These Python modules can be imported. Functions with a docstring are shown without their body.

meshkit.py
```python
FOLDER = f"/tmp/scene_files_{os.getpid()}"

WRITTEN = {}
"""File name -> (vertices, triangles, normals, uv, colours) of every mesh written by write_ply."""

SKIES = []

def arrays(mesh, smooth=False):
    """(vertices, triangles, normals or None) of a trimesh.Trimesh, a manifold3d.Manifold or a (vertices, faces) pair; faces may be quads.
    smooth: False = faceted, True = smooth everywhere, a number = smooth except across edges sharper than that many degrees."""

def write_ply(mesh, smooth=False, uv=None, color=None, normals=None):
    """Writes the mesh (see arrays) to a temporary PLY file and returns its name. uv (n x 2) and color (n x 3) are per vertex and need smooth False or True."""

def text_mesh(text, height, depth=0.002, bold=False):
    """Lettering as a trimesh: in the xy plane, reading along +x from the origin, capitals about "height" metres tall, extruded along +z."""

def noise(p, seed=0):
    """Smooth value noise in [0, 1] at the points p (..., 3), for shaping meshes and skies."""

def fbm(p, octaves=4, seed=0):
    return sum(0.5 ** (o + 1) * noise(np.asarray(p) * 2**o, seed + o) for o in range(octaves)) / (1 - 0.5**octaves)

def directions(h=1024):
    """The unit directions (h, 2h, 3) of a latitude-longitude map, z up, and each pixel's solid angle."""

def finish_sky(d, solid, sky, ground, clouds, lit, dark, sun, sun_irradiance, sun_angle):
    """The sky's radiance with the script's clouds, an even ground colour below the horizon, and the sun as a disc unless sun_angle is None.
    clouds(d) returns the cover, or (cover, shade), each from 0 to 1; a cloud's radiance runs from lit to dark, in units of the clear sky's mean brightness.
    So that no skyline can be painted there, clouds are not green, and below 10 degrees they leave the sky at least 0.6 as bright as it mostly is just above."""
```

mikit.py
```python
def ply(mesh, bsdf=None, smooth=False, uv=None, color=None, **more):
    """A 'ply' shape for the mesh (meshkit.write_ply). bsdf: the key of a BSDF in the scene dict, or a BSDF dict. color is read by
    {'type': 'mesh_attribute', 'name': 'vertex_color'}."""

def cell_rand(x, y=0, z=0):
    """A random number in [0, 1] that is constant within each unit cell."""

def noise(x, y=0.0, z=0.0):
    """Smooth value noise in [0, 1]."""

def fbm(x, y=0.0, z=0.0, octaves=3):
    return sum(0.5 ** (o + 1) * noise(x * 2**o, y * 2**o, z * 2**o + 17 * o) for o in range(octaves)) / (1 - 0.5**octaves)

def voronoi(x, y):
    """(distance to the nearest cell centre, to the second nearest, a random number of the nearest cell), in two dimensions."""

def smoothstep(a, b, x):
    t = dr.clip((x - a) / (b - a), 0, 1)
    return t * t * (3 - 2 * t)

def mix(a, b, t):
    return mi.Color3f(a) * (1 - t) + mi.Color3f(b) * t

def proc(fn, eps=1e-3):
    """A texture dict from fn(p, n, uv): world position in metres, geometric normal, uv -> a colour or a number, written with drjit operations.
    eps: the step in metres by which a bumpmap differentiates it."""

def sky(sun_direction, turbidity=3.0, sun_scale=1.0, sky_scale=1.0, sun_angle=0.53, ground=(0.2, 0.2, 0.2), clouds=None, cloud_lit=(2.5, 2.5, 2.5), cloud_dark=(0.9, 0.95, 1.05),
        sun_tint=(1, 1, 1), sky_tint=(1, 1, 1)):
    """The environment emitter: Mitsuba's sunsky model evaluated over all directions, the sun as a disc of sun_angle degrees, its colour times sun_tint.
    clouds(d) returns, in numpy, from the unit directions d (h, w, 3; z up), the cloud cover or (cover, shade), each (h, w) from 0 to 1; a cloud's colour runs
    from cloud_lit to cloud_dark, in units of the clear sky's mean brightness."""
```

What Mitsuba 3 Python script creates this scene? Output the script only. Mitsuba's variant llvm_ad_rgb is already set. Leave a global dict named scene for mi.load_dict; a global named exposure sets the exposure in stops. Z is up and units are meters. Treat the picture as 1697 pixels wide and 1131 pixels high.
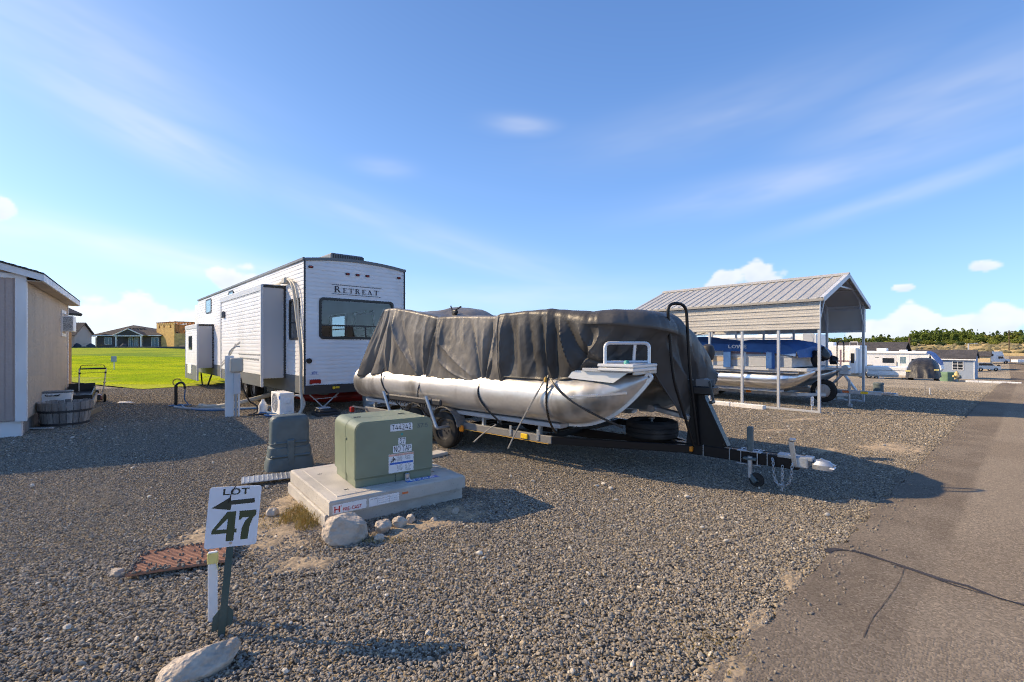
import math, random
import numpy as np
import trimesh, shapely
import shapely.geometry as sg
import drjit as dr
import mitsuba as mi
import mikit, meshkit
from mikit import proc, noise, fbm, voronoi, cell_rand, smoothstep, mix

scene = {'type': 'scene'}
labels = {}
rng = random.Random(7)
nrng = np.random.default_rng(7)
PI = math.pi

# ------------------------------------------------------------------ camera, sky, exposure
scene['camera'] = {
    'type': 'perspective', 'fov': 2 * math.degrees(math.atan(848.5 / 785.0)), 'fov_axis': 'x',
    'near_clip': 0.05, 'far_clip': 9000.0, 'principal_point_offset_y': -0.0084,
    'to_world': mi.ScalarTransform4f().look_at(origin=[0, 0, 1.62], target=[0, 1, 1.62], up=[0, 0, 1])}

SUN = (-1.50, 0.23, 1.0)
exposure = 2.08


def cloud_cover(d):
    az = np.degrees(np.arctan2(d[..., 0], d[..., 1]))
    el = np.degrees(np.arcsin(np.clip(d[..., 2], -1, 1)))
    # high thin cirrus on a plane far overhead, drawn out along one direction
    zz = np.maximum(d[..., 2], 0.03)
    X, Y = d[..., 0] / zz, d[..., 1] / zz
    c, s = math.cos(0.25), math.sin(0.25)
    U, V = X * c + Y * s, -X * s + Y * c
    w = meshkit.fbm(np.stack([U * .35, V * .35, 0 * U], -1), 3, 5)
    q = meshkit.fbm(np.stack([U * .42 + w * 1.1, V * 1.5 + w * 1.6, 0 * U + 3.1], -1), 5, 11)
    m = meshkit.fbm(np.stack([U * .3 + 4, V * .3, 0 * U], -1), 2, 23)
    thin = np.clip((q * .62 + m * .55 - .52) / .42, 0, 1) ** 1.4 * .045 * np.clip((el - 4) / 14, 0, 1)
    for a0, e0, ra, re, tilt, amt in ((-38, 20, 10, 2.2, -.30, .30), (-43, 25, 12, 4.5, -.2, .20), (-36, 8.6, 24, 1.7, -.14, .36), (-8, 12, 26, 2.2, -.28, .16), (1, 25, 3.6, .9, -.05, .24),
                                      (-15, 20, 3.2, .9, .0, .17), (33, 17, 15, 1.8, .10, .20), (40, 14, 9, .8, .2, .22), (24, 24, 16, 2.6, .10, .11), (42, 21, 10, 3.0, .1, .17), (2, 6, 18, 2.0, 0, .18)):
        da, de = az - a0, el - e0
        de = de - tilt * da
        n = meshkit.fbm(np.stack([az * .16, de * .9, 0 * az + a0], -1), 4, 31)
        thin = np.maximum(thin, amt * np.exp(-(da / ra) ** 2 - (de / re) ** 2) * np.clip(.35 + 1.3 * n, 0, 1.3))
    haze = .10 * np.exp(-np.maximum(el, 0) / 5.0)
    cover = 1 - (1 - thin) * (1 - haze)
    # low cumulus: small heaps near the skyline
    heap = np.zeros_like(az)
    shade = np.zeros_like(az)
    heaps = [(-29.6, 6.8, 2.3, 1.7), (-31.6, 7.2, 1.3, .9), (-39, 2.9, 3.6, 2.1), (-42, 2.2, 3.5, 2.0), (-34.2, 1.9, 3.0, 1.7), (-45, 1.7, 3, 1.6), (-47.5, 11.2, 1.0, .9),
             (24.6, 7.2, 2.6, 1.3), (27.6, 7.6, 2.3, 1.5), (40.2, 1.9, 2.7, 1.9), (38, 1.3, 3, 1.3), (43.5, 1.6, 3, 1.4), (46, 2.2, 1.8, 1.3), (45.0, 7.0, 1.1, .55), (39.5, 5.5, .9, .35), (50, 2, 3, 1.7),
             (-56, 2.4, 4, 2), (-66, 2, 3, 1.6), (60, 2.6, 4, 2), (75, 2, 4, 2), (100, 3, 6, 2.4), (130, 3, 5, 2), (165, 3, 6, 2.6), (-100, 3, 6, 2.4), (-130, 3, 5, 2.2), (-160, 2, 6, 2)]
    n1 = meshkit.fbm(np.stack([az * .55, el * .9, 0 * az], -1), 5, 41)
    n2 = meshkit.fbm(np.stack([az * .9 + 9, el * 1.3, 0 * az], -1), 4, 43)
    for a0, e0, ra, re in heaps:
        t = (el - e0) / re
        r2 = ((az - a0) / ra) ** 2 + np.where(t < 0, (t * .9) ** 2, t ** 2)
        body = np.clip((1.12 - r2 + (n1 - .5) * 2.4) / .55, 0, 1)
        body = body * body * (3 - 2 * body) * .82
        heap = np.maximum(heap, body * np.clip((el + .6) / 1.6, .3, 1))
        shade = np.maximum(shade, body * np.clip(.35 - t * .45 + (n2 - .5) * .9, 0, .8))
    out = 1 - (1 - cover) * (1 - heap * .9)
    sh = np.where(out > .01, heap * shade / np.maximum(out, .01), 0)
    return np.clip(out, 0, 1), np.clip(sh, 0, 1)


scene['sky'] = mikit.sky(SUN, turbidity=2.6, clouds=cloud_cover, cloud_lit=(2.25, 2.2, 2.15), cloud_dark=(1.75, 1.8, 1.9), sky_tint=(.84, .975, 1.23), sky_scale=1.38, sun_tint=(1.0, .95, .85), ground=(.16, .15, .13))

# ------------------------------------------------------------------ directions of the place
TH = math.radians(42.3)                      # the lots: B runs along the road to the right, A away from the road
B = np.array([math.cos(TH), math.sin(TH), 0.0])
A = np.array([-math.sin(TH), math.cos(TH), 0.0])


def gz(X, Y):
    """Height of the ground."""
    X, Y = np.asarray(X, float), np.asarray(Y, float)
    v = X * B[0] + Y * B[1]
    u = X * A[0] + Y * A[1]
    z = np.interp(v, [0, 29, 33, 41, 49, 64, 90, 140, 215, 330, 420, 600, 4000], [0, 0, -.12, -.72, -1.3, -1.85, -2.3, -3.4, -.9, 3.0, 3.4, 3.0, 3.0])
    t = np.clip((u - 22) / 85.0, 0, 1)
    t = t * t * (3 - 2 * t)
    w = np.clip((40 - v) / 30.0, 0, 1)
    return z + 1.38 * t * w


# ------------------------------------------------------------------ mesh helpers
def V(*a):
    return np.array(a, float)


def mat(origin=(0, 0, 0), ang=0.0):
    m = np.eye(4)
    c, s = math.cos(ang), math.sin(ang)
    m[:2, :2] = [[c, -s], [s, c]]
    m[:3, 3] = origin
    return m


def rot(axis, deg, point=None):
    return trimesh.transformations.rotation_matrix(math.radians(deg), axis, point)


def cat(*ms):
    return trimesh.util.concatenate([m for m in ms if m is not None])


def box(x0, x1, y0, y1, z0, z1):
    m = trimesh.creation.box((x1 - x0, y1 - y0, z1 - z0))
    m.apply_translation(((x0 + x1) / 2, (y0 + y1) / 2, (z0 + z1) / 2))
    return m


def rbox(x0, x1, y0, y1, z0, z1, r=.01, n=1):
    """A box with chamfered (n=1) or rounded edges."""
    r = min(r, (x1 - x0) * .49, (y1 - y0) * .49, (z1 - z0) * .49)
    if n == 1:
        pts = []
        for sx in (0, 1):
            for sy in (0, 1):
                for sz in (0, 1):
                    c = V((x0, x1)[sx], (y0, y1)[sy], (z0, z1)[sz])
                    d = V(1 - 2 * sx, 1 - 2 * sy, 1 - 2 * sz) * r
                    for k in range(3):
                        q = c + d
                        q[k] = c[k]
                        pts.append(q)
        return trimesh.convex.convex_hull(np.array(pts))
    s = trimesh.creation.icosphere(subdivisions=n)
    pts = []
    for sx in (x0 + r, x1 - r):
        for sy in (y0 + r, y1 - r):
            for sz in (z0 + r, z1 - r):
                pts.append(s.vertices * r + V(sx, sy, sz))
    return trimesh.convex.convex_hull(np.vstack(pts))


def tube(pts, r, n=8, close=False):
    """A round bar along a polyline."""
    P = np.asarray(pts, float)
    rr = np.broadcast_to(np.asarray(r, float), (len(P),))
    T = np.gradient(P, axis=0) if len(P) > 2 else np.repeat([P[1] - P[0]], 2, 0)
    if close:
        T = np.roll(P, -1, 0) - np.roll(P, 1, 0)
    T = T / np.maximum(np.linalg.norm(T, axis=1, keepdims=True), 1e-9)
    up = V(0, 0, 1) if abs(T[0, 2]) < .9 else V(1, 0, 0)
    vs = []
    N = np.cross(T[0], up)
    N /= np.linalg.norm(N)
    for p, t, q in zip(P, T, rr):
        N = N - t * (N @ t)
        N /= max(np.linalg.norm(N), 1e-9)
        M_ = np.cross(t, N)
        a = np.arange(n) * 2 * PI / n
        vs.append(p + q * (np.outer(np.cos(a), N) + np.outer(np.sin(a), M_)))
    k = len(P)
    vs = np.vstack(vs)
    fs = []
    for i in range(k if close else k - 1):
        for j in range(n):
            a0, b0 = i * n + j, i * n + (j + 1) % n
            a1, b1 = ((i + 1) % k) * n + j, ((i + 1) % k) * n + (j + 1) % n
            fs += [[a0, b1, b0], [a0, a1, b1]]
    if not close:
        c0, c1 = len(vs), len(vs) + 1
        vs = np.vstack([vs, P[:1], P[-1:]])
        for j in range(n):
            fs += [[c0, j, (j + 1) % n], [c1, (k - 1) * n + (j + 1) % n, (k - 1) * n + j]]
    m = trimesh.Trimesh(vs, np.array(fs), process=False)
    if m.volume < 0:
        m.invert()
    return m


def bend(pts, r=.05, k=5):
    """A polyline with its inner corners rounded."""
    P = [np.asarray(p, float) for p in pts]
    out = [P[0]]
    for a, b, c in zip(P[:-2], P[1:-1], P[2:]):
        d0, d1 = a - b, c - b
        q = min(r, .45 * np.linalg.norm(d0), .45 * np.linalg.norm(d1))
        e0, e1 = b + d0 / np.linalg.norm(d0) * q, b + d1 / np.linalg.norm(d1) * q
        for t in np.linspace(0, 1, k):
            out.append((1 - t) ** 2 * e0 + 2 * t * (1 - t) * b + t * t * e1)
    return np.array(out + [P[-1]])


def curve(pts, n=30):
    """A smooth curve through points."""
    from scipy.interpolate import CubicSpline
    P = np.asarray(pts, float)
    t = np.r_[0, np.cumsum(np.linalg.norm(np.diff(P, axis=0), axis=1))]
    return CubicSpline(t, P)(np.linspace(0, t[-1], n))


def bar(p, q, w, h, roll=(0, 0, 1)):
    """A square bar from p to q, w wide and h high."""
    p, q = np.asarray(p, float), np.asarray(q, float)
    d = q - p
    L = np.linalg.norm(d)
    x = d / L
    up = np.asarray(roll, float)
    if abs(up @ x) > .95:
        up = V(1, 0, 0)
    y = np.cross(up, x)
    y /= np.linalg.norm(y)
    z = np.cross(x, y)
    m = rbox(0, L, -w / 2, w / 2, -h / 2, h / 2, min(w, h) * .12)
    M = np.eye(4)
    M[:3, 0], M[:3, 1], M[:3, 2], M[:3, 3] = x, y, z, p
    m.apply_transform(M)
    return m


def prism(poly, depth, plane='xy', at=0.0):
    """A polygon pulled out: 'xy' along z, 'xz' (points x, z) along y, 'yz' (points y, z) along x; it starts at «at»."""
    if not hasattr(poly, 'exterior'):
        poly = sg.Polygon(poly)
    ms = [trimesh.creation.extrude_polygon(g, abs(depth), engine='earcut') for g in getattr(poly, 'geoms', [poly])]
    m = cat(*ms)
    if plane == 'xz':
        v = m.vertices.copy()
        m.vertices = np.c_[v[:, 0], v[:, 2], v[:, 1]]
        m.invert()
    elif plane == 'yz':
        v = m.vertices.copy()
        m.vertices = np.c_[v[:, 2], v[:, 0], v[:, 1]]
    k = {'xy': 2, 'xz': 1, 'yz': 0}[plane]
    off = np.zeros(3)
    off[k] = at + min(depth, 0)
    m.apply_translation(off)
    return m


def rrect(x0, x1, y0, y1, r):
    return sg.box(x0 + r, y0 + r, x1 - r, y1 - r).buffer(r, quad_segs=5)


def cyl(p, q, r, n=20):
    return tube([p, q], r, n)


def lathe(profile, n=32):
    """Revolve (radius, z) about z."""
    return trimesh.creation.revolve(np.asarray(profile, float), sections=n)


def wheel_tyre(r, w, rim):
    """Tyre with its axle along x."""
    h = w / 2
    pr = [(rim, -h * .8), (rim + .01, -h), (r - .05, -h * 1.02), (r - .015, -h * .85), (r - .004, -h * .6), (r - .004, -h * .33), (r - .016, -h * .3), (r - .016, -h * .22), (r, -h * .2), (r, h * .2), (r - .016, h * .22),
          (r - .016, h * .3), (r - .004, h * .33), (r - .004, h * .6), (r - .015, h * .85), (r - .05, h * 1.02), (rim + .01, h), (rim, h * .8), (rim, -h * .8)]
    m = lathe(pr, 40)
    m.apply_transform(rot((0, 1, 0), 90))
    if m.volume < 0:
        m.invert()
    return m


def wheel_rim(rim, w, spokes=5):
    h = w / 2
    pr = [(rim, -h * .8), (rim, h * .8), (rim - .02, h * .82), (rim - .03, h * .3), (rim * .5, h * .15), (rim * .45, h * .35), (.001, h * .4), (.001, -h * .4), (rim - .03, -h * .3), (rim - .02, -h * .82), (rim, -h * .8)]
    m = lathe(pr, 30)
    nuts = []
    for k in range(spokes):
        a = 2 * PI * k / spokes
        for s in (1, -1):
            nuts.append(trimesh.creation.cylinder(rim * .09, .03, sections=6, transform=trimesh.transformations.translation_matrix((rim * .3 * math.cos(a), rim * .3 * math.sin(a), s * h * .38))))
        nuts.append(trimesh.creation.cylinder(rim * .13, .012, sections=10, transform=trimesh.transformations.translation_matrix((rim * .68 * math.cos(a + .3), rim * .68 * math.sin(a + .3), h * .3))))
    m = cat(m, *nuts)
    m.apply_transform(rot((0, 1, 0), 90))
    return m


def rock_mesh(sx, sy, sz, seed, sub=3, rough=.22, cuts=16):
    m = trimesh.creation.icosphere(subdivisions=sub)
    v = m.vertices
    g = np.random.default_rng(seed)
    for _ in range(cuts):                     # cut faces
        d = g.normal(size=3)
        d /= np.linalg.norm(d)
        t = g.uniform(.62, .92)
        k = v @ d
        v = v - np.maximum(k - t, 0)[:, None] * d * .92
    v = v * (1 + rough * (meshkit.fbm(v * 2.2 + seed, 4, seed)[:, None] - .5))
    m.vertices = v * V(sx, sy, sz)
    return m


def xf(m, M):
    m = m.copy()
    m.apply_transform(M)
    return m


# ------------------------------------------------------------------ naming
def numbered(key):
    if key not in labels and key not in scene and not any(k.startswith(key + '__') for k in scene):
        return key
    n = 1
    while f'{key}_{n:03d}' in labels or f'{key}_{n:03d}' in scene or any(k.startswith(f'{key}_{n:03d}__') for k in scene):
        n += 1
    return f'{key}_{n:03d}'


FR = {}                                       # frame of each thing


def thing(name, label, cat_, M=None, group=None):
    key = numbered(name)
    labels[key] = {'label': label, 'category': cat_}
    if group:
        labels[key]['group'] = group
    FR[key] = np.eye(4) if M is None else M
    return key


COUNT = {}


def part(parent, name, mesh, bsdf, smooth=30, label=None, kind=None, **kw):
    base = parent + '__' + name
    n = COUNT.get(base, 0)
    COUNT[base] = n + 1
    key = base if n == 0 else f'{base}_{n:03d}'
    root = parent.split('__')[0]
    m = xf(mesh, FR[root]) if root in FR else mesh
    scene[key] = mikit.ply(m, bsdf, smooth=smooth, **kw)
    if label or kind:
        labels[key] = {}
        if label:
            labels[key]['label'] = label
        if kind:
            labels[key]['kind'] = kind
    return key


def single(name, label, cat_, mesh, bsdf, M=None, smooth=30, group=None):
    key = thing(name, label, cat_, M, group)
    scene[key] = mikit.ply(xf(mesh, FR[key]), bsdf, smooth=smooth)
    return key


def struct(name, mesh, bsdf, smooth=False, kind='structure', label=None, **kw):
    key = numbered(name)
    scene[key] = mikit.ply(mesh, bsdf, smooth=smooth, **kw)
    labels[key] = {'kind': kind}
    if label:
        labels[key]['label'] = label
    return key


def rgb(*c):
    return {'type': 'rgb', 'value': list(c)}


def bs(name, color, rough=.6, metal=0.0, spec=.5, two=True, **kw):
    d = {'type': 'principled', 'base_color': color if isinstance(color, dict) else rgb(*color), 'roughness': rough if not isinstance(rough, dict) else rough, 'metallic': metal, 'specular': spec, **kw}
    scene[name] = {'type': 'twosided', 'bsdf': d} if two else d
    return name


def mottle(c0, c1, s=3.0, streak=(1, 1, 1), lo=.3, hi=.7, grain=0.0, gs=60.0):
    """Two tones mixed by noise of the place, with a fine grain."""
    c0, c1 = mi.ScalarColor3f(*c0), mi.ScalarColor3f(*c1)

    def f(p, n, uv):
        t = smoothstep(lo, hi, fbm(p.x * s * streak[0], p.y * s * streak[1], p.z * s * streak[2], 4))
        c = mix(c0, c1, t)
        if grain:
            c = c * (1 + grain * (noise(p.x * gs, p.y * gs, p.z * gs) - .5) * 2)
        return c
    return proc(f)
# ------------------------------------------------------------------ materials
bs('m_white', mottle((.70, .71, .73), (.62, .62, .62), 1.2, (1, 1, .4), .45, .8), .38)
bs('m_white_clean', (.78, .78, .77), .4)
bs('m_trim_white', mottle((.74, .74, .74), (.60, .60, .59), 2.5, (1, 1, .3), .4, .85), .55)
bs('m_grey_panel', (.42, .43, .45), .5)
bs('m_skirt', (.13, .14, .15), .45)
bs('m_dark', (.03, .031, .034), .45)
bs('m_black', (.014, .014, .015), .38)
bs('m_black_gloss', (.012, .012, .013), .30, spec=.3)
bs('m_rubber', mottle((.022, .022, .022), (.05, .047, .043), 6, lo=.45, hi=.8), .8, spec=.25)
bs('m_interior', (.05, .048, .045), .9)
bs('m_red_lens', (.30, .02, .015), .2)
bs('m_amber', (.75, .25, .02), .22)
bs('m_yellow', (.75, .5, .03), .35)
bs('m_red', mottle((.36, .03, .025), (.24, .025, .02), 3), .35)
bs('m_ink', (.015, .018, .03), .5)
bs('m_blue_ink', (.03, .12, .45), .5)
bs('m_label', (.72, .73, .74), .5)
bs('m_ink_faded', (.25, .26, .27), .5)
bs('m_red_ink', (.5, .03, .03), .5)
bs('m_orange_ink', (.65, .17, .05), .5)
bs('m_steel', (.55, .56, .58), .32, 1.0)
bs('m_galv', mottle((.52, .55, .58), (.38, .41, .44), 9, lo=.3, hi=.7), .42, .75)
bs('m_paint_steel', (.50, .52, .55), .4)
bs('m_alu', mottle((.60, .585, .56), (.24, .225, .20), 3.4, (1, 1, .35), .46, .78, .06, 30), .34, .55)
scene['m_alu']['bsdf'] = {'type': 'bumpmap', 'arbitrary': proc(lambda p, n, uv: fbm(p.x * 3.5, p.y * 3.5, p.z * 2.5, 3), .01), 'scale': .014, 'nested': scene['m_alu']['bsdf']}
bs('m_alu_bright', (.80, .80, .81), .22, .9)
bs('m_alu_white', (.72, .73, .74), .28, .4)
bs('m_rust_frame', (.045, .045, .048), .5)
bs('m_carport_wall', mottle((.47, .455, .425), (.42, .405, .38), 1.5, lo=.3, hi=.8), .45)
bs('m_carport_roof', mottle((.46, .445, .405), (.40, .385, .35), 1.2, lo=.3, hi=.8), .36, .15)
bs('m_carport_under', (.30, .29, .27), .6)
bs('m_carport_steel', (.52, .54, .57), .35, .3)
bs('m_transformer', mottle((.20, .235, .165), (.175, .205, .145), 4, lo=.35, hi=.75, grain=.03, gs=150), .42)
bs('m_transformer_dark', (.16, .19, .13), .45)
bs('m_rail_grey', (.17, .17, .17), .45)
bs('m_pedestal', mottle((.105, .135, .14), (.085, .11, .115), 9, lo=.3, hi=.75), .55)
bs('m_wood_grey', mottle((.30, .285, .27), (.17, .155, .145), 7, (1, 1, .18), .3, .75, .12, 50), .8)
bs('m_wood_grey_light', mottle((.37, .35, .33), (.23, .215, .20), 7, (1, 1, .18), .3, .75, .12, 50), .8)
bs('m_wood_raw', mottle((.42, .31, .19), (.32, .22, .13), 6, (1, 1, .3), .3, .75, .1, 60), .75)
bs('m_wood_weather', mottle((.40, .37, .32), (.27, .25, .22), 5, (1, .4, 1), .3, .75, .1, 60), .8)
bs('m_shed_wall', mottle((.47, .385, .295), (.42, .345, .265), 3, (1, 1, .25), .3, .8, .05, 40), .7)
bs('m_shed_front_shade', mottle((.40, .325, .29), (.36, .29, .26), 3, (1, 1, .25), .3, .8, .05, 40), .7)  # tan wall colour with the shade of the front painted in, darker and purpler
bs('m_shingle', mottle((.075, .072, .07), (.045, .043, .042), 8, lo=.3, hi=.7, grain=.3, gs=70), .9)
bs('m_blue_cover', mottle((.028, .115, .34), (.020, .09, .28), 3), .6)
bs('m_plum', (.22, .16, .20), .3)
bs('m_beige', (.46, .37, .27), .4)
bs('m_boat_grey', (.40, .42, .45), .3)
bs('m_mower_paint', (.20, .03, .06), .3)
bs('m_blue_hose', (.06, .15, .30), .45)
bs('m_grey_hose', (.33, .36, .38), .5)
bs('m_cream_hose', (.48, .45, .38), .5)
bs('m_strap_grey', (.27, .265, .25), .8)
bs('m_strap_yellow', (.50, .30, .06), .8)
bs('m_post_green', (.035, .075, .075), .5)
bs('m_sign', (.70, .73, .78), .35)
bs('m_sign_ink', (.035, .04, .03), .5)
bs('m_sign_green', (.05, .065, .03), .5)
bs('m_ribbon', (.70, .60, .22), .4)
bs('m_lid', mottle((.37, .19, .12), (.27, .14, .095), 9, lo=.3, hi=.75, grain=.15, gs=80), .8)
bs('m_hydrant', (.62, .46, .2), .5)
bs('m_green_box', mottle((.17, .27, .17), (.13, .21, .13), 5), .5)
bs('m_cover_dark', mottle((.045, .046, .05), (.028, .028, .031), 6), .55)
bs('m_awning_blue', (.04, .10, .32), .5)
bs('m_house_grey', mottle((.105, .10, .105), (.085, .08, .085), 1.5), .8)
bs('m_house_dark', (.05, .06, .085), .8)
bs('m_house_pale', (.52, .45, .37), .8)
bs('m_house_blue', (.30, .36, .45), .7)
bs('m_house_tan', (.60, .46, .27), .7)
bs('m_osb', mottle((.68, .44, .16), (.54, .345, .125), 2.2, lo=.3, hi=.75, grain=.1, gs=12), .8)
bs('m_osb_frame', mottle((.50, .22, .08), (.36, .14, .05), 3), .8)
bs('m_roof_dark', mottle((.075, .07, .072), (.055, .052, .053), 2.0, grain=.25, gs=9), .9)
bs('m_roof_far', (.10, .095, .09), .9)
bs('m_roof_metal', (.42, .43, .45), .4)
bs('m_glass_blue', (.10, .19, .24), .08)
bs('m_trunk', (.10, .07, .045), .9)
bs('m_clay', (.10, .085, .06), .9)


def concrete(p, n, uv):
    t = fbm(p.x * 4, p.y * 4, p.z * 4, 4)
    c = mix(mi.ScalarColor3f(.47, .44, .39), mi.ScalarColor3f(.37, .35, .315), smoothstep(.3, .75, t))
    pit = noise(p.x * 90, p.y * 90, p.z * 90)
    spot = noise(p.x * 38 + 7, p.y * 38, p.z * 38)
    return c * dr.select(pit > .88, .72, 1.0) * dr.select(spot > .9, .8, 1.0) * (1 + .12 * (noise(p.x * 160, p.y * 160, p.z * 160) - .5))


bs('m_concrete', proc(concrete), .85)
scene['m_concrete']['bsdf'] = {'type': 'bumpmap', 'arbitrary': proc(lambda p, n, uv: fbm(p.x * 60, p.y * 60, p.z * 60, 3), .003), 'scale': .004, 'nested': scene['m_concrete']['bsdf']}


def rocky(p, n, uv):
    t = fbm(p.x * 9, p.y * 9, p.z * 9, 4)
    c = mix(mi.ScalarColor3f(.50, .43, .35), mi.ScalarColor3f(.36, .30, .24), smoothstep(.3, .75, t))
    return c * (1 + .3 * (fbm(p.x * 70, p.y * 70, p.z * 70, 3) - .5))


bs('m_rock', proc(rocky), .9)
scene['m_rock']['bsdf'] = {'type': 'bumpmap', 'arbitrary': proc(lambda p, n, uv: fbm(p.x * 34, p.y * 34, p.z * 34, 5), .003), 'scale': .03, 'nested': scene['m_rock']['bsdf']}
# window glass: tinted sheet over a dark room, and closed dark panes
scene['m_pane'] = {'type': 'thindielectric', 'int_ior': 1.5, 'specular_transmittance': rgb(.50, .58, .62)}
scene['m_pane_clear'] = {'type': 'thindielectric', 'int_ior': 1.5, 'specular_transmittance': rgb(.8, .88, .88)}
bs('m_dark_glass', (.018, .024, .032), .05, spec=.7)


# ------------------------------------------------------------------ ground
def ground_colour(p, n, uv):
    f = fbm(p.x * .6, p.y * .6, 0, 4)
    c = mix(mi.ScalarColor3f(.215, .188, .148), mi.ScalarColor3f(.285, .245, .185), smoothstep(.35, .7, f))
    a, b, r = voronoi(p.x * 34, p.y * 34)
    c = c * (.62 + .75 * r) * dr.select(a > .5, .5, 1.0)
    return dr.select(noise(p.x * 9 + 50, p.y * 9) > .93, c * 1.5, c)


bs('m_ground', proc(ground_colour), .95, spec=.2)


def grass_colour(p, n, uv):
    v = p.x * .74 + p.y * .673
    u = -p.x * .673 + p.y * .74
    f = fbm(p.x * .23, p.y * .23, 0, 4)
    g = noise(p.x * 26, p.y * 26)
    band = noise(u * .22 + 3, v * .015)
    c = mix(mi.ScalarColor3f(.30, .34, .012), mi.ScalarColor3f(.17, .25, .012), smoothstep(.42, .68, f))
    c = mix(c, mi.ScalarColor3f(.40, .39, .03), .5 * smoothstep(.45, .8, band))
    return c * (.72 + .5 * g)


bs('m_grass', proc(grass_colour), .9, spec=.15)
scene['m_blade'] = {'type': 'principledthin', 'base_color': mottle((.62, .68, .04), (.42, .55, .035), .5, lo=.35, hi=.7), 'roughness': .7, 'diff_trans': 1.0, 'spec_trans': 0.0, 'eta': 1.3}


def asphalt_colour(p, n, uv):
    w = -p.x * .673 + p.y * .74
    a, b, r = voronoi(p.x * 85, p.y * 85)
    f = fbm(p.x * .9, p.y * .9, 0, 4)
    base = mix(mi.ScalarColor3f(.185, .154, .120), mi.ScalarColor3f(.213, .180, .142), smoothstep(.3, .7, f))
    old = mix(mi.ScalarColor3f(.145, .120, .094), mi.ScalarColor3f(.176, .148, .117), smoothstep(.3, .7, fbm(p.x * 2.4, p.y * 2.4, 4, 3)))
    edge = smoothstep(.42, .50, w + .06 * (fbm(p.x * 3, p.y * 3, 2, 3) - .5))
    c = mix(base, old, edge)
    st = dr.select(r > .95, 1.4, .72 + .5 * r)
    c = c * st * (1 - .14 * smoothstep(.52, .75, fbm(p.x * .35 + 9, p.y * .35, 1, 3)))
    return c


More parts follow.
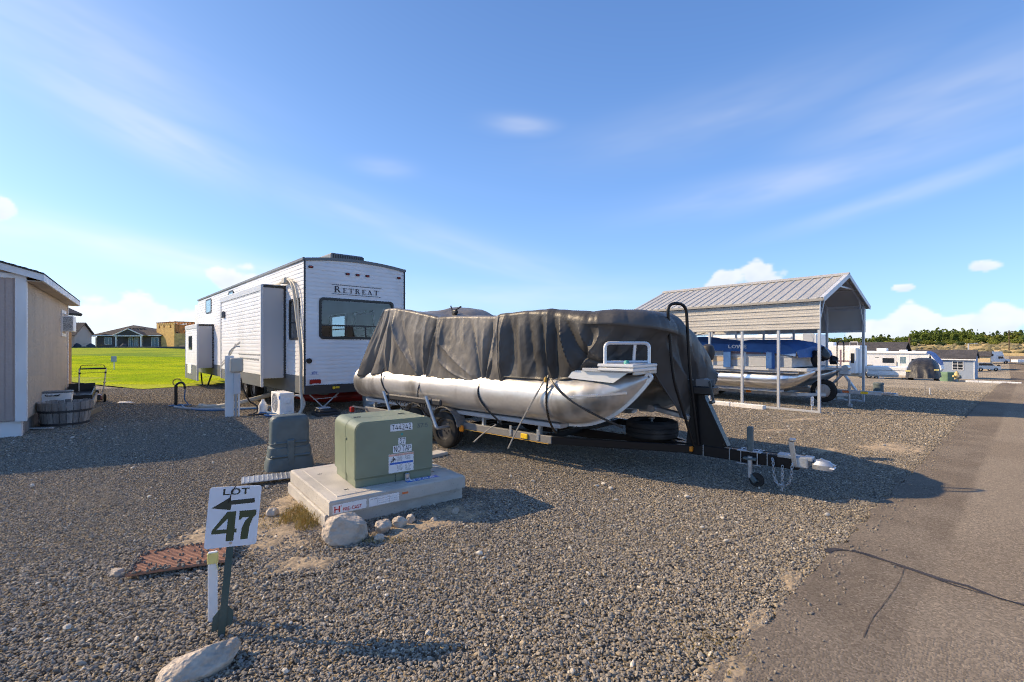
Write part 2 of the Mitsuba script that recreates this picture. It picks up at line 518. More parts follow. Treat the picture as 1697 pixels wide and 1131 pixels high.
bs('m_asphalt', proc(asphalt_colour), .88, spec=.3)
scene['m_asphalt']['bsdf'] = {'type': 'bumpmap', 'arbitrary': proc(lambda p, n, uv: dr.minimum(voronoi(p.x * 85, p.y * 85)[0], .6), .002), 'scale': -.006, 'nested': scene['m_asphalt']['bsdf']}
bs('m_tar', mottle((.030, .024, .020), (.055, .045, .038), 8), .6)
bs('m_seam', mottle((.10, .082, .070), (.13, .108, .094), 12), .95)
bs('m_dust', mottle((.36, .285, .195), (.26, .21, .15), 9, lo=.3, hi=.75, grain=.35, gs=70), .95, spec=.15)
bs('m_desert', mottle((.36, .27, .13), (.26, .20, .095), .12, lo=.35, hi=.7, grain=.25, gs=1.2), .95, spec=.15)


def sheet(poly, step, lift=0.0, ripple=None, maxn=90000):
    """A ground sheet over a polygon, following the ground."""
    poly = sg.Polygon(poly) if not hasattr(poly, 'exterior') else poly
    m = trimesh.creation.extrude_polygon(poly, 1.0, engine='earcut')
    keep = (m.face_normals[:, 2] > .9) & (m.triangles_center[:, 2] > .5)
    v, f = trimesh.remesh.subdivide_to_size(m.vertices, m.faces[keep], step, max_iter=14)
    m = trimesh.Trimesh(v, f, process=True)
    m.merge_vertices()
    z = gz(m.vertices[:, 0], m.vertices[:, 1]) + lift
    if ripple:
        z = z + ripple(m.vertices)
    m.vertices = np.c_[m.vertices[:, :2], z]
    return m


def lot(u, v):
    """A point from its coordinates along A (away from the road) and B (along the road)."""
    return u * A + v * B


# base sheet reaching past the skyline: fine near, coarse far
gx = np.unique(np.r_[np.linspace(-60, 60, 61), np.linspace(-400, -60, 18), np.linspace(60, 400, 35), np.linspace(-4000, -400, 8), np.linspace(400, 4000, 8)])
gy = np.unique(np.r_[np.linspace(-60, 140, 81), np.linspace(-4000, -60, 6), np.linspace(140, 500, 25), np.linspace(500, 4000, 8)])
GX, GY = np.meshgrid(gx, gy)
vv = np.c_[GX.ravel(), GY.ravel(), gz(GX, GY).ravel() - .03]
nx, ny = len(gx), len(gy)
ff = [[j * nx + i, j * nx + i + 1, (j + 1) * nx + i + 1, (j + 1) * nx + i] for j in range(ny - 1) for i in range(nx - 1)]
struct('ground', trimesh.Trimesh(vv, trimesh.geometry.triangulate_quads(ff), process=False), 'm_ground', smooth=True)

# the road: its near edge lies 0.92 m along A from the viewer
U0 = 1.075
road = [lot(U0, -60), lot(.98, 34), lot(1.0, 46), lot(1.27, 58), lot(1.87, 87), lot(3.2, 142), lot(4.7, 203), lot(-12, 206), lot(-9.5, 60), lot(-9.5, -60)]


def rag(a, b, n, amp, seed):
    g = np.random.default_rng(seed)
    t = np.linspace(0, 1, n)
    p = a[None] * (1 - t[:, None]) + b[None] * t[:, None]
    w = np.interp(t * n, np.arange(0, n + 4, 1), g.normal(0, amp, n + 4))
    return p + A[None] * w[:, None]


edge = rag(lot(U0 + .01, -6), lot(U0 - .10, 34), 420, .022, 3)
road_poly = sg.Polygon([lot(U0, -60)[:2]] + [q[:2] for q in edge] + [q[:2] for q in road[2:]]).buffer(0)
struct('road', sheet(road_poly, 3.0, .004), 'm_asphalt', smooth=True)

# desert field and lawn
desert = sg.Polygon([lot(-90, 207)[:2], lot(120, 207)[:2], lot(120, 1200)[:2], lot(-900, 1200)[:2], lot(-900, 207)[:2]])
struct('desert_field', sheet(desert, 16.0, .012), 'm_desert', smooth=True)
lawn_edge = [(-12.0, 20.9), (-12.62, 20.2), (-13.0, 19.55), (-13.5, 18.75), (-14.0, 17.9), (-15.4, 18.75), (-17, 19.65), (-18.5, 20.5), (-22, 22.6), (-40, 33.5)]
wob = []
for a, b in zip(lawn_edge[:-1], lawn_edge[1:]):
    for t in np.linspace(0, 1, 24, endpoint=False):
        wob.append((a[0] + (b[0] - a[0]) * t + nrng.normal(0, .025), a[1] + (b[1] - a[1]) * t + nrng.normal(0, .025)))
lawn = sg.Polygon(wob + [(-40, 33.5), (-125, 84), (-118, 101), (-75, 101), (-20, 106), (6, 80), (-2, 40)]).buffer(0)
struct('lawn', sheet(lawn, 4.0, .02), 'm_grass', smooth=True)
# ------------------------------------------------------------------ gravel: crushed basalt, stones scattered in square tiles
scene['m_stone'] = {'type': 'twosided', 'bsdf': {'type': 'principled', 'base_color': {'type': 'mesh_attribute', 'name': 'vertex_color'}, 'roughness': .85, 'specular': .25}}


def stone_tile(count, seed, smin, smax, small=False):
    g = np.random.default_rng(seed)
    base = trimesh.creation.icosahedron()
    if small:
        base = trimesh.Trimesh([(1, 0, 0), (-1, 0, 0), (0, 1, 0), (0, -1, 0), (0, 0, 1), (0, 0, -1)], [(0, 2, 4), (2, 1, 4), (1, 3, 4), (3, 0, 4), (2, 0, 5), (1, 2, 5), (3, 1, 5), (0, 3, 5)], process=False)
    bv, bf = base.vertices / np.linalg.norm(base.vertices, axis=1, keepdims=True), base.faces
    nv = len(bv)
    R = np.array([trimesh.transformations.euler_matrix(g.normal(0, .45), g.normal(0, .45), g.uniform(0, 6.28))[:3, :3] for _ in range(count)])
    r = g.uniform(smin, smax, count) * np.where(g.random(count) < .06, 1.6, 1)
    v = bv[None] * g.uniform(.72, 1.2, (count, nv, 1)) * np.stack([g.uniform(.8, 1.4, count), g.uniform(.65, 1.0, count), g.uniform(.4, .7, count)], -1)[:, None] * r[:, None, None]
    v = np.einsum('kij,knj->kni', R, v)
    v = v + np.stack([g.random(count), g.random(count), r * g.uniform(-.2, .7, count)], -1)[:, None]
    t = g.random(count)[:, None]
    c = np.where(t < .60, V(.262, .232, .190) * g.uniform(.6, 1.4, (count, 1)), np.where(t < .80, V(.190, .177, .158) * g.uniform(.6, 1.4, (count, 1)), np.where(t < .975, V(.38, .31, .215) * g.uniform(.7, 1.2, (count, 1)), V(.62, .56, .46) * g.uniform(.8, 1.1, (count, 1)))))
    f = (bf[None] + (np.arange(count) * nv)[:, None, None]).reshape(-1, 3)
    return trimesh.Trimesh(v.reshape(-1, 3), f, process=False), np.repeat(c, nv, axis=0)


TILES = []
for k, (n, s0, s1) in enumerate([(5600, .0055, .0115), (5600, .0055, .0115), (5600, .0055, .0115), (5600, .0055, .0115), (2300, .008, .0155)]):
    m, c = stone_tile(n, 100 + k, s0, s1, k > 2)
    scene[f'gravel_tile_{k}'] = {'type': 'shapegroup', 'stones': mikit.ply(m, 'm_stone', smooth=False, color=c)}
    TILES.append(k)
labels['gravel'] = {'kind': 'stuff', 'label': 'grey brown crushed gravel covering the storage lots beside the road', 'category': 'gravel'}
gcount = 0
lawn_s = shapely.prepared.prep(lawn.buffer(-.4))
LP = mi.ScalarTransform4f
for iu in range(0, 26):
    for iv in range(-32, 34):
        u, v = U0 + iu - .02, iv
        c = lot(u + .5, v + .5)
        x, y = c[:2]
        if y < 1.2 or abs(x) > 1.12 * y + 1.2 or lawn_s.contains(sg.Point(x, y)):
            continue
        d = math.hypot(x, y)
        if d > 24 or v > 28:
            continue
        k = rng.choice((0, 1, 2)) if d < 5.5 else 3 if d < 10.5 else 4
        q = rng.choice((0, 90, 180, 270))
        o = lot(u + .5, v + .5)
        M = LP().translate([o[0], o[1], float(gz(x, y)) - .006]).rotate([0, 0, 1], 42.3 + 90 + q).translate([-.5, -.5, 0])
        scene[f'gravel__{gcount:03d}'] = {'type': 'instance', 'to_world': M, 'group': {'type': 'ref', 'id': f'gravel_tile_{k}'}}
        gcount += 1

# blades of grass over the near part of the lawn
def grass_tile(n, seed):
    g = np.random.default_rng(seed)
    p = np.c_[g.uniform(0, 2, (n, 2)), np.zeros(n)]
    d = np.c_[g.normal(0, .9, (n, 2)), np.ones(n)]
    h = g.uniform(.02, .055, (n, 1))
    a = g.uniform(0, PI, n)
    w = np.c_[np.cos(a), np.sin(a), 0 * a] * .007
    v = np.stack([p - w, p + w, p + d * h], 1).reshape(-1, 3)
    return trimesh.Trimesh(v, np.arange(3 * n).reshape(-1, 3), process=False)


for k in range(2):
    scene[f'grass_tile_{k}'] = {'type': 'shapegroup', 'blades': mikit.ply(grass_tile(3600, 40 + k), 'm_blade', smooth=False)}
labels['grass'] = {'kind': 'stuff', 'label': 'short bright green grass blades of the lawn', 'category': 'grass'}
gcount = 0
lawn_q = shapely.prepared.prep(lawn.buffer(-.9))
for ix in range(-30, 0):
    for iy in range(8, 24):
        x, y = 2.0 * ix + 1, 2.0 * iy + 1
        if not lawn_q.contains(sg.Point(x, y)) or abs(x) > 1.12 * y + 1 or x > -.62 * y:
            continue
        M = LP().translate([x, y, float(gz(x, y)) + .02]).rotate([0, 0, 1], rng.choice((0, 90, 180, 270))).translate([-1, -1, 0])
        scene[f'grass__{gcount:03d}'] = {'type': 'instance', 'to_world': M, 'group': {'type': 'ref', 'id': f'grass_tile_{rng.randrange(2)}'}}
        gcount += 1

# fine dust showing where the gravel has thinned out: low mounds with ragged edges
def dust(x, y, rx, ry, ang, seed, hgt=.009):
    n = 46
    g = np.linspace(-1.3, 1.3, n)
    a, b = np.meshgrid(g, g)
    P = np.stack([a * rx, b * ry, 0 * a], -1)
    r = np.sqrt(a * a + b * b)
    nz = meshkit.fbm(np.stack([a * 2.1 + seed, b * 2.1, 0 * a], -1), 4, seed)
    z = (1 - r + (nz - .5) * 1.7)
    z = np.clip(z, -.7, .5) / .5 * hgt + (meshkit.fbm(P * 30 + seed, 3, seed) - .5) * .022 - .004
    m = trimesh.Trimesh(P.reshape(-1, 3) * V(1, 1, 0) + np.c_[np.zeros(n * n), np.zeros(n * n), z.ravel()], trimesh.geometry.triangulate_quads([[j * n + i, j * n + i + 1, (j + 1) * n + i + 1, (j + 1) * n + i] for j in range(n - 1) for i in range(n - 1)]), process=False)
    m.apply_transform(mat((x, y, 0), ang))
    m.vertices[:, 2] += gz(m.vertices[:, 0], m.vertices[:, 1])
    return m


spots = [(-2.05, 4.15, .28, .42, .9, 1), (-2.55, 4.0, .25, .3, .2, 2), (-2.2, 4.75, .22, .5, .3, 3), (-.75, 4.35, .42, .16, .6, 4), (-1.6, 3.55, .22, .13, .1, 5), (1.12, 2.36, .10, .26, -.8, 6), (1.42, 2.78, .06, .16, -.8, 7), (1.95, 3.3, .06, .14, -.8, 8),
         (6.1, 7.6, .35, .5, -.8, 9), (5.2, 9.2, .4, .12, .2, 13), (6.6, 10.6, .6, .14, .3, 14), (4.9, 7.4, .3, .1, .4, 16), (-.55, 4.7, .26, .2, .7, 17)]
struct('dust_patch', cat(*[dust(*s) for s in spots]), 'm_dust', smooth=True, kind='stuff', label='pale dusty soil showing through the thinned gravel')

# small pale stones strewn over the gravel
def pebbles(n, seed):
    g = np.random.default_rng(seed)
    ms = []
    while len(ms) < n:
        u, v = g.uniform(U0 + .1, 14), g.uniform(-10, 16)
        p = lot(u, v)
        if p[1] < 2 or abs(p[0]) > 1.1 * p[1]:
            continue
        m = rock_mesh(*(g.uniform(.012, .03, 3) * V(1.2, 1, .8)), int(g.integers(1e6)), 1, .3)
        m.apply_translation((p[0], p[1], float(gz(p[0], p[1])) + .018))
        ms.append(m)
    return cat(*ms)


bs('m_pale_stone', mottle((.62, .58, .50), (.45, .40, .33), 20), .85)
struct('pale_pebbles', pebbles(190, 5), 'm_pale_stone', smooth=False, kind='stuff', label='scattered pale pebbles lying on the gravel')

# stones that strayed onto the asphalt along its edge
gs_ = np.random.default_rng(77)
loose = []
while len(loose) < 420:
    u, v = U0 - .02 - abs(gs_.normal(0, .16)), gs_.uniform(-3, 15)
    q = lot(u, v)
    if q[1] < 1.8 or abs(q[0]) > 1.1 * q[1]:
        continue
    m = rock_mesh(*gs_.uniform(.004, .011, 3), int(gs_.integers(1e6)), 1, .3, 6)
    m.apply_translation((q[0], q[1], float(gz(q[0], q[1])) + .009))
    loose.append(m)
bs('m_stone_edge', mottle((.30, .26, .21), (.16, .148, .13), 25), .85)
struct('loose_stones', cat(*loose), 'm_stone_edge', smooth=False, kind='stuff', label='loose gravel stones strayed onto the edge of the asphalt')

# seam and tar lines on the road
def tar(pts, w, seed):
    g = np.random.default_rng(seed)
    P = curve([(x, y, 0) for x, y in pts], 90)
    T = np.gradient(P, axis=0)
    T /= np.linalg.norm(T, axis=1, keepdims=True)
    N = np.c_[-T[:, 1], T[:, 0], 0 * T[:, 0]]
    wob = np.interp(np.arange(90), np.arange(0, 95, 4), g.uniform(.3, 1.35, 24))
    P = P + N * np.interp(np.arange(90), np.arange(0, 95, 5), g.normal(0, w * .4, 19))[:, None]
    L, R = P + N * (w * wob / 2)[:, None], P - N * (w * wob / 2)[:, None]
    v = np.vstack([L, P, R])
    v[:, 2] = gz(v[:, 0], v[:, 1]) + .0085
    v[90:180, 2] += .0008
    f = []
    for r in (0, 90):
        f += [[r + i, r + 90 + i, r + 91 + i, r + 1 + i] for i in range(89)]
    return trimesh.Trimesh(v, trimesh.geometry.triangulate_quads(f), process=False)


struct('tar_line', cat(tar([(2.44, 3.74), (2.60, 3.80), (2.74, 3.70), (2.93, 3.36), (3.16, 3.02), (3.6, 2.6), (4.4, 1.9)], .042, 1), tar([(2.82, 3.52), (3.0, 3.22), (3.3, 2.82), (3.9, 2.3)], .02, 2)), 'm_tar', smooth=True, label='dark tar filling a wandering crack across the road')
struct('road_seam', tar([(2.86, 3.46), (2.62, 3.22), (2.3, 2.95), (2.08, 2.76), (1.95, 2.63)], .0045, 4), 'm_seam', smooth=True, label='thin dark seam between two strips of asphalt')

# ------------------------------------------------------------------ lap siding
def laps(h0, h1, z0, z1, pitch, d=.012, holes=(), top=None):
    """Horizontal lap siding in the plane y=0, facing -y: x from h0 to h1. holes: (x0, x1, z0, z1). top: function x -> height, for a crowned top."""
    vs, fs = [], []

    def quad(a, b, c, e):
        n = len(vs)
        vs.extend((a, b, c, e))
        fs.append((n, n + 1, n + 2, n + 3))
    rows = np.arange(z0, z1 + 1e-6, pitch)
    for zb in rows:
        zt = min(zb + pitch, z1)
        if zt - zb < 1e-4:
            continue
        cuts = sorted({zb, zt, *[z for h in holes for z in h[2:] if zb < z < zt]})
        for a, b in zip(cuts[:-1], cuts[1:]):
            xs = [(h0, h1)]
            for hx0, hx1, hz0, hz1 in holes:
                if hz0 <= a + 1e-6 and hz1 >= b - 1e-6:
                    xs = [s for x0, x1 in xs for s in ((x0, min(x1, hx0)), (max(x0, hx1), x1)) if s[1] - s[0] > 1e-4]
            da, db = (-d * (1 - ((a - zb) / pitch) ** 2 * .98), -d * (1 - ((b - zb) / pitch) ** 2 * .98))
            mid = (a + b) / 2
            dm = -d * (1 - ((mid - zb) / pitch) ** 2 * .98)
            for x0, x1 in xs:
                quad((x0, da, a), (x1, da, a), (x1, dm, mid), (x0, dm, mid))
                quad((x0, dm, mid), (x1, dm, mid), (x1, db, b), (x0, db, b))
                if a == zb:
                    quad((x0, 0, a), (x1, 0, a), (x1, da, a), (x0, da, a))
    return trimesh.Trimesh(np.array(vs), trimesh.geometry.triangulate_quads(fs), process=False)


LEFT = np.array([[0, 1, 0, 0], [1, 0, 0, 0], [0, 0, 1, 0], [0, 0, 0, 1.0]])       # plane y=0 facing -y -> plane x=0 facing -x (h becomes y)


def to_left(m, x):
    """A wall drawn in the xz plane facing -y, set in the plane x facing -x, its h running along +y."""
    m = m.copy()
    m.vertices = np.c_[m.vertices[:, 1] + x, m.vertices[:, 0], m.vertices[:, 2]]
    m.invert()
    return m


def plate(x0, x1, z0, z1, y, t=.03, holes=(), r=.0):
    """A board in the xz plane from y to y+t with rectangular holes."""
    s = sg.box(x0, z0, x1, z1)
    for h in holes:
        s = s.difference(rrect(h[0], h[1], h[2], h[3], r) if r else sg.box(h[0], h[2], h[1], h[3]))
    return prism(s, t, 'xz', y)


def ring(x0, x1, z0, z1, y, w, t, r=.05):
    return prism(rrect(x0, x1, z0, z1, r).difference(rrect(x0 + w, x1 - w, z0 + w, z1 - w, max(r - w * .6, .01))), t, 'xz', y)


def pane(x0, x1, z0, z1, y, r=.03, n=1):
    """A single sheet in the xz plane facing -y."""
    p = rrect(x0, x1, z0, z1, r)
    v, f = trimesh.creation.triangulate_polygon(p, engine='earcut')
    m = trimesh.Trimesh(np.c_[v[:, 0], np.full(len(v), y), v[:, 1]], f[:, ::-1], process=False)
    if m.face_normals[0, 1] > 0:
        m.invert()
    return m


def text(s, height, org, right, up, depth=.002, bold=True, width=None, center=True, squeeze=None):
    """Lettering standing proud of a surface at «org»."""
    m = meshkit.text_mesh(s, height, depth, bold)
    lo, hi = m.bounds[:, :2]
    w = hi[0] - lo[0]
    k = (width / w) if width else (squeeze or 1.0)
    m.vertices = (m.vertices - V(lo[0] + (w / 2 if center else 0), 0, 0)) * V(k, 1, 1)
    right, up = np.asarray(right, float), np.asarray(up, float)
    n = np.cross(right, up)
    M = np.eye(4)
    M[:3, 0], M[:3, 1], M[:3, 2], M[:3, 3] = right, up, n, org
    m.apply_transform(M)
    return m


def serif(s, height, gap=.9):
    """Roman capitals R E T A as polygons in the xy plane, height 1 scaled."""
    H = height
    T_, t_ = .19, .07                        # thick and thin strokes

    def R_():
        o = sg.box(.08, 0, .08 + T_, 1).union(sg.box(0, 0, .37, .05)).union(sg.box(0, .95, .4, 1))
        bowl = sg.Point(.36, .74).buffer(.28).difference(sg.Point(.33, .74).buffer(.18)).intersection(sg.box(.3, .4, 1, 1.1))
        leg = sg.Polygon([(.36, .5), (.55, .5), (.86, .04), (.93, .04), (.93, 0), (.66, 0)])
        return o.union(bowl).union(sg.box(.25, .95, .4, 1.0)).union(sg.box(.25, .47, .42, .53)).union(leg), .93

    def E_():
        o = sg.box(.08, 0, .08 + T_, 1).union(sg.box(0, 0, .68, .06)).union(sg.box(0, .94, .66, 1)).union(sg.box(.2, .48, .5, .54))
        return o.union(sg.Polygon([(.62, 0), (.68, 0), (.72, .24), (.68, .24)])).union(sg.box(.61, .76, .66, 1)).union(sg.box(.48, .4, .52, .62)), .72

    def T__():
        o = sg.box(.32, 0, .32 + T_, 1).union(sg.box(.22, 0, .62, .05)).union(sg.box(.02, .94, .82, 1))
        return o.union(sg.box(.0, .72, .05, 1)).union(sg.box(.79, .72, .84, 1)), .84

    def A_():
        o = sg.Polygon([(.38, 1), (.46, 1), (.84, .03), (.62, .03), (.38, .7), (.14, .03), (.07, .03)])
        return o.union(sg.box(.0, 0, .24, .05)).union(sg.box(.54, 0, .93, .05)), .93
    out, x = [], 0
    for i, ch in enumerate(s):
        p, w = {'R': R_, 'E': E_, 'T': T__, 'A': A_}[ch]()
        k = H * (1.0 if i == 0 else .78)
        out.append(shapely.affinity.translate(shapely.affinity.scale(p, k, k, origin=(0, 0)), x, 0 if i == 0 else 0))
        x += w * k + H * .24
    return shapely.union_all(out), x


import shapely.affinity
# ------------------------------------------------------------------ destination trailer
RV = thing('travel_trailer', 'long white trailer with RETREAT lettering, slide-outs and a wide dark rear window', 'trailer', mat((-4.84, 11.06, 0), TH))
W_, L_, ZB, ZT = 2.6, 13.5, .71, 3.66


def crown(x):
    return ZT + .10 * (1 - ((x - W_ / 2) / (W_ / 2)) ** 2)


win = (.36, 2.24, 1.84, 2.77)
crown_pts = [(x, crown(x)) for x in np.linspace(0, W_, 15)]
part(RV, 'rear_wall', cat(laps(0, W_, ZB, ZT, .098, .012, [win]), plate(0, W_, ZB, ZT, .004, .05, [win], .06),
                          prism(sg.Polygon([(0, ZT)] + crown_pts + [(W_, ZT)]), .05, 'xz', -.004)), 'm_white', smooth=False)
lw = (.33, 1.03, 1.82, 2.76)
part(RV, 'side_wall', cat(to_left(laps(0, L_, .93, ZT, .098, .012, [lw]), 0), to_left(plate(.05, L_, .93, ZT, .004, .05, [lw], .05), 0)), 'm_white', smooth=False, label='sunlit side wall of the trailer')
rwins = [(1.72, 3.1, 1.95, 2.66), (3.75, 5.0, 1.95, 2.66)]
part(RV, 'side_wall', xf(prism(sg.box(.05, .9, L_, ZT).difference(shapely.union_all([sg.box(a, c, b, d) for a, b, c, d in rwins])), .05, 'yz', 0), mat((W_ - .05, 0, 0))), 'm_white', smooth=False)
for a, b, c, d in rwins:
    w = part(RV, 'window', cat(xf(prism(rrect(a - .04, b + .04, c - .04, d + .04, .06).difference(rrect(a + .02, b - .02, c + .02, d - .02, .04)), .07, 'yz', 0), mat((W_ - .06, 0, 0))), box(W_ - .05, W_ - .02, a, b, c + .24, c + .27)), 'm_black')
    q = pane(a, b, c, d, 0)
    part(w, 'pane', to_left(q, W_ - .02), 'm_pane_clear', smooth=False)
part(RV, 'front_wall', cat(box(0, W_, L_ - .05, L_ + .04, .9, ZT), box(.1, W_ - .1, L_ + .04, L_ + 1.6, 1.55, ZT - .1)), 'm_white', smooth=False)
part(RV, 'floor', box(.06, W_ - .06, .06, L_ - .06, .72, .92), 'm_interior', smooth=False)
part(RV, 'interior', cat(box(.06, W_ - .06, .06, L_ - .06, 3.5, 3.53), box(.06, W_ - .06, 6.2, 6.28, .92, 3.5), rbox(.35, 1.2, .5, 1.3, .92, 1.75, .08), rbox(1.5, 2.3, .45, 1.3, .92, 1.8, .08), box(.9, 1.7, 4.4, 6.1, .92, 1.9)), 'm_wood_weather', smooth=False)
# roof: dark edge, crowned top
roofpoly = sg.Polygon([(x, z + .03) for x, z in crown_pts] + [(x, z + .004) for x, z in crown_pts[::-1]])
part(RV, 'roof', prism(sg.Polygon([(x, z + .028) for x, z in crown_pts] + [(x, z - .02) for x, z in crown_pts[::-1]]), L_, 'xz', .0), 'm_white_clean', smooth=False)
part(RV, 'roof_trim', cat(prism(sg.Polygon([(x, z + .04) for x, z in crown_pts] + [(x, z - .03) for x, z in crown_pts[::-1]]), -.03, 'xz', -.003), rbox(-.05, .01, -.02, L_, ZT - .02, ZT + .05, .01), rbox(W_ - .01, W_ + .05, -.02, L_, ZT - .02, ZT + .05, .01)), 'm_skirt', smooth=False)
part(RV, 'corner_trim', rbox(-.022, .018, -.022, .018, ZB - .02, ZT, .008), 'm_dark')
part(RV, 'corner_trim', rbox(W_ - .018, W_ + .022, -.022, .018, ZB - .02, ZT, .008), 'm_dark')
part(RV, 'skirt', cat(rbox(-.012, .05, 0, L_, .50, .93, .01), rbox(W_ - .05, W_ + .01, 0, L_, .5, .93, .01)), 'm_skirt')
part(RV, 'bumper', prism(sg.Polygon([(-.0, .50), (W_, .50), (W_, ZB), (0, ZB)]), -.05, 'xz', -.002), 'm_dark')
part(RV, 'chassis', cat(box(.45, .6, .1, L_ + 1.3, .45, .72), box(W_ - .6, W_ - .45, .1, L_ + 1.3, .45, .72), *[box(.45, W_ - .45, y, y + .1, .5, .62) for y in (1, 4, 7, 10, 13)],
                        box(.1, .35, 2.2, 3.4, .34, .6), bar((.5, L_, .55), (1.3, L_ + 2.2, .5), .1, .12), bar((2.1, L_, .55), (1.3, L_ + 2.2, .5), .1, .12)), 'm_rust_frame', smooth=False)
# rear window
rw = part(RV, 'rear_window', cat(ring(win[0] - .035, win[1] + .035, win[2] - .035, win[3] + .035, -.03, .06, .06, .10), box(win[0] + .02, win[1] - .02, -.018, .012, 2.12, 2.155), box(1.48, 1.51, -.012, .01, win[2] + .02, 2.13), box(.98, 1.0, -.01, .01, win[2] + .02, 2.13)), 'm_black')
part(rw, 'pane', pane(win[0] + .01, win[1] - .01, win[2] + .01, win[3] - .01, -.006, .06), 'm_pane', smooth=False)
sw = part(RV, 'side_window', to_left(cat(ring(lw[0] - .03, lw[1] + .03, lw[2] - .03, lw[3] + .03, -.03, .05, .05, .08), box(lw[0] + .02, lw[1] - .02, -.015, .01, 2.2, 2.23)), 0), 'm_black')
part(sw, 'pane', to_left(pane(lw[0], lw[1], lw[2], lw[3], -.004, .05), 0), 'm_pane', smooth=False)
for (y0, y1, z0, z1) in ((10.62, 11.7, 2.98, 3.56), (6.9, 7.6, 3.0, 3.55)):
    sw = part(RV, 'side_window', to_left(ring(y0, y1, z0, z1, -.035, .05, .05, .08), 0), 'm_black')
    part(sw, 'pane', to_left(prism(rrect(y0 + .03, y1 - .03, z0 + .03, z1 - .03, .05), .02, 'xz', -.026), 0), 'm_glass_blue')
# lettering and stripes
pol, wid = serif('RETREAT', .155)
k = 1.2 / wid
pol = shapely.affinity.scale(pol, k, 1, origin=(0, 0))
part(RV, 'lettering', cat(*[xf(trimesh.creation.extrude_polygon(g, .004, engine='earcut'), np.array([[1, 0, 0, .69], [0, 0, -1, -.013], [0, 1, 0, 2.945], [0, 0, 0, 1.0]])) for g in pol.geoms]), 'm_ink', label='dark RETREAT lettering', smooth=False)
part(RV, 'stripe', cat(box(.63, 1.93, -.017, -.012, 3.125, 3.138), box(.63, 1.93, -.017, -.012, 2.90, 2.913)), 'm_ink', smooth=False)
# lights and fittings on the rear wall
for x, z in ((.13, 3.50), (1.02, 3.42), (1.28, 3.42), (1.54, 3.42), (2.43, 3.46)):
    ml = part(RV, 'marker_light', rbox(x - .055, x + .055, -.04, -.008, z - .028, z + .028, .012), 'm_black')
    part(ml, 'lens', rbox(x - .035, x + .035, -.05, -.035, z - .016, z + .016, .006), 'm_red_lens')
part(RV, 'power_inlet', cat(cyl((.09, -.05, 1.29), (.09, 0, 1.29), .062), cyl((.09, -.065, 1.29), (.09, -.04, 1.29), .045)), 'm_black')
tl = part(RV, 'tail_light', rbox(.10, .36, -.06, -.008, .74, .85, .02, 2), 'm_red_lens')
part(tl, 'reflector', rbox(.14, .32, -.064, -.05, .725, .748, .005), 'm_label')
part(RV, 'decal', cat(text('g3u', .05, (.22, -.0135, .99), (1, 0, 0), (0, 0, 1), .0015), box(.13, .31, -.0155, -.0128, .962, .968)), 'm_blue_ink', smooth=False)
part(RV, 'license_light', cat(cyl((.66, -.075, .63), (.66, -.04, .63), .035), rbox(.71, .80, -.065, -.045, .61, .66, .006)), 'm_yellow')
# roof air conditioner
ac = part(RV, 'roof_air_conditioner', rbox(.75, 1.62, .35, 1.35, 3.76, 3.98, .05, 2), 'm_skirt')
part(ac, 'grille', cat(*[box(.8 + .06 * i, .83 + .06 * i, .335, .36, 3.79, 3.94) for i in range(14)]), 'm_black', smooth=False)


def slide(y0, y1, e, zb, zs, zt, windows=()):
    """A slide-out on the sunlit side, from y0 to y1."""
    s = part(RV, 'slide_out', cat(to_left(laps(y0 + .05, y1 - .05, zs, zt - .13, .098, .011), -e), box(-e + .004, -.02, y0 + .03, y1 - .03, zs - .1, zt - .02)), 'm_white', smooth=False, label='slide-out with white lap siding')
    part(s, 'end_panel', cat(box(-e + .02, -.03, y0 - .004, y0 + .028, zs - .09, zt - .06)), 'm_grey_panel', smooth=False)
    part(s, 'fascia', rbox(-e - .03, -e + .03, y0 - .01, y1 + .01, zt - .14, zt + .012, .006), 'm_paint_steel')
    part(s, 'edge_trim', rbox(-e - .028, -e + .03, y0 - .018, y0 + .05, zb, zt, .008), 'm_paint_steel')
    part(s, 'edge_trim', rbox(-e - .026, -e + .03, y1 - .05, y1 + .018, zb, zt, .008), 'm_paint_steel')
    part(s, 'seal', cat(box(-.06, -.012, y0 - .016, y0 + .02, zs - .1, zt + .02), box(-e, 0, y0 - .014, y0 + .02, zt - .05, zt - .015)), 'm_dark', smooth=False)
    part(s, 'skirt', rbox(-e - .008, -e + .03, y0 + .05, y1 - .05, zb, zs, .006), 'm_skirt')
    part(s, 'roof_panel', box(-e - .01, 0, y0, y1, zt + .013, zt + .03), 'm_white_clean', smooth=False)
    for (a, b, c, d) in windows:
        w = part(s, 'window', to_left(ring(a, b, c, d, -.03, .045, .04, .07), -e), 'm_black')
        part(w, 'pane', to_left(prism(rrect(a + .03, b - .03, c + .03, d - .03, .04), .015, 'xz', -.022), -e), 'm_dark_glass')
    return s


s1 = slide(1.36, 5.94, .56, .62, .93, 3.15)
part(s1, 'vent', to_left(rbox(5.35, 5.6, -.09, 0, 2.52, 2.72, .03), -.56), 'm_skirt')
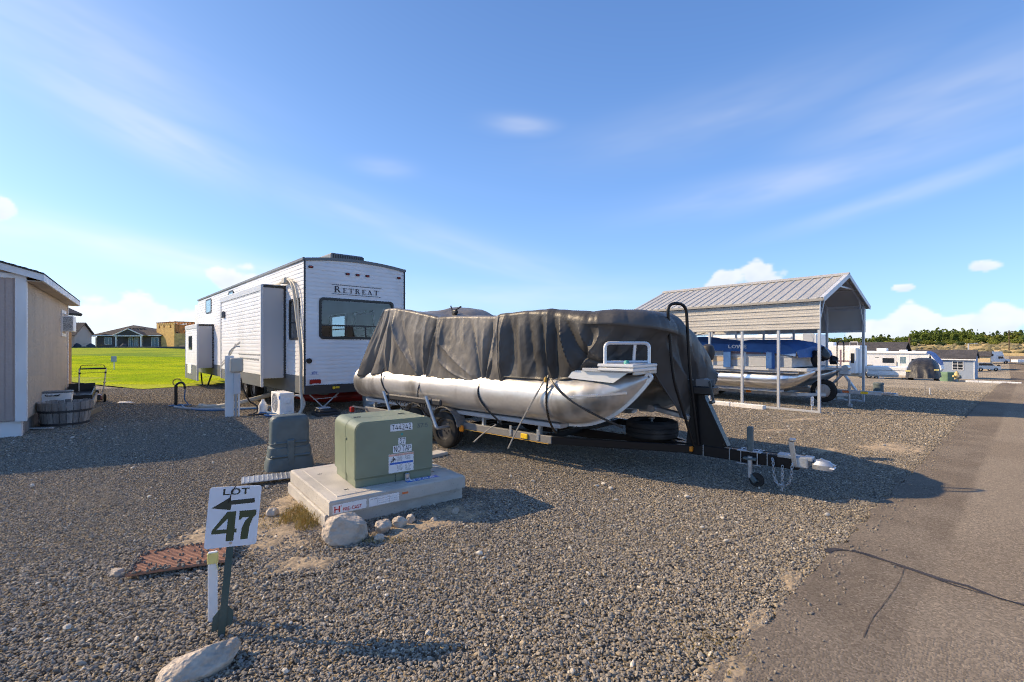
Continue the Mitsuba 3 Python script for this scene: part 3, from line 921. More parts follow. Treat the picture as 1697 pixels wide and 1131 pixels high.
# painted swoosh and stripes low on the slide-out
sw = [(1.6, 1.42), (3.2, 1.42), (3.4, 1.44), (3.0, 1.47), (1.6, 1.47)]
part(s1, 'stripe', cat(to_left(prism(sg.Polygon([(1.45, 1.40), (3.6, 1.40), (3.75, 1.43), (1.45, 1.43)]), .004, 'xz', -.0145), -.56), to_left(prism(sg.Polygon([(1.6, 1.27), (3.4, 1.29), (3.5, 1.32), (1.6, 1.31)]), .004, 'xz', -.0145), -.56),
                       to_left(prism(sg.LineString([(5.85, 1.02), (5.2, 1.18), (4.6, 1.42), (4.1, 1.62), (3.5, 1.75)]).buffer(.022), .004, 'xz', -.0145), -.56), to_left(prism(sg.LineString([(5.85, 1.10), (5.1, 1.28), (4.5, 1.52), (4.0, 1.70)]).buffer(.012), .004, 'xz', -.0145), -.56)), 'm_ink_faded', smooth=False, label='grey painted swoosh')
s2 = slide(10.2, 13.0, .54, .30, .89, 2.48, [(11.4, 12.1, 1.5, 2.06)])
part(s2, 'hatch', to_left(rbox(11.5, 12.4, -.025, 0, .52, .92, .01), -.54), 'm_white_clean')
# slide-out on the far side, with the window that shows past the rear corner
sr = part(RV, 'slide_out', box(W_ + .001, W_ + .36, .7, 3.6, 1.0, 3.12), 'm_white', smooth=False, label='slide-out on the far side')
wr = part(sr, 'window', xf(ring(W_ + .05, W_ + .33, 2.1, 2.98, .68, .04, .04, .05), np.eye(4)), 'm_black')
part(wr, 'pane', prism(rrect(W_ + .07, W_ + .31, 2.13, 2.95, .04), .01, 'xz', .69), 'm_glass_blue')
part(sr, 'awning', rbox(W_ + .0, W_ + .40, .62, 3.7, 3.12, 3.17, .01), 'm_paint_steel')
# running gear in the dark below
for y in (4.6, 5.6):
    for x in (.14, W_ - .14):
        w = part(RV, 'wheel', xf(wheel_tyre(.36, .22, .2), mat((x, y, .36))), 'm_rubber')
        part(w, 'rim', xf(wheel_rim(.2, .2), mat((x, y, .36))), 'm_paint_steel')
# stabiliser jacks under the rear
for x0 in (.45, 1.75):
    part(RV, 'stabiliser_jack', cat(bar((x0 - .3, .18, .5), (x0 + .02, .12, .16), .04, .02), bar((x0 + .45, .18, .5), (x0 + .02, .12, .16), .04, .02), bar((x0 - .2, .16, .36), (x0 + .38, .16, .38), .015, .015), rbox(x0 - .12, x0 + .16, .0, .22, .13, .16, .01)), 'm_paint_steel')
part(RV, 'step_leg', cat(bar((-.05, 12.6, .5), (-.1, 12.0, .03), .05, .05), bar((-.05, 10.4, .5), (-.02, 11.3, .05), .05, .05), rbox(-.2, .0, 11.9, 12.1, 0, .03, .01)), 'm_dark')

# the block the jack stands on
single('levelling_block', 'dark block under the rear jack of the white trailer', 'block', cat(rbox(.18, .72, -.34, .1, 0, .07, .012), rbox(.24, .66, -.28, .05, .072, .128, .012)), 'm_dark', mat((-4.84, 11.06, 0), TH))

# outdoor unit with its pipes
AC = thing('heat_pump_unit', 'white outdoor air conditioning unit standing by the rear corner of the long trailer', 'air conditioner', mat((-5.31, 10.87, 0), TH))
part(AC, 'cabinet', rbox(0, .30, 0, .76, .04, .55, .02, 2), 'm_white_clean')
part(AC, 'base', cat(rbox(-.14, .5, -.1, .9, 0, .035, .006)), 'm_concrete')
rings = [to_left(xf(lathe([(r, 0), (r + .006, 0), (r + .006, .01), (r, .01), (r, 0)], 26), np.array([[1, 0, 0, .44], [0, 0, -1, 0], [0, 1, 0, .3], [0, 0, 0, 1.0]])), 0) for r in (.03, .06, .09, .12, .15, .18, .21)]
g = part(AC, 'grille', cat(*rings, *[to_left(xf(box(-.003, .003, -.012, -.004, .03, .215), rot((0, 1, 0), 20 * k)) if 0 else xf(xf(box(-.003, .003, -.008, -.002, .03, .215), rot((0, 1, 0), 20 * k)), mat((.44, 0, .3))), 0) for k in range(18)]), 'm_paint_steel', smooth=False)
part(AC, 'fan_opening', to_left(xf(cyl((.44, -.003, .3), (.44, .0005, .3), .22, 30), np.eye(4)), 0), 'm_skirt')
part(AC, 'label', rbox(-.004, .0, .03, .12, .40, .48, .001), 'm_blue_ink')
part(AC, 'valve_cover', cat(rbox(.08, .22, -.03, .0, .30, .42, .01), rbox(.12, .24, -.012, 0, .12, .24, .004)), 'm_label')
part(AC, 'hose', cat(tube(curve([(.3, .1, .44), (.42, .05, .46), (.5, .02, .3), (.44, .0, .12), (.36, -.05, .03)], 26), .022), tube(curve([(.3, .16, .42), (.48, .12, .45), (.56, .08, .28), (.48, .05, .1), (.4, 0, .04)], 26), .02)), 'm_trim_white')
ctr = lambda x, y, z: tuple((np.linalg.inv(mat((-5.31, 10.87, 0), TH)) @ mat((-4.84, 11.06, 0), TH) @ V(x, y, z, 1))[:3])
part(AC, 'line_set', cat(tube(curve([ctr(-.2, 3.1, 3.22), ctr(-.16, 2.2, 3.24), ctr(-.12, 1.4, 3.24), ctr(-.11, 1.0, 3.28), ctr(-.1, .72, 3.22), ctr(-.09, .5, 2.95), ctr(-.085, .34, 2.5), ctr(-.08, .18, 2.0), ctr(-.075, .06, 1.6), ctr(-.07, .04, 1.0), ctr(-.06, .05, .5), ctr(-.06, .0, .25), ctr(-.12, -.06, .1), ctr(-.2, -.08, .04)], 90), .036, 10),
                         tube(curve([ctr(-.1, 1.0, 3.3), ctr(-.1, .66, 3.24), ctr(-.085, .32, 2.95), ctr(-.08, .2, 2.5), ctr(-.07, .08, 1.9), ctr(-.065, .04, 1.5)], 40), .02, 8), rbox(*sorted((ctr(-.18, .9, 0)[0], ctr(-.04, .9, 0)[0])), *sorted((ctr(0, .9, 0)[1], ctr(0, 1.15, 0)[1])), 3.18, 3.33, .02)), 'm_cream_hose')
# ------------------------------------------------------------------ concrete pad and transformer
TP = math.radians(38.0)
PAD = thing('concrete_pad', 'square concrete pad of two slabs under the green transformer', 'concrete pad', mat((-1.61, 4.17, 0), TP))


def chamfer_slab(x0, x1, y0, y1, z0, z1, cut, r=.012):
    p = sg.Polygon([(x0, y0), (x1, y0), (x1, y1 - cut), (x1 - cut, y1), (x0, y1)])
    a = prism(p, z1 - z0 - r, 'xy', z0)
    lo = np.c_[np.array(p.exterior.coords)[:-1], np.full(5, z1 - r)]
    hi = np.c_[np.array(p.buffer(-r, join_style=2).exterior.coords)[:-1], np.full(5, z1)]
    return cat(a, trimesh.convex.convex_hull(np.vstack([lo, hi])))


part(PAD, 'slab', chamfer_slab(-.02, 1.41, .06, 1.40, -.02, .118, .05), 'm_concrete', smooth=20)
part(PAD, 'slab', chamfer_slab(0, 1.41, 0, 1.38, .126, .252, .10), 'm_concrete', smooth=20, label='upper slab with maker labels on its front edge')
# raised brushed field round the box with a step at the rim
part(PAD, 'rim', cat(rbox(.10, 1.30, .10, 1.28, .248, .258, .004)), 'm_concrete', smooth=20)
part(PAD, 'lifting_pocket', cat(*[rbox(x - .022, x + .022, y - .012, y + .012, .2565, .2595, .001) for x, y in ((.24, .26), (.20, .98), (1.2, .33))]), 'm_dark', smooth=False)
part(PAD, 'slot', rbox(.34, .50, .30, .318, .2565, .2592, .001), 'm_dark', smooth=False)
lb = part(PAD, 'maker_label', rbox(.03, .335, -.0035, .001, .135, .215, .001), 'm_label', smooth=False)
part(lb, 'lettering', cat(text('H', .052, (.068, -.0035, .148), (1, 0, 0), (0, 0, 1), .0012, width=.05), text('2', .016, (.104, -.0035, .192), (1, 0, 0), (0, 0, 1), .0012), text('PRE-CAST', .030, (.205, -.0035, .148), (1, 0, 0), (0, 0, 1), .0012, width=.17)), 'm_red_ink', smooth=False)
lb = part(PAD, 'form_label', rbox(.36, .66, -.0035, .001, .135, .215, .001), 'm_label', smooth=False)
part(lb, 'lines', cat(*[box(.44, .65, -.0045, -.0034, z, z + .0018) for z in (.152, .172, .192)], *[box(x, x + .0018, -.0045, -.0034, .14, .21) for x in (.438, .56)], text('JOB  DATE', .008, (.405, -.0035, .196), (1, 0, 0), (0, 0, 1), .0012, width=.06)), 'm_ink_faded', smooth=False)
part(PAD, 'sticker', rbox(.69, .755, -.0035, .001, .188, .206, .001), 'm_orange_ink', smooth=False)
lb = part(PAD, 'number_sticker', rbox(.80, 1.16, .11, .18, .258, .2612, .001), 'm_blue_ink', smooth=False)
part(lb, 'lettering', text('8206', .042, (.98, .124, .2612), (1, 0, 0), (0, 1, 0), .0012, width=.27), 'm_label', smooth=False)

TB = math.radians(35.5)
TR = thing('transformer', 'green pad mounted transformer box with a T44242 label', 'transformer', mat((-1.503, 4.53, .258), TB))
hood = rrect(0, .82, .085, .63, .001)
prof = sg.box(0, .085, .82, .50).union(sg.box(0, .3, .82, .63).intersection(rrect(0, .82, .2, .63, .085)))
part(TR, 'tank', cat(rbox(.012, .808, .02, .66, 0, .10, .006), prism(prof.buffer(-.006), .60, 'xz', .08)), 'm_transformer', smooth=35)
dpt = .30
part(TR, 'hood', cat(prism(prof, dpt - .012, 'xz', .012), prism(prof.buffer(-.008), .012, 'xz', 0)), 'm_transformer', smooth=35)
part(TR, 'hood', cat(prism(prof, .38, 'xz', dpt + .012)), 'm_transformer', smooth=35, label='rear half of the green hood')
part(TR, 'sill', rbox(.004, .816, .008, .67, .074, .086, .004), 'm_transformer_dark')
part(TR, 'bracket', cat(rbox(.10, .175, .36, .385, .629, .636, .003)), 'm_dark')
part(TR, 'bracket', cat(rbox(.58, .655, .36, .385, .629, .636, .003)), 'm_dark')
part(TR, 'lifting_lug', cat(rbox(-.012, .004, .25, .27, .43, .455, .004), rbox(-.006, .004, .275, .285, .02, .10, .002)), 'm_transformer_dark')
part(TR, 'lock', cat(rbox(.50, .55, -.025, .01, .02, .075, .008), tube(curve([(.505, -.03, .03), (.51, -.04, -.0), (.53, -.045, -.008), (.54, -.03, .03)], 12), .005), rbox(.507, .543, -.048, -.02, -.004, .022, .006, 2)), 'm_steel')
part(TR, 'panel_seam', box(.408, .412, .0055, .0085, .002, .074), 'm_dark', smooth=False)


def tag_plate(x, z, w, h, s, lh, tw, name='number_plate'):
    q = part(TR, name, rbox(x - w / 2, x + w / 2, -.0025, .0, z, z + h, .0008), 'm_label', smooth=False, label=f'white plate reading {s}')
    part(q, 'lettering', text(s, lh * 1.08, (x, -.0025, z + (h - lh) / 2), (1, 0, 0), (0, 0, 1), .0012, bold=False, width=tw), 'm_ink', smooth=False)


tag_plate(.470, .512, .235, .072, 'T44242', .052, .205)
tag_plate(.475, .372, .078, .068, '37', .050, .056)
tag_plate(.480, .293, .20, .072, 'NO TAP', .052, .178)
part(TR, 'rating', text('37.5', .040, (.70, -.0005, .525), (1, 0, 0), (0, 0, 1), .0012, width=.12), 'm_pedestal', smooth=False, label='faded 37.5 lettering')
bs('m_teal', (.05, .30, .27), .5)
part(TR, 'dot', cyl((.474, -.002, .475), (.474, .0, .475), .012), 'm_teal')
wl = part(TR, 'warning_label', rbox(.335, .60, -.0025, .0, .095, .285, .0008), 'm_label', smooth=False, label='warning label with a falling figure')
bs('m_salmon', (.75, .42, .30), .5)
part(wl, 'band', rbox(.337, .598, -.0038, -.0022, .262, .283, .0005), 'm_salmon', smooth=False)
part(wl, 'band', rbox(.345, .592, -.0038, -.0022, .178, .198, .0005), 'm_blue_ink', smooth=False, label='blue band')
part(wl, 'figure', cat(*[prism(sg.LineString(q).buffer(.0035), -.0014, 'xz', -.0024) for q in ([(.355, .208), (.375, .222), (.392, .228), (.41, .222)], [(.37, .238), (.392, .228)], [(.392, .228), (.38, .212), (.365, .205)], [(.385, .243), (.40, .235), (.392, .228)])], prism(sg.Point(.383, .248).buffer(.006), -.0014, 'xz', -.0024)), 'm_ink', smooth=False)
part(wl, 'print', cat(*[box(.42 + .085 * (k % 2), .42 + .085 * (k % 2) + (.055 + .02 * ((k * 7) % 3) / 3), -.0033, -.0024, z, z + .004) for k, z in enumerate([.25, .25, .24, .24, .23, .23, .218, .218, .208, .164, .164, .152, .152, .14, .14, .128, .128, .116, .116, .106])],
                      text('WARNING', .013, (.44, -.0037, .2655), (1, 0, 0), (0, 0, 1), .001, width=.09), text('ADVERTENCIA', .012, (.545, -.0037, .266), (1, 0, 0), (0, 0, 1), .001, width=.085)), 'm_ink_faded', smooth=False)

# loose hooked wire lying on the pad corner
single('steel_clip', 'small steel strip lying on the right corner of the concrete pad', 'strip', cat(bar((1.28, .52, .266), (1.36, .36, .266), .012, .006), bar((1.22, .60, .266), (1.28, .52, .266), .03, .01)), 'm_steel', mat((-1.61, 4.17, 0), TP))

# rocks
def rock(x, y, sx, sy, sz, ang, seed, label, name='rock', zk=.35, tilt=0, cuts=16):
    m = rock_mesh(sx, sy, sz, seed, 4, .3, cuts)
    m.apply_transform(rot((0, 1, 0), tilt))
    return single(name, label, 'rock', xf(m, mat((x, y, sz * zk), ang)), 'm_rock', smooth=25)


rock(-1.40, 3.97, .185, .15, .15, .35, 3, 'large pale rock lying against the front corner of the concrete pad', zk=.55)
rock(-1.13, 4.14, .085, .065, .075, 1.1, 8, 'tan pebble sized rock right of the large rock at the concrete pad', zk=.6)
rock(-1.01, 4.27, .075, .055, .06, .3, 12, 'white knobbly rock third from the pad corner', zk=.6)
rock(-.93, 4.36, .05, .045, .05, .5, 17, 'small white rock at the end of the row by the pad', zk=.6)
rock(-1.12, 3.98, .05, .04, .035, .2, 21, 'small grey brown rock in front of the row by the pad', zk=.4)
rock(-.55, 4.60, .04, .03, .04, .2, 33, 'lone white rock on the bare dirt right of the pad', zk=.5)
rock(-.73, 4.40, .03, .025, .03, .2, 35, 'tiny white rock on the bare dirt before the pad', zk=.5)
rock(-2.30, 4.55, .06, .05, .05, .2, 37, 'tan rock in the dry weeds left of the pad', zk=.5)
rock(-1.57, 2.38, .18, .10, .085, .80, 48, 'long cream rock at the foot of the LOT 47 sign', zk=.25, tilt=-8, cuts=5)
rock(-2.80, 3.36, .055, .035, .03, .1, 51, 'white rock at the corner of the rusty red lid', zk=.6)

# dry weeds beside the pad
def weeds(n, x, y, rx, ry, h, seed):
    g = np.random.default_rng(seed)
    vs, fs = [], []
    for k in range(n):
        a, r = g.uniform(0, 2 * PI), math.sqrt(g.random())
        p = V(x + rx * r * math.cos(a), y + ry * r * math.sin(a), .005)
        d = V(g.normal(0, .5), g.normal(0, .5), 1)
        d /= np.linalg.norm(d)
        L = h * g.uniform(.35, 1.1)
        w = V(-d[1], d[0], 0) * .0022 + V(.0015, 0, 0)
        q = p + d * L * .6
        e = p + d * L + V(g.normal(0, .02), g.normal(0, .02), -.01)
        b = len(vs)
        vs += [p - w, p + w, q + w * .7, q - w * .7, e]
        fs += [(b, b + 1, b + 2), (b, b + 2, b + 3), (b + 3, b + 2, b + 4)]
    return trimesh.Trimesh(np.array(vs), np.array(fs), process=False)


bs('m_weed', mottle((.40, .27, .07), (.28, .22, .06), 14), .9)
struct('dry_weeds', cat(weeds(900, -2.05, 4.6, .14, .30, .10, 1), weeds(240, -1.85, 4.28, .1, .14, .16, 2), weeds(300, -2.3, 4.35, .25, .2, .05, 3), weeds(160, -1.1, 3.95, .35, .07, .04, 4), weeds(160, 1.1, 2.6, .2, .3, .03, 5)), 'm_weed', smooth=False, kind='stuff', label='dry yellow weeds growing beside the concrete pad')

# ribbed metal plate left of the pad
pc = [(-3.18, 5.63), (-2.83, 5.97), (-2.60, 5.55), (-2.93, 5.36)]
ang = math.atan2(-.2, .36)
pl = sg.Polygon([(0, 0), (.62, 0), (.62, .30), (0, .30)])
single('metal_plate', 'galvanised ribbed metal plate lying between the green pedestal and the pad', 'plate',
       cat(rbox(0, .66, 0, .30, .045, .055, .002), *[rbox(.02 + .05 * k, .035 + .05 * k, .01, .29, .054, .062, .002) for k in range(13)]), 'm_galv', mat((-3.10, 5.42, 0), .50))

# green utility pedestal
def loft(rows, n=28, p=4.0):
    """Rows of (z, half width, half depth): a body with rounded-box sections."""
    t = np.arange(n) * 2 * PI / n
    sx, sy = np.sign(np.cos(t)) * np.abs(np.cos(t)) ** (2 / p), np.sign(np.sin(t)) * np.abs(np.sin(t)) ** (2 / p)
    v = np.vstack([np.c_[sx * a, sy * b, np.full(n, z)] for z, a, b in rows] + [[[0, 0, rows[0][0]], [0, 0, rows[-1][0]]]])
    f = []
    for i in range(len(rows) - 1):
        for j in range(n):
            a, b = i * n + j, i * n + (j + 1) % n
            f += [(a, b, b + n), (a, b + n, a + n)]
    e = len(v)
    for j in range(n):
        f += [(e - 2, (j + 1) % n, j), (e - 1, (len(rows) - 1) * n + j, (len(rows) - 1) * n + (j + 1) % n)]
    return trimesh.Trimesh(v, np.array(f), process=False)


PE = thing('utility_pedestal', 'grey green plastic utility pedestal with a flared ribbed foot', 'utility pedestal', mat((-3.0, 6.38, 0), math.radians(33)))
part(PE, 'base', loft([(0, .30, .19), (.06, .295, .185), (.15, .28, .175), (.165, .265, .165), (.18, .272, .168), (.29, .258, .158), (.305, .235, .142), (.31, .228, .14)]), 'm_pedestal', smooth=40)
part(PE, 'cover', loft([(.24, .232, .145), (.31, .236, .147), (.345, .250, .148), (.355, .243, .14), (.62, .238, .132), (.665, .228, .125), (.695, .20, .108), (.71, .13, .07), (.708, .02, .01)]), 'm_pedestal', smooth=40)
part(PE, 'rib', rbox(-.045, .045, -.185, -.1, .03, .40, .012), 'm_pedestal')
part(PE, 'rib', rbox(-.20, .20, -.158, -.1, .34, .37, .012), 'm_pedestal')
part(PE, 'rib', rbox(-.24, .24, -.185, -.1, .17, .20, .012), 'm_pedestal')

# LOT 47 sign on a leaning green post, with a white stake behind
SG = thing('lot_sign', 'white LOT 47 sign with an arrow on a leaning green post', 'sign', mat((-1.633, 2.66, 0), math.radians(30)) @ rot((0, 1, 0), 5.0))
part(SG, 'post', cat(prism(sg.Polygon([(-.018, 0), (.018, 0), (.018, .004), (.006, .006), (.004, .026), (-.004, .026), (-.006, .006), (-.018, .004)]), .80, 'xy', -.05)), 'm_post_green', smooth=False)
part(SG, 'spade', xf(prism(sg.Polygon([(-.05, .02), (.05, .05), (.05, .12), (.02, .155), (-.02, .145), (-.05, .10)]), .004, 'xz', .008), np.eye(4)), 'm_post_green', smooth=False)
sp = part(SG, 'plate', prism(rrect(-.126, .130, .492, .830, .016), -.004, 'xz', -.002), 'm_sign', smooth=30)
f_y = -.0062
part(sp, 'lettering', cat(text('LOT', .033, (.005, f_y, .785), (1, 0, 0), (0, 0, 1), .0012, width=.13)), 'm_sign_ink', smooth=False, label='LOT lettering')
part(sp, 'arrow', prism(sg.Polygon([(-.108, .715), (-.02, .772), (-.018, .752), (.10, .758), (.102, .732), (-.014, .728), (-.016, .698)]), -.0012, 'xz', f_y), 'm_sign_ink', smooth=False)
four = sg.Polygon([(-.03, .69), (.013, .69), (.013, .592), (.024, .592), (.024, .57), (.013, .57), (.013, .525), (-.025, .525), (-.025, .57), (-.097, .57), (-.097, .59)]).difference(sg.Polygon([(-.076, .592), (-.025, .592), (-.025, .652)]))
seven = sg.Polygon([(.03, .69), (.115, .69), (.115, .662), (.10, .645), (.087, .60), (.083, .528), (.046, .528), (.048, .59), (.062, .632), (.08, .652), (.047, .652), (.04, .64), (.03, .64)])
part(sp, 'digit', prism(four, -.0012, 'xz', f_y), 'm_sign_green', smooth=False, label='digit 4')
part(sp, 'digit', prism(seven, -.0012, 'xz', f_y), 'm_sign_green', smooth=False, label='digit 7')
part(sp, 'bolt', cyl((.0, -.012, .515), (.0, -.004, .515), .008, 8), 'm_steel')
part(sp, 'tie', tube([(-.03, -.009, .74), (-.02, -.012, .79), (.0, -.01, .838), (-.012, .004, .80)], .003, 5), 'm_black')
ST = thing('marker_stake', 'white wooden stake with yellow ribbon just behind the LOT 47 sign', 'stake', mat((-1.775, 2.81, 0), math.radians(25)))
part(ST, 'stake', rbox(-.024, .024, -.01, .01, -.02, .405, .003), 'm_trim_white')
part(ST, 'ribbon', cat(rbox(-.028, .028, -.014, .014, .335, .40, .004), bar((.02, -.014, .34), (.03, -.016, .30), .012, .003)), 'm_ribbon')

# rusty red ribbed lid
lid = [rbox(-.31, .31, -.19, .19, .012, .030, .003)] + [rbox(-.305, .305, -.186 + .0265 * k, -.174 + .0265 * k, .029, .0335, .002) for k in range(15)]
LI = thing('valve_box_lid', 'rusty red ribbed lid half buried in the gravel left of the LOT 47 sign', 'lid', mat((-2.47, 3.58, .012), math.radians(22)) @ rot((1, 0, 0), 1.5))
part(LI, 'plate', lid[0], 'm_lid', smooth=False)
part(LI, 'ribs', cat(*lid[1:]), 'm_lid', smooth=False, kind='stuff')
mm = []
g = np.random.default_rng(12)
for k in range(520):
    px, py = g.uniform(-.33, .33), g.uniform(-.21, .21)
    if (abs(px) < .27 and abs(py) < .15) and g.random() < .88:
        continue
    q = rock_mesh(*(g.uniform(.006, .012, 3)), int(g.integers(1e6)), 1, .3, 6)
    mm.append(xf(q, FR[LI] @ mat((px, py, .040))))
bs('m_stone_dark', mottle((.20, .18, .155), (.11, .105, .095), 30), .85)
struct('stray_stones', cat(*mm), 'm_stone_dark', smooth=False, kind='stuff', label='dark gravel stones lying on the red lid')

# ------------------------------------------------------------------ shed at the left edge
TS = math.radians(38.2)
SH = thing('storage_shed', 'tan board sided shed with white trim at the left edge of the lot', 'shed', mat((-8.84, 8.6, 0), TS))
SW, SL, S0, S1 = 3.0, 6.5, .29, 2.95


def boards(h0, h1, z0, z1, pitch=.102, groove=.012, d=.009):
    """Vertical grooved panel siding in the plane y=0 facing -y."""
    ms = []
    x = h0
    while x < h1 - 1e-6:
        e = min(x + pitch, h1)
        ms.append(box(x, e - groove, 0, d, z0, z1))
        x = e
    ms.append(box(h0, h1, d * .98, d + .03, z0, z1))
    return cat(*ms)


part(SH, 'front_wall', cat(xf(boards(-SW, -.02, S0, S1), np.eye(4)), prism(sg.Polygon([(-SW, S1 - .02), (0, S1 - .02), (-SW / 2, S1 + .46)]), .03, 'xz', .01)), 'm_shed_front_shade', smooth=False)
rwall = xf(boards(.02, SL - .02, S0, S1), np.eye(4))
rwall.vertices = np.c_[-rwall.vertices[:, 1], rwall.vertices[:, 0], rwall.vertices[:, 2]]
part(SH, 'side_wall', rwall, 'm_shed_wall', smooth=False)
part(SH, 'side_wall', box(-SW, -SW + .05, .05, SL, S0, S1), 'm_shed_wall', smooth=False)
part(SH, 'rear_wall', cat(box(-SW, -.03, SL - .05, SL, S0, S1), prism(sg.Polygon([(-SW, S1), (0, S1), (-SW / 2, S1 + .46)]), .03, 'xz', SL - .04)), 'm_shed_wall', smooth=False)
part(SH, 'corner_board', cat(rbox(-.125, .022, -.022, -.001, S0 - .02, S1 - .02, .004), rbox(.001, .022, -.02, .10, S0 - .02, S1 - .01, .004)), 'm_trim_white')
part(SH, 'corner_board', rbox(.001, .02, SL - .1, SL + .01, S0 - .02, S1 - .01, .004), 'm_trim_white')
part(SH, 'frieze_board', rbox(-SW, -.126, -.021, -.001, S1 - .1, S1 - .01, .004), 'm_trim_white')
sl = .29
ov, rk = .26, .12
rf = part(SH, 'roof', cat(*[prism(sg.Polygon([(-SW / 2, S1 + .53), (s * (SW / 2 + ov) - SW / 2, S1 + .53 - sl * (SW / 2 + ov)), (s * (SW / 2 + ov) - SW / 2, S1 + .505 - sl * (SW / 2 + ov)), (-SW / 2, S1 + .505)]), SL + 2 * rk + .04, 'xz', -rk - .02) for s in (1, -1)]), 'm_shingle', smooth=False)
part(rf, 'shingle_course', cat(*[prism(sg.Polygon([(-SW / 2 + q, S1 + .533 - sl * q), (-SW / 2 + q + .14, S1 + .535 - sl * (q + .14) + .005), (-SW / 2 + q + .14, S1 + .53 - sl * (q + .14)), (-SW / 2 + q, S1 + .53 - sl * q)]), SL + 2 * rk + .04, 'xz', -rk - .02) for q in np.arange(0, SW / 2 + ov - .1, .14)]), 'm_shingle', smooth=False)
for s in (1, -1):
    x1 = s * (SW / 2 + ov) - SW / 2
    part(SH, 'rake_board', prism(sg.Polygon([(-SW / 2, S1 + .50), (x1, S1 + .50 - sl * (SW / 2 + ov)), (x1, S1 + .38 - sl * (SW / 2 + ov)), (-SW / 2, S1 + .38)]), .025, 'xz', -rk), 'm_trim_white', smooth=False)
    part(SH, 'fascia', rbox(min(x1, x1 - s * .03), max(x1, x1 - s * .03), -rk + .026, SL + rk, S1 + .375 - sl * (SW / 2 + ov), S1 + .502 - sl * (SW / 2 + ov), .004), 'm_trim_white')
part(SH, 'soffit', box(.024, ov - .03, -.08, SL + .1, S1 + .37 - sl * (SW / 2 + ov), S1 + .385 - sl * (SW / 2 + ov)), 'm_shed_wall', smooth=False)
part(SH, 'skid', rbox(-SW + .05, -.05, .06, .2, -.02, S0 - .01, .01), 'm_trim_white')
part(SH, 'skid', rbox(-.2, -.06, .21, SL - .1, -.02, S0 - .01, .01), 'm_wood_grey')
part(SH, 'rear_post', rbox(-.04, .06, SL + .25, SL + .33, .3, 2.3, .006), 'm_wood_raw')
wa = part(SH, 'window_air_conditioner', cat(rbox(-.02, .24, 5.05, 5.75, 2.03, 2.45, .015)), 'm_white_clean')
part(wa, 'grille', cat(*[box(.04, .23, 5.043, 5.05, 2.06 + .03 * k, 2.075 + .03 * k) for k in range(12)]), 'm_skirt', smooth=False)
part(SH, 'window_frame', to_left(ring(4.9, 5.9, 1.88, 2.62, 0, .07, .03, .01), 0) if 0 else xf(prism(sg.box(4.92, 1.9, 5.88, 2.6).difference(sg.box(5.0, 1.98, 5.8, 2.52)), .03, 'yz', 0.001), np.eye(4)), 'm_trim_white', smooth=False)

single('porch_platform', 'low white platform on the ground behind the tan shed', 'platform', cat(rbox(-1.2, .16, 6.95, 8.3, .24, .36, .012), rbox(-1.15, .1, 7.0, 8.2, 0, .24, .01)), 'm_trim_white', mat((-8.84, 8.6, 0), TS))

# half barrel with staves and hoops
BA = thing('half_barrel', 'weathered half barrel planter standing against the tan shed', 'barrel', mat((-9.22, 9.78, 0)))
N = 24
for k in range(N):
    a0, a1 = 2 * PI * k / N + .016, 2 * PI * (k + 1) / N - .016
    vs = []
    for z, r in ((0, .355), (.17, .385), (.335, .405), (.34, .415), (.50, .425)):
        r = r + rng.uniform(-.004, .004)
        z = z + (rng.uniform(-.012, .008) if z > .45 else 0)
        for a in (a0, (a0 + a1) / 2, a1):
            vs.append((r * math.cos(a), r * math.sin(a), z))
        for a in (a0, a1):
            vs.append(((r - .028) * math.cos(a), (r - .028) * math.sin(a), z))
    fs = []
    for i in range(4):
        o = 5 * i
        for p, q in ((0, 1), (1, 2), (2, 4), (4, 3), (3, 0)):
            fs += [(o + p, o + q, o + q + 5), (o + p, o + q + 5, o + p + 5)]
    fs += [(20, 21, 22), (20, 22, 24), (20, 24, 23)]
    part(BA, 'stave', trimesh.Trimesh(np.array(vs), np.array(fs), process=False), 'm_wood_grey' if k % 3 else 'm_wood_grey_light', smooth=False)
for z, r in ((.315, .409), (.06, .374)):
    part(BA, 'hoop', lathe([(r - .006, z - .022), (r, z - .022), (r + .004, z + .022), (r - .004, z + .022), (r - .006, z - .022)], 40), 'm_rust_frame')
part(BA, 'soil', cyl((0, 0, .34), (0, 0, .40), .385, 30), 'm_wood_grey')
single('broken_stave', 'loose pale board lying at the foot of the half barrel', 'board', xf(rbox(-.28, .28, -.03, .03, .0, .02, .004), mat((-9.30, 9.28, .012), .15)), 'm_trim_white')

BN = thing('storage_bin', 'white bin with a dark lid rim and handle behind the half barrel', 'bin', mat((-9.98, 10.32, 0), TS))
part(BN, 'tub', loft([(0, .26, .17), (.3, .285, .19), (.62, .305, .205)], 28, 6), 'm_white_clean', smooth=40)
part(BN, 'lid', loft([(.62, .315, .212), (.65, .315, .212), (.655, .29, .2)], 28, 6), 'm_skirt', smooth=40)
part(BN, 'handle', tube(bend([(-.11, -.21, .585), (-.09, -.235, .57), (.09, -.235, .57), (.11, -.21, .585)], .03), .012), 'm_dark')

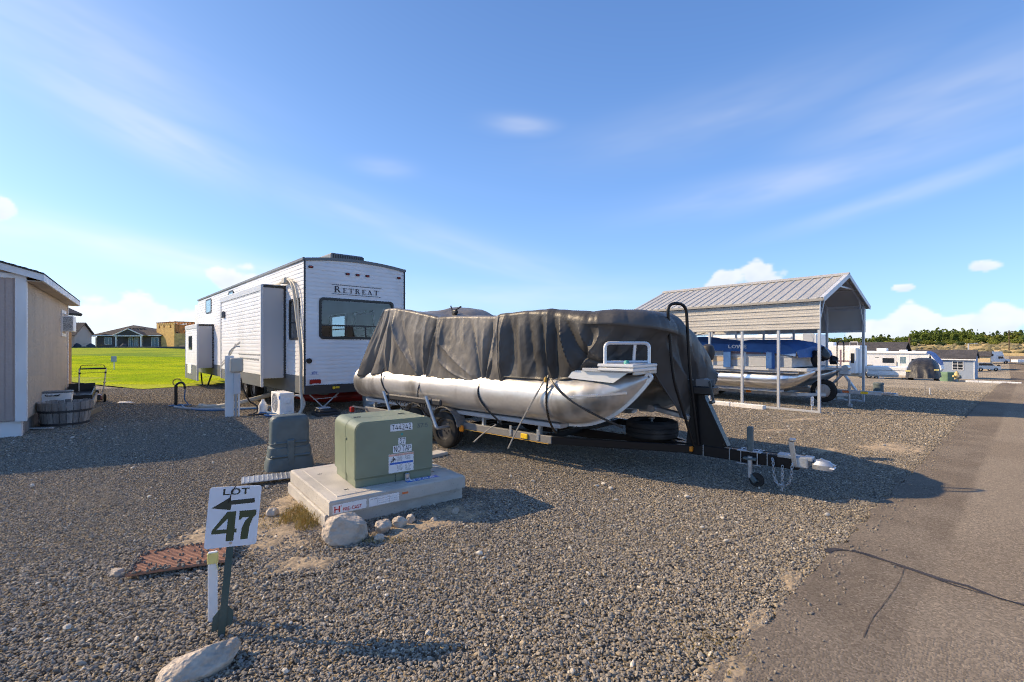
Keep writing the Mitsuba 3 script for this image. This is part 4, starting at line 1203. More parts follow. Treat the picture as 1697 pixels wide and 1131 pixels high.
CT = thing('dump_cart', 'dark open tray on a grey wooden frame beside the tan shed', 'cart', mat((-8.84, 8.6, 0), TS))
tray = cat(bar((.05, 4.7, .27), (.62, 4.7, .27), .03, .14), bar((.62, 4.7, .27), (.62, 6.1, .42), .03, .14), bar((.05, 4.7, .27), (.05, 6.1, .42), .03, .14), bar((.05, 6.1, .46), (.62, 6.1, .46), .03, .22))
part(CT, 'tray', cat(tray, xf(box(.05, .62, 4.7, 6.1, .2, .23), rot((1, 0, 0), 6, (0, 4.7, .2)))), 'm_black', smooth=False)
part(CT, 'side_board', cat(prism(sg.Polygon([(4.66, .0), (6.1, .1), (6.1, .3), (4.66, .2)]), .03, 'yz', .64)), 'm_wood_weather', smooth=False)
part(CT, 'end_board', rbox(.05, .66, 4.62, 4.655, .0, .2, .005), 'm_wood_weather')
single('timber_offcut', 'short tan timber offcut tipped over beside the half barrel', 'timber', xf(rbox(-.16, .16, -.06, .06, -.05, .05, .006), mat((-9.72, 11.0, .11), .75) @ rot((0, 1, 0), -28)), 'm_wood_raw')
single('timber_offcut', 'short grey timber resting on the black cart tray', 'timber', xf(rbox(-.22, .22, -.05, .05, -.03, .03, .006), mat((-8.84, 8.6, 0), TS) @ mat((.1, 4.6, .38), .6)), 'm_wood_weather')

# lawn mower seen from behind
MO = thing('lawn_mower', 'dark red push lawn mower with a high steel handle', 'lawn mower', mat((-12.35, 13.85, 0), math.radians(48)))
part(MO, 'deck', cat(loft([(.08, .27, .30), (.17, .27, .30), (.21, .24, .27), (.23, .15, .18)], 26, 3.5)), 'm_mower_paint', smooth=40)
part(MO, 'engine', cat(xf(loft([(.22, .15, .16), (.33, .16, .17), (.39, .13, .14), (.42, .05, .06)], 22, 3), mat((0, .02, 0))), rbox(.1, .2, -.1, .1, .25, .35, .02)), 'm_black', smooth=40)
for sx in (-1, 1):
    for sy, r in ((-1, .125), (1, .1)):
        part(MO, 'wheel', xf(wheel_tyre(r, .05, r * .55), mat((sx * .30, sy * .30, r))), 'm_rubber')
    part(MO, 'handle_tube', tube(bend([(sx * .24, -.2, .2), (sx * .27, -.36, .40), (sx * .285, -.66, 1.0)], .1), .016), 'm_trim_white')
    part(MO, 'knob', cat(cyl((sx * .25, -.42, .58), (sx * .305, -.42, .58), .022, 8), cyl((sx * .255, -.6, .88), (sx * .3, -.6, .88), .03, 8)), 'm_black')
part(MO, 'handle_grip', tube([(-.285, -.66, 1.0), (.285, -.66, 1.0)], .02), 'm_black')
part(MO, 'control_bar', cat(tube(bend([(-.27, -.62, .99), (-.25, -.62, 1.1), (.25, -.62, 1.1), (.27, -.62, .99)], .06), .009), tube([(-.28, -.6, .88), (.28, -.6, .88)], .006)), 'm_black')
part(MO, 'rear_flap', rbox(-.2, .2, -.34, -.30, .06, .22, .01), 'm_black')

# yard hand pump with a blue hose
HP = thing('hand_pump', 'black yard hand pump with a curved spout and blue hose', 'pump', mat((-9.2, 12.97, 0), math.radians(20)))
part(HP, 'column', cat(rbox(-.035, .035, -.035, .035, 0, .56, .01), lathe([(.06, 0), (.06, .03), (.04, .04), (.001, .04)], 18)), 'm_black')
part(HP, 'spout', tube(curve([(0, 0, .55), (.06, 0, .62), (.15, 0, .63), (.20, 0, .55), (.20, 0, .47)], 20), .028), 'm_black')
part(HP, 'handle', tube(curve([(-.02, 0, .56), (-.05, 0, .70), (.04, 0, .74), (.11, 0, .70), (.10, 0, .63)], 18), .013), 'm_lid')
part(HP, 'hose', tube(curve([(.20, 0, .50), (.20, .0, .3), (.22, .02, .12), (.27, .05, .03), (.1, .12, .02), (-.12, .02, .02), (-.14, -.1, .02), (.1, -.12, .02), (.35, .0, .02)], 60), .016), 'm_blue_hose')
single('flat_stone', 'flat white stone lying in the shade behind the shed', 'stone', xf(rock_mesh(.2, .1, .05, 91, 3), mat((-11.05, 13.55, .02), .2)), 'm_trim_white')

# meter post
MP = thing('meter_post', 'white electric meter post with a cream box and grey conduits', 'meter post', mat((-6.55, 10.96, 0), math.radians(30)))
part(MP, 'post', rbox(-.08, .10, -.02, .10, -.05, 1.41, .008), 'm_trim_white', label='square white post')
part(MP, 'meter_box', rbox(.02, .29, -.16, -.022, 1.03, 1.36, .04, 2), 'm_cream_hose')
part(MP, 'panel', rbox(.085, .235, -.09, -.022, .52, 1.03, .012), 'm_paint_steel')
part(MP, 'conduit', cyl((.14, -.05, 0), (.14, -.05, .52), .028, 10), 'm_grey_hose')
part(MP, 'conduit', cyl((.20, -.05, 0), (.20, -.05, .52), .02, 10), 'm_trim_white')
part(MP, 'cable', tube(curve([(.235, -.06, .9), (.30, -.05, .62), (.38, 0, .42), (.45, .05, .30), (.56, .05, .22), (.55, .0, .06), (.4, -.05, .02), (.75, -.1, .02), (1.1, 0, .02)], 60), .018), 'm_black')
part(MP, 'hook', tube(curve([(.0, .04, 1.40), (.02, .04, 1.52), (.10, .04, 1.60), (.22, .04, 1.63)], 14), .012), 'm_grey_hose')
single('sewer_pipe', 'cream drain pipe lying on the gravel behind the meter post', 'pipe', cat(tube(curve([(-8.05, 12.35, .06), (-7.6, 12.2, .08), (-7.2, 12.3, .14), (-6.7, 12.8, .28), (-6.2, 13.3, .42)], 26), .06, 12), cyl((-8.15, 12.36, .06), (-8.0, 12.33, .06), .075, 14)), 'm_cream_hose')
single('water_hose', 'blue hose snaking over the gravel toward the long trailer', 'hose', tube(curve([(-9.0, 12.9, .025), (-8.6, 12.45, .025), (-8.0, 12.0, .025), (-7.4, 11.9, .025), (-6.9, 12.1, .03), (-6.3, 12.2, .03), (-6.0, 11.6, .03), (-5.6, 11.3, .03), (-5.75, 11.0, .03), (-5.35, 10.95, .025), (-5.6, 11.15, .05), (-6.0, 11.25, .03)], 110), .02), 'm_blue_hose')
single('water_hose', 'grey hose lying beside the blue hose', 'hose', tube(curve([(-8.9, 12.5, .03), (-8.3, 12.15, .03), (-7.7, 12.05, .03), (-7.1, 12.2, .03), (-6.5, 12.4, .03), (-6.1, 12.7, .1)], 60), .035), 'm_grey_hose')
single('plastic_bottle', 'translucent white jug standing behind the meter post', 'jug', xf(loft([(0, .09, .09), (.2, .095, .095), (.28, .06, .06), (.32, .03, .03), (.35, .03, .03)], 18, 2.5), mat((-6.02, 11.45, 0))), 'm_trim_white', smooth=40)
BK = thing('plastic_bucket', 'grey bucket standing under the rear of the long trailer', 'bucket', mat((-3.75, 12.4, 0)))
part(BK, 'body', lathe([(.001, .0), (.14, 0), (.165, .38), (.15, .38), (.13, .02), (.001, .02)], 28), 'm_grey_hose')
part(BK, 'lid', lathe([(.001, .4), (.17, .4), (.172, .37), (.165, .37)], 28), 'm_grey_panel')
def kayak(L, w, h):
    n = 26
    t = np.linspace(-1, 1, n)
    rows = [((1 - abs(q) ** 2.6) * w / 2 + .004, (1 - abs(q) ** 4) * h / 2 + .01, q * L / 2, .06 * abs(q) ** 3) for q in t]
    m = 18
    a = np.arange(m) * 2 * PI / m
    v = np.vstack([np.c_[np.full(m, x), ry * np.cos(a), rz * np.sin(a) + up] for ry, rz, x, up in rows])
    f = [((i * m + j), (i * m + (j + 1) % m), ((i + 1) * m + (j + 1) % m), ((i + 1) * m + j)) for i in range(n - 1) for j in range(m)]
    return trimesh.Trimesh(v, trimesh.geometry.triangulate_quads(f), process=False)


KA = thing('kayak', 'red kayak stored under the rear of the long trailer', 'kayak', mat((-4.84, 11.06, 0), TH))
part(KA, 'hull', xf(kayak(3.3, .62, .34), mat((1.75, 1.15, .30))), 'm_red', smooth=40)
part(KA, 'rim', tube(curve([(1.2, .98, .44), (1.75, .93, .46), (2.3, .98, .44)], 12), .02), 'm_dark')
# ------------------------------------------------------------------ the pontoon boat's cover: a tarpaulin hung over the rails, its folds running down to the ties
TM = mat((3.35, 5.04, 0), math.radians(47.5))           # boat and its trailer: x to port (away from the viewer), y to the stern, z up; the coupler at 0
TIES = [(7.05, 1.10), (6.53, 1.18), (5.42, 1.05), (4.03, 1.07), (2.78, 1.22), (2.42, 1.27)]
# folds of the tarpaulin: points (distance from the bow along the side, height), height of the fold in metres at its top and foot, width at top and foot
FOLDS = [([(6.6, 2.28), (6.85, 1.66), (7.1, 1.07)], -.05, -.05, .07, .05), ([(6.52, 2.29), (6.52, 1.76), (6.53, 1.19)], .025, .045, .05, .03), ([(6.29, 2.3), (6.08, 1.75), (5.67, 1.31), (5.43, 1.08)], .06, .06, .10, .04),
         ([(6.05, 2.2), (5.86, 1.7), (5.58, 1.27), (5.44, 1.07)], -.05, -.05, .08, .03), ([(6.21, 1.98), (6.2, 1.61), (6.33, 1.2)], .05, .02, .14, .10), ([(6.4, 2.2), (6.42, 1.7), (6.5, 1.25)], -.04, -.04, .06, .04),
         ([(5.32, 2.08), (5.35, 1.57), (5.42, 1.06)], .04, .03, .06, .02), ([(5.5, 2.15), (5.6, 1.75), (5.5, 1.2)], .03, .03, .12, .05), ([(5.07, 2.06), (5.21, 1.62), (5.40, 1.06)], -.085, -.05, .05, .025),
         ([(4.95, 2.07), (5.12, 1.57), (5.36, 1.07)], .065, .04, .05, .025), ([(4.63, 2.09), (4.6, 1.85), (4.51, 1.55)], .045, 0, .05, .05), ([(4.44, 2.09), (4.39, 1.85), (4.36, 1.5)], .05, 0, .04, .05),
         ([(4.54, 2.1), (4.5, 1.81), (4.45, 1.45)], -.05, 0, .04, .05), ([(4.70, 2.1), (4.72, 1.8), (4.6, 1.4)], -.04, 0, .05, .08), ([(4.28, 2.08), (4.18, 1.73), (4.06, 1.12)], -.055, -.05, .07, .025),
         ([(4.12, 2.08), (4.08, 1.7), (4.04, 1.10)], .04, .03, .06, .02), ([(3.96, 2.08), (3.97, 1.62), (4.02, 1.11)], .03, .03, .05, .02), ([(3.80, 2.08), (3.88, 1.65), (4.01, 1.11)], -.09, -.06, .05, .025),
         ([(4.95, 1.45), (4.62, 1.2), (4.2, 1.09)], .05, .03, .07, .04), ([(4.9, 1.65), (4.6, 1.42), (4.25, 1.2)], .04, .02, .06, .05), ([(5.9, 1.9), (5.75, 1.55), (5.52, 1.2)], .035, .03, .07, .04),
         ([(3.66, 2.06), (3.73, 1.69), (3.93, 1.2)], .07, .04, .06, .03), ([(3.76, 2.02), (3.80, 1.5), (3.92, 1.15)], -.05, -.05, .04, .03), ([(3.57, 2.07), (3.59, 1.65), (3.62, 1.2)], .065, .06, .05, .05),
         ([(3.46, 2.06), (3.44, 1.65), (3.52, 1.2)], -.05, -.06, .07, .07), ([(3.29, 2.07), (3.27, 1.72), (3.25, 1.2)], .03, .04, .06, .07), ([(3.36, 2.07), (3.35, 1.7), (3.36, 1.3)], -.02, -.03, .03, .05), ([(3.13, 2.08), (3.10, 1.72), (3.02, 1.2)], -.035, -.05, .06, .07),
         ([(3.2, 2.08), (3.18, 1.8), (3.15, 1.5)], .025, 0, .03, .05), ([(2.93, 2.09), (2.90, 1.72), (2.86, 1.25)], -.06, -.07, .05, .04), ([(2.81, 2.1), (2.79, 1.68), (2.78, 1.22)], .07, .07, .05, .035), ([(2.73, 2.09), (2.70, 1.71), (2.73, 1.25)], -.07, -.06, .045, .03),
         ([(2.65, 2.07), (2.56, 1.71), (2.45, 1.36), (2.42, 1.27)], .075, .06, .05, .03), ([(2.53, 2.05), (2.44, 1.74), (2.28, 1.5), (2.10, 1.42)], -.09, -.06, .08, .05), ([(2.36, 2.03), (2.28, 1.71), (2.14, 1.5)], .05, .05, .06, .06),
         ([(2.16, 2.04), (2.07, 1.8), (2.2, 1.55), (2.42, 1.29)], .075, .05, .07, .035), ([(2.24, 2.04), (2.2, 1.8), (2.3, 1.5), (2.44, 1.3)], -.06, -.04, .05, .03), ([(1.9, 2.0), (1.92, 1.83), (2.07, 1.65), (2.30, 1.38)], .05, .04, .08, .05),
         ([(1.72, 2.0), (1.74, 1.8), (1.86, 1.6), (2.1, 1.45)], -.05, -.04, .07, .05), ([(1.5, 1.98), (1.52, 1.8), (1.62, 1.62), (1.8, 1.5)], .05, .04, .07, .06), ([(1.34, 2.0), (1.28, 1.7), (1.4, 1.5)], -.04, -.05, .06, .06),
         ([(1.15, 1.9), (1.05, 1.65), (.85, 1.35), (.6, .95)], .07, .07, .07, .05), ([(.98, 1.95), (.8, 1.6), (.62, 1.2), (.45, .85)], -.08, -.08, .07, .05), ([(.7, 1.9), (.62, 1.55), (.45, 1.2), (.36, .8)], .09, .08, .10, .05),
         ([(.45, 1.85), (.42, 1.5), (.3, 1.1), (.25, .8)], -.08, -.07, .06, .04), ([(.2, 1.85), (.22, 1.5), (.18, 1.1), (.15, .8)], .08, .08, .07, .05), ([(-.1, 1.8), (-.05, 1.45), (.0, 1.1), (.04, .8)], -.06, -.08, .07, .04), ([(-.4, 1.7), (-.3, 1.35), (-.15, 1.0), (-.06, .8)], .08, .08, .10, .05),
         ([(-.7, 1.6), (-.55, 1.3), (-.35, 1.0)], -.05, -.05, .08, .06), ([(-.95, 1.6), (-.85, 1.3), (-.6, 1.0)], .06, .05, .1, .07)]


def outline():
    """The plan of the rails from the starboard stern corner round the bow to port and back along the stern: points, outward normals, distance."""
    def arc(cx, cy, r, a0, a1, n):
        a = np.radians(np.linspace(a0, a1, n))
        return np.c_[cx + r * np.cos(a), cy + r * np.sin(a)]
    S0_, S1_, Wd = 1.50, 7.45, 1.215
    pts = np.vstack([np.c_[np.full(2, -Wd), [S1_ - .1, S0_ + .75]], arc(-Wd + .75, S0_ + .75, .75, 180, 270, 24)[1:], arc(Wd - .45, S0_ + .45, .45, 270, 360, 22), arc(Wd - .1, S1_ - .1, .1, 0, 90, 6), arc(-Wd + .1, S1_ - .1, .1, 90, 180, 6)])
    L = np.r_[0, np.cumsum(np.linalg.norm(np.diff(pts, axis=0), axis=1))]
    front = S1_ - .1 - (S0_ + .75) + 1.18 + 1.23 + .9
    t = np.r_[np.linspace(0, front, 470, endpoint=False), np.linspace(front, L[-1], 150)]
    P = np.c_[np.interp(t, L, pts[:, 0]), np.interp(t, L, pts[:, 1])]
    T = np.roll(P, -1, 0) - np.roll(P, 1, 0)
    T /= np.linalg.norm(T, axis=1, keepdims=True) + 1e-9
    N = np.c_[T[:, 1], -T[:, 0]]
    if (N[5] @ V(-1, 0)) < 0:
        N = -N
    for _ in range(3):
        N = (np.roll(N, 1, 0) + N * 2 + np.roll(N, -1, 0)) / 4
    N /= np.linalg.norm(N, axis=1, keepdims=True)
    return P, N, (S1_ - .1) - t


def cover_top(o, s):
    z = np.interp(s, [1.2, 1.86, 2.22, 2.52, 2.81, 3.25, 3.68, 3.79, 4.63, 5.05, 5.35, 5.9, 6.33, 6.63, 7.45], [2.06, 2.07, 2.05, 2.08, 2.11, 2.10, 2.08, 2.06, 2.10, 2.10, 2.16, 2.26, 2.31, 2.31, 2.30])
    z = z + .12 * np.exp(-((s - 5.72) / .42) ** 4 - ((o - .1) / .40) ** 4)
    z = z - .35 * np.clip(1 - (s - 1.55) / 1.0, 0, 1) ** 2 * np.clip((o + .1) / 1.3, 0, 1) - .22 * np.clip((o - .2) / 1.0, 0, 1) ** 2 * np.clip((3.2 - s) / 1.2, 0, 1)
    return z


def cover_cloth():
    P, N, su = outline()
    K = len(P)
    hem = np.interp(su, [-9, -6.3, -3, -1.6, -.9, -.4, 0, .3, .72, .92, 1.06, 1.6, 2.04, 2.18, 2.42, 2.48, 2.78, 3.25, 3.60, 3.64, 3.74, 4.03, 4.4, 4.76, 5.2, 5.42, 5.7, 5.94, 6.53, 6.9, 7.12, 7.4], [1.1, 1.0, 1.0, 1.06, 1.08, 1.02, .84, .68, .72, 1.08, 1.36, 1.42, 1.39, 1.31, 1.22, 1.23, 1.19, 1.205, 1.20, 1.13, 1.14, 1.02, 1.02, 1.01, 1.01, 1.0, 1.04, 1.07, 1.14, 1.08, 1.05, 1.05])
    edge = cover_top(P[:, 0], P[:, 1])
    rc = np.interp(su, [-9, -2, -1.2, .3, 1.6, 2.6, 3.2], [.06, .2, .42, .34, .22, .12, .05])
    nt, nc, nq = 84, 10, 26
    rows = []
    lean = np.interp(su, [-9, -.6, -.2, .3, .78, 1.05, 1.5, 1.9, 2.1, 2.5, 3, 6.6, 7.3, 7.5], [.0, -.04, -.06, -.04, -.06, -.36, -.46, -.42, -.24, -.06, -.02, .0, .10, .14])
    lex = np.interp(su, [.6, .95, 2.15, 2.45], [1.3, .6, .6, 1.3])
    pinch = sum(np.exp(-((su - s) / .10) ** 2) * .05 for s, z in TIES)
    rear = .80 * np.clip((P[:, 1] - 6.0) / 1.4, 0, 1) ** 1.6
    puls = []
    for pts, a0, a1, w0, w1 in FOLDS:
        q = np.array(pts)[::-1]                       # from the foot upward
        zz = np.linspace(q[0, 1], q[-1, 1], 24)
        from scipy.interpolate import PchipInterpolator
        o_ = np.argsort(q[:, 1])
        ss = PchipInterpolator(q[o_, 1], q[o_, 0])(zz)
        puls.append((zz, ss, a0, a1, w0, w1))
    g = np.random.default_rng(3)
    for k in range(26):                               # lesser folds all round
        s0 = g.uniform(-9, -.9) if k < 14 else g.uniform(2.5, 6.8)
        d = g.uniform(-.25, .25)
        zz = np.linspace(1.0, 2.1, 24)
        puls.append((zz, s0 + d * (2.1 - zz), g.uniform(-.03, .035) * (1.4 if k < 14 else .5), g.uniform(-.05, .05) * (1.3 if k < 14 else .5), g.uniform(.05, .12), g.uniform(.03, .08)))

    def fold(s, z, lo, hi):
        d = np.zeros_like(s)
        for zz, ss, a0, a1, w0, w1 in puls:
            t = np.clip((z - zz[0]) / (zz[-1] - zz[0]), -.3, 1.2)
            c = np.interp(z, zz, ss)
            w = w1 + (w0 - w1) * np.clip(t, 0, 1)
            a = a1 + (a0 - a1) * np.clip(t, 0, 1)
            fade = np.clip(1 + t / .25, 0, 1)
            x = np.abs(s - c) / w
            d += a * fade * np.exp(-x ** .95)
        return d

    for i in range(nt):
        t = i / (nt - 1)
        z = hem + (edge - rc - hem) * t
        d = lean * (1 - t) ** lex - pinch * (1 - t) ** 3 + .025 * np.sin(PI * t)
        f = fold(su, z, hem, edge)
        n1 = meshkit.fbm(np.stack([su * 3.4, z * .9, 0 * z], -1), 4, 3) - .5
        n2 = meshkit.fbm(np.stack([su * 9 + z * 4, z * 4 - su * 2, 0 * z + 5], -1), 3, 9) - .5
        n3 = np.abs(meshkit.noise(np.stack([su * 5.5 + z * 2.5, z * 2.2 - su, 0 * z + 2], -1), 15) - .5)
        f = f * (1 - .8 * np.clip((t - .72) / .28, 0, 1))
        calm = .30 + .70 * min(1, t / .22)
        f, n1, n2 = f * calm, n1 * calm, n2 * calm
        d = d + 1.15 * f + .05 * n1 + .012 * n2 + .035 * (.25 - n3) * (1 - .6 * t)
        amp = np.clip(t / .02, .75, 1)
        X = P + N * (d * amp)[:, None]
        X[:, 1] -= rear * t
        rows.append(np.c_[X, z])
    top_f = d
    for i in range(1, nc + 1):                        # over the rail
        a = i / nc * PI / 2
        zz = edge - rc + rc * math.sin(a)
        inw = rc * (1 - math.cos(a))
        X = P + N * (top_f * math.cos(a) ** .7 * (1 if i < nc else 0) - inw)[:, None] if False else P + N * (top_f * (math.cos(a) * .75 + .25) - inw)[:, None]
        X[:, 1] -= rear
        rows.append(np.c_[X, zz + .25 * top_f * math.sin(a)])
    C0 = rows[-1]
    spine = np.c_[0 * su, np.clip(P[:, 1], 2.9, 6.6)]
    for i in range(1, nq + 1):
        q = i / nq
        X = C0[:, :2] * (1 - q) + spine * q
        z = cover_top(X[:, 0], X[:, 1]) + (.25 * top_f) * (1 - q) ** 3 - .045 * math.sin(PI * min(q * 1.4, 1)) * np.clip((X[:, 1] - 2.2) / .6, 0, 1)
        z = z + .03 * (meshkit.fbm(np.c_[X * 2.6, 0 * z], 3, 8) - .5)
        z = z * np.minimum(1, q * 5) + (C0[:, 2] * (1 - np.minimum(1, q * 5)))
        rows.append(np.c_[X, z])
    R = np.stack(rows)                                # rows x K x 3
    h = R.shape[0]
    idx = np.arange(h * K).reshape(h, K)
    nx_ = np.roll(idx, -1, 1)
    qd = np.stack([idx[:-1], nx_[:-1], nx_[1:], idx[1:]], -1).reshape(-1, 4)
    m = trimesh.Trimesh(R.reshape(-1, 3), trimesh.geometry.triangulate_quads(qd), process=False)
    return m, R


def tarp_colour(p, n, uv):
    t = fbm(p.x * 1.6, p.y * 1.6, p.z * 1.1, 4)
    c = mix(mi.ScalarColor3f(.185, .175, .162), mi.ScalarColor3f(.092, .088, .084), smoothstep(.35, .7, t))
    d = fbm(p.x * 11, p.y * 11, p.z * 5 + 3, 3)
    return c * (.85 + .35 * d)


def tarp_rough(p, n, uv):
    return .36 + .2 * fbm(p.x * 3.1, p.y * 3.1, p.z * 2.2, 3)


bs('m_tarp', proc(tarp_colour), proc(tarp_rough), spec=.4)
scene['m_tarp']['bsdf'] = {'type': 'bumpmap', 'arbitrary': proc(lambda p, n, uv: fbm(p.x * 22, p.y * 22, p.z * 14, 3), .004), 'scale': .005, 'nested': scene['m_tarp']['bsdf']}
scene['m_tarp_dark'] = {'type': 'twosided', 'bsdf': {'type': 'bumpmap', 'arbitrary': proc(lambda p, n, uv: fbm(p.x * 22, p.y * 22, p.z * 14, 3), .004), 'scale': .005,
                        'nested': {'type': 'principled', 'base_color': mottle((.095, .091, .087), (.048, .047, .046), 1.7, (1, 1, .7), .35, .75), 'roughness': .44, 'specular': .35}}}
cover_mesh, CX = cover_cloth()
BC = thing('boat_cover', 'dusty dark tarpaulins draped in folds over the nearer pontoon boat', 'boat cover', TM)
sm = cover_mesh.vertices[cover_mesh.faces][:, :, 1].mean(1)
for nm, keep, bb in (('stern_tarp', sm > 3.66, 'm_tarp'), ('bow_tarp', sm <= 3.66, 'm_tarp_dark')):
    h = cover_mesh.submesh([np.nonzero(keep)[0]], append=True, repair=False)
    part(BC, nm, h, bb, smooth=True, label='dusty brown grey stern tarpaulin' if bb == 'm_tarp' else 'darker bow tarpaulin')
# hem bands and the overlap where the bow sheet lies over the stern sheet
K_ = CX.shape[1]
hemline = CX[0][np.r_[0:440]]
hemline = xf(tube(hemline[::2], .010, 5), np.eye(4))
part(BC, 'hem', hemline, 'm_tarp_dark', smooth=50)
jc = int(np.argmin(np.abs(CX[40][:300, 1] - 3.66)))
part(BC, 'seam', tube(np.vstack([CX[:90:3, jc]]), .009, 5), 'm_tarp_dark', smooth=50)
# ------------------------------------------------------------------ the pontoon boat itself
PB = thing('pontoon_boat', 'aluminium pontoon boat under the dark tarpaulin, its near float showing', 'boat', TM)


def pontoon(o):
    """A float: round tube, then a nose whose keel sweeps up to the bow."""
    rows, n = [], 36
    a = np.arange(n) * 2 * PI / n
    for s in np.r_[7.58, 7.55, np.linspace(7.5, 2.72, 26), np.linspace(2.68, 1.57, 34)]:
        t = max(0.0, (2.68 - s) / 1.12)
        zb = .63 + .62 * t ** 2.3
        zt = 1.27 + .015 * t
        hw = .32 * (1 - t ** 2.0) + .008
        if s > 7.56:
            hw, zb, zt = hw * .9, .67, 1.24
        c, h = (zb + zt) / 2, (zt - zb) / 2
        k = .25 * t                                   # the lower half sharpens to a keel
        y = np.sin(a)
        w = np.cos(a) * np.where(y < 0, (1 - np.abs(y)) ** k * 1.0, 1)
        rows.append(np.c_[o + hw * w, np.full(n, s), c + h * y])
    v = np.vstack(rows + [[[o, 7.58, .95]], [[o, 1.565, 1.26]]])
    m = len(rows)
    f = []
    for i in range(m - 1):
        for j in range(n):
            p, q = i * n + j, i * n + (j + 1) % n
            f += [(p, q, q + n), (p, q + n, p + n)]
    e = len(v)
    for j in range(n):
        f += [(e - 2, (j + 1) % n, j), (e - 1, (m - 1) * n + j, (m - 1) * n + (j + 1) % n)]
    r = trimesh.Trimesh(v, np.array(f), process=False)
    if r.volume < 0:
        r.invert()
    return r


for o in (-.95, .95):
    pn = part(PB, 'pontoon', pontoon(o), 'm_alu', smooth=40)
    keel = [(1.57, 1.27)] + [(2.68 - 1.12 * t, .63 + .62 * t ** 2.3) for t in np.linspace(1, 0, 14)]
    outer = np.array(keel)
    part(pn, 'keel_plate', prism(sg.LineString(outer + V(-.012, -.012)).buffer(.022, cap_style=2), .016, 'yz', o - .008), 'm_alu_white', smooth=False)
    part(pn, 'bow_eye', prism(sg.Point(1.56, 1.27).buffer(.05).difference(sg.Point(1.56, 1.275).buffer(.016)), .024, 'yz', o - .012), 'm_alu_white', smooth=False)
    sgn = -1 if o < 0 else 1
    hwf = lambda s: .32 * (1 - max(0, (2.68 - s) / 1.12) ** 2.0)
    part(pn, 'strake', cat(bar((o + sgn * (hwf(2.45) * .985), 2.45, 1.005), (o + sgn * (hwf(2.1) * .99), 2.1, 1.045), .035, .028), bar((o + sgn * (hwf(2.1) * .99), 2.1, 1.045), (o + sgn * (hwf(1.78) * .98), 1.78, 1.085), .035, .028)), 'm_alu_bright')
    for s in (2.70, 4.05, 5.55, 6.75):
        part(pn, 'weld_seam', xf(lathe([(.318, -.016), (.329, 0), (.318, .016)], 40), np.array([[1, 0, 0, o], [0, 0, 1, s], [0, 1, 0, .95], [0, 0, 0, 1.0]])), 'm_alu')
    for s in (2.3, 3.3, 4.3, 5.3, 6.3, 7.2):
        part(pn, 'bracket', prism(sg.Polygon([(-.12, 1.24), (.12, 1.24), (.05, 1.31), (-.05, 1.31)]), .12, 'xz', s) if 0 else rbox(o - .08, o + .08, s - .05, s + .05, 1.24, 1.31, .01), 'm_alu')
part(PB, 'deck', cat(rbox(-1.06, 1.06, 2.3, 6.9, 1.325, 1.365, .004), rbox(-1.2, -.62, 1.66, 2.3, 1.325, 1.365, .004), *[box(-1.05, 1.05, s, s + .06, 1.27, 1.325) for s in np.arange(2.4, 6.9, .6)]), 'm_boat_grey', smooth=False)
part(PB, 'deck_rail', rbox(-1.10, -1.08, 2.72, 6.9, 1.30, 1.40, .006), 'm_alu_bright')
part(PB, 'deck_rail', rbox(1.06, 1.08, 2.2, 6.9, 1.30, 1.40, .006), 'm_alu_bright')
part(PB, 'splash_plate', prism(sg.Polygon([(1.90, 1.20), (2.66, 1.235), (2.66, 1.33), (1.70, 1.33)]), .006, 'yz', -1.16), 'm_alu_white', smooth=False)
part(PB, 'bow_beam', rbox(-1.15, -.6, 1.63, 1.66, 1.30, 1.40, .006), 'm_alu')
part(PB, 'under_skin', rbox(-.9, .9, 2.0, 7.3, 1.245, 1.262, .004), 'm_alu')
# boarding ladder folded onto the bow corner, and its hand rail
ld = part(PB, 'boarding_ladder', cat(rbox(-1.235, -.66, 1.60, 2.06, 1.34, 1.378, .008), rbox(-1.24, -.655, 1.595, 2.065, 1.386, 1.424, .01)), 'm_alu_white')
part(ld, 'hand_rail', tube(bend([(-1.17, 2.0, 1.42), (-1.17, 2.0, 1.665), (-.74, 1.66, 1.665), (-.74, 1.66, 1.42)], .07, 6), .022, 10), 'm_alu_white')
part(ld, 'brace', cat(tube([(-.86, 1.80, 1.42), (-.86, 1.78, 1.655)], .02, 8), tube([(-1.17, 2.0, 1.445), (-.74, 1.66, 1.445)], .014, 8)), 'm_alu_white')
part(ld, 'cleat', lathe([(.001, 0), (.03, 0), (.034, .012), (.024, .035), (.001, .042)], 16).apply_transform(mat((-1.06, 1.78, 1.424))), 'm_teal')
# rails under the cover
for o in (-1.0, 1.0):
    part(PB, 'fence', box(o - .01, o + .01, 2.75, 7.2, 1.37, 1.85), 'm_boat_grey', smooth=False)
# a bimini bundle and its fitting on top of the cover
HB = single('cover_clip', 'black clip knotted into the top of the grey tarpaulin', 'clip', cat(xf(rock_mesh(.035, .09, .06, 5, 2, .3), mat((-.42, 5.55, 2.23))), bar((-.42, 5.60, 2.24), (-.42, 5.66, 2.36), .02, .02), bar((-.42, 5.52, 2.28), (-.42, 5.38, 2.33), .03, .02)), 'm_black', TM)
# buoy shaped fenders at the port bow
for q, (z, s) in enumerate(((1.53, 1.95), (1.28, 2.0))):
    single('fender', ('upper' if q == 0 else 'lower') + ' dark fender hanging at the far bow corner of the covered boat', 'fender', xf(loft([(-.13, .03, .03), (-.1, .08, .08), (0, .105, .105), (.1, .08, .08), (.13, .03, .03)], 18, 2), mat((1.33, s - .22, z))), 'm_cover_dark', TM, smooth=40)

# straps and cords holding the cover down
def strap(pts, r, m, label, name='tie_cord'):
    return single(name, label, 'strap', tube(curve(pts, 26), r, 6), m, TM)


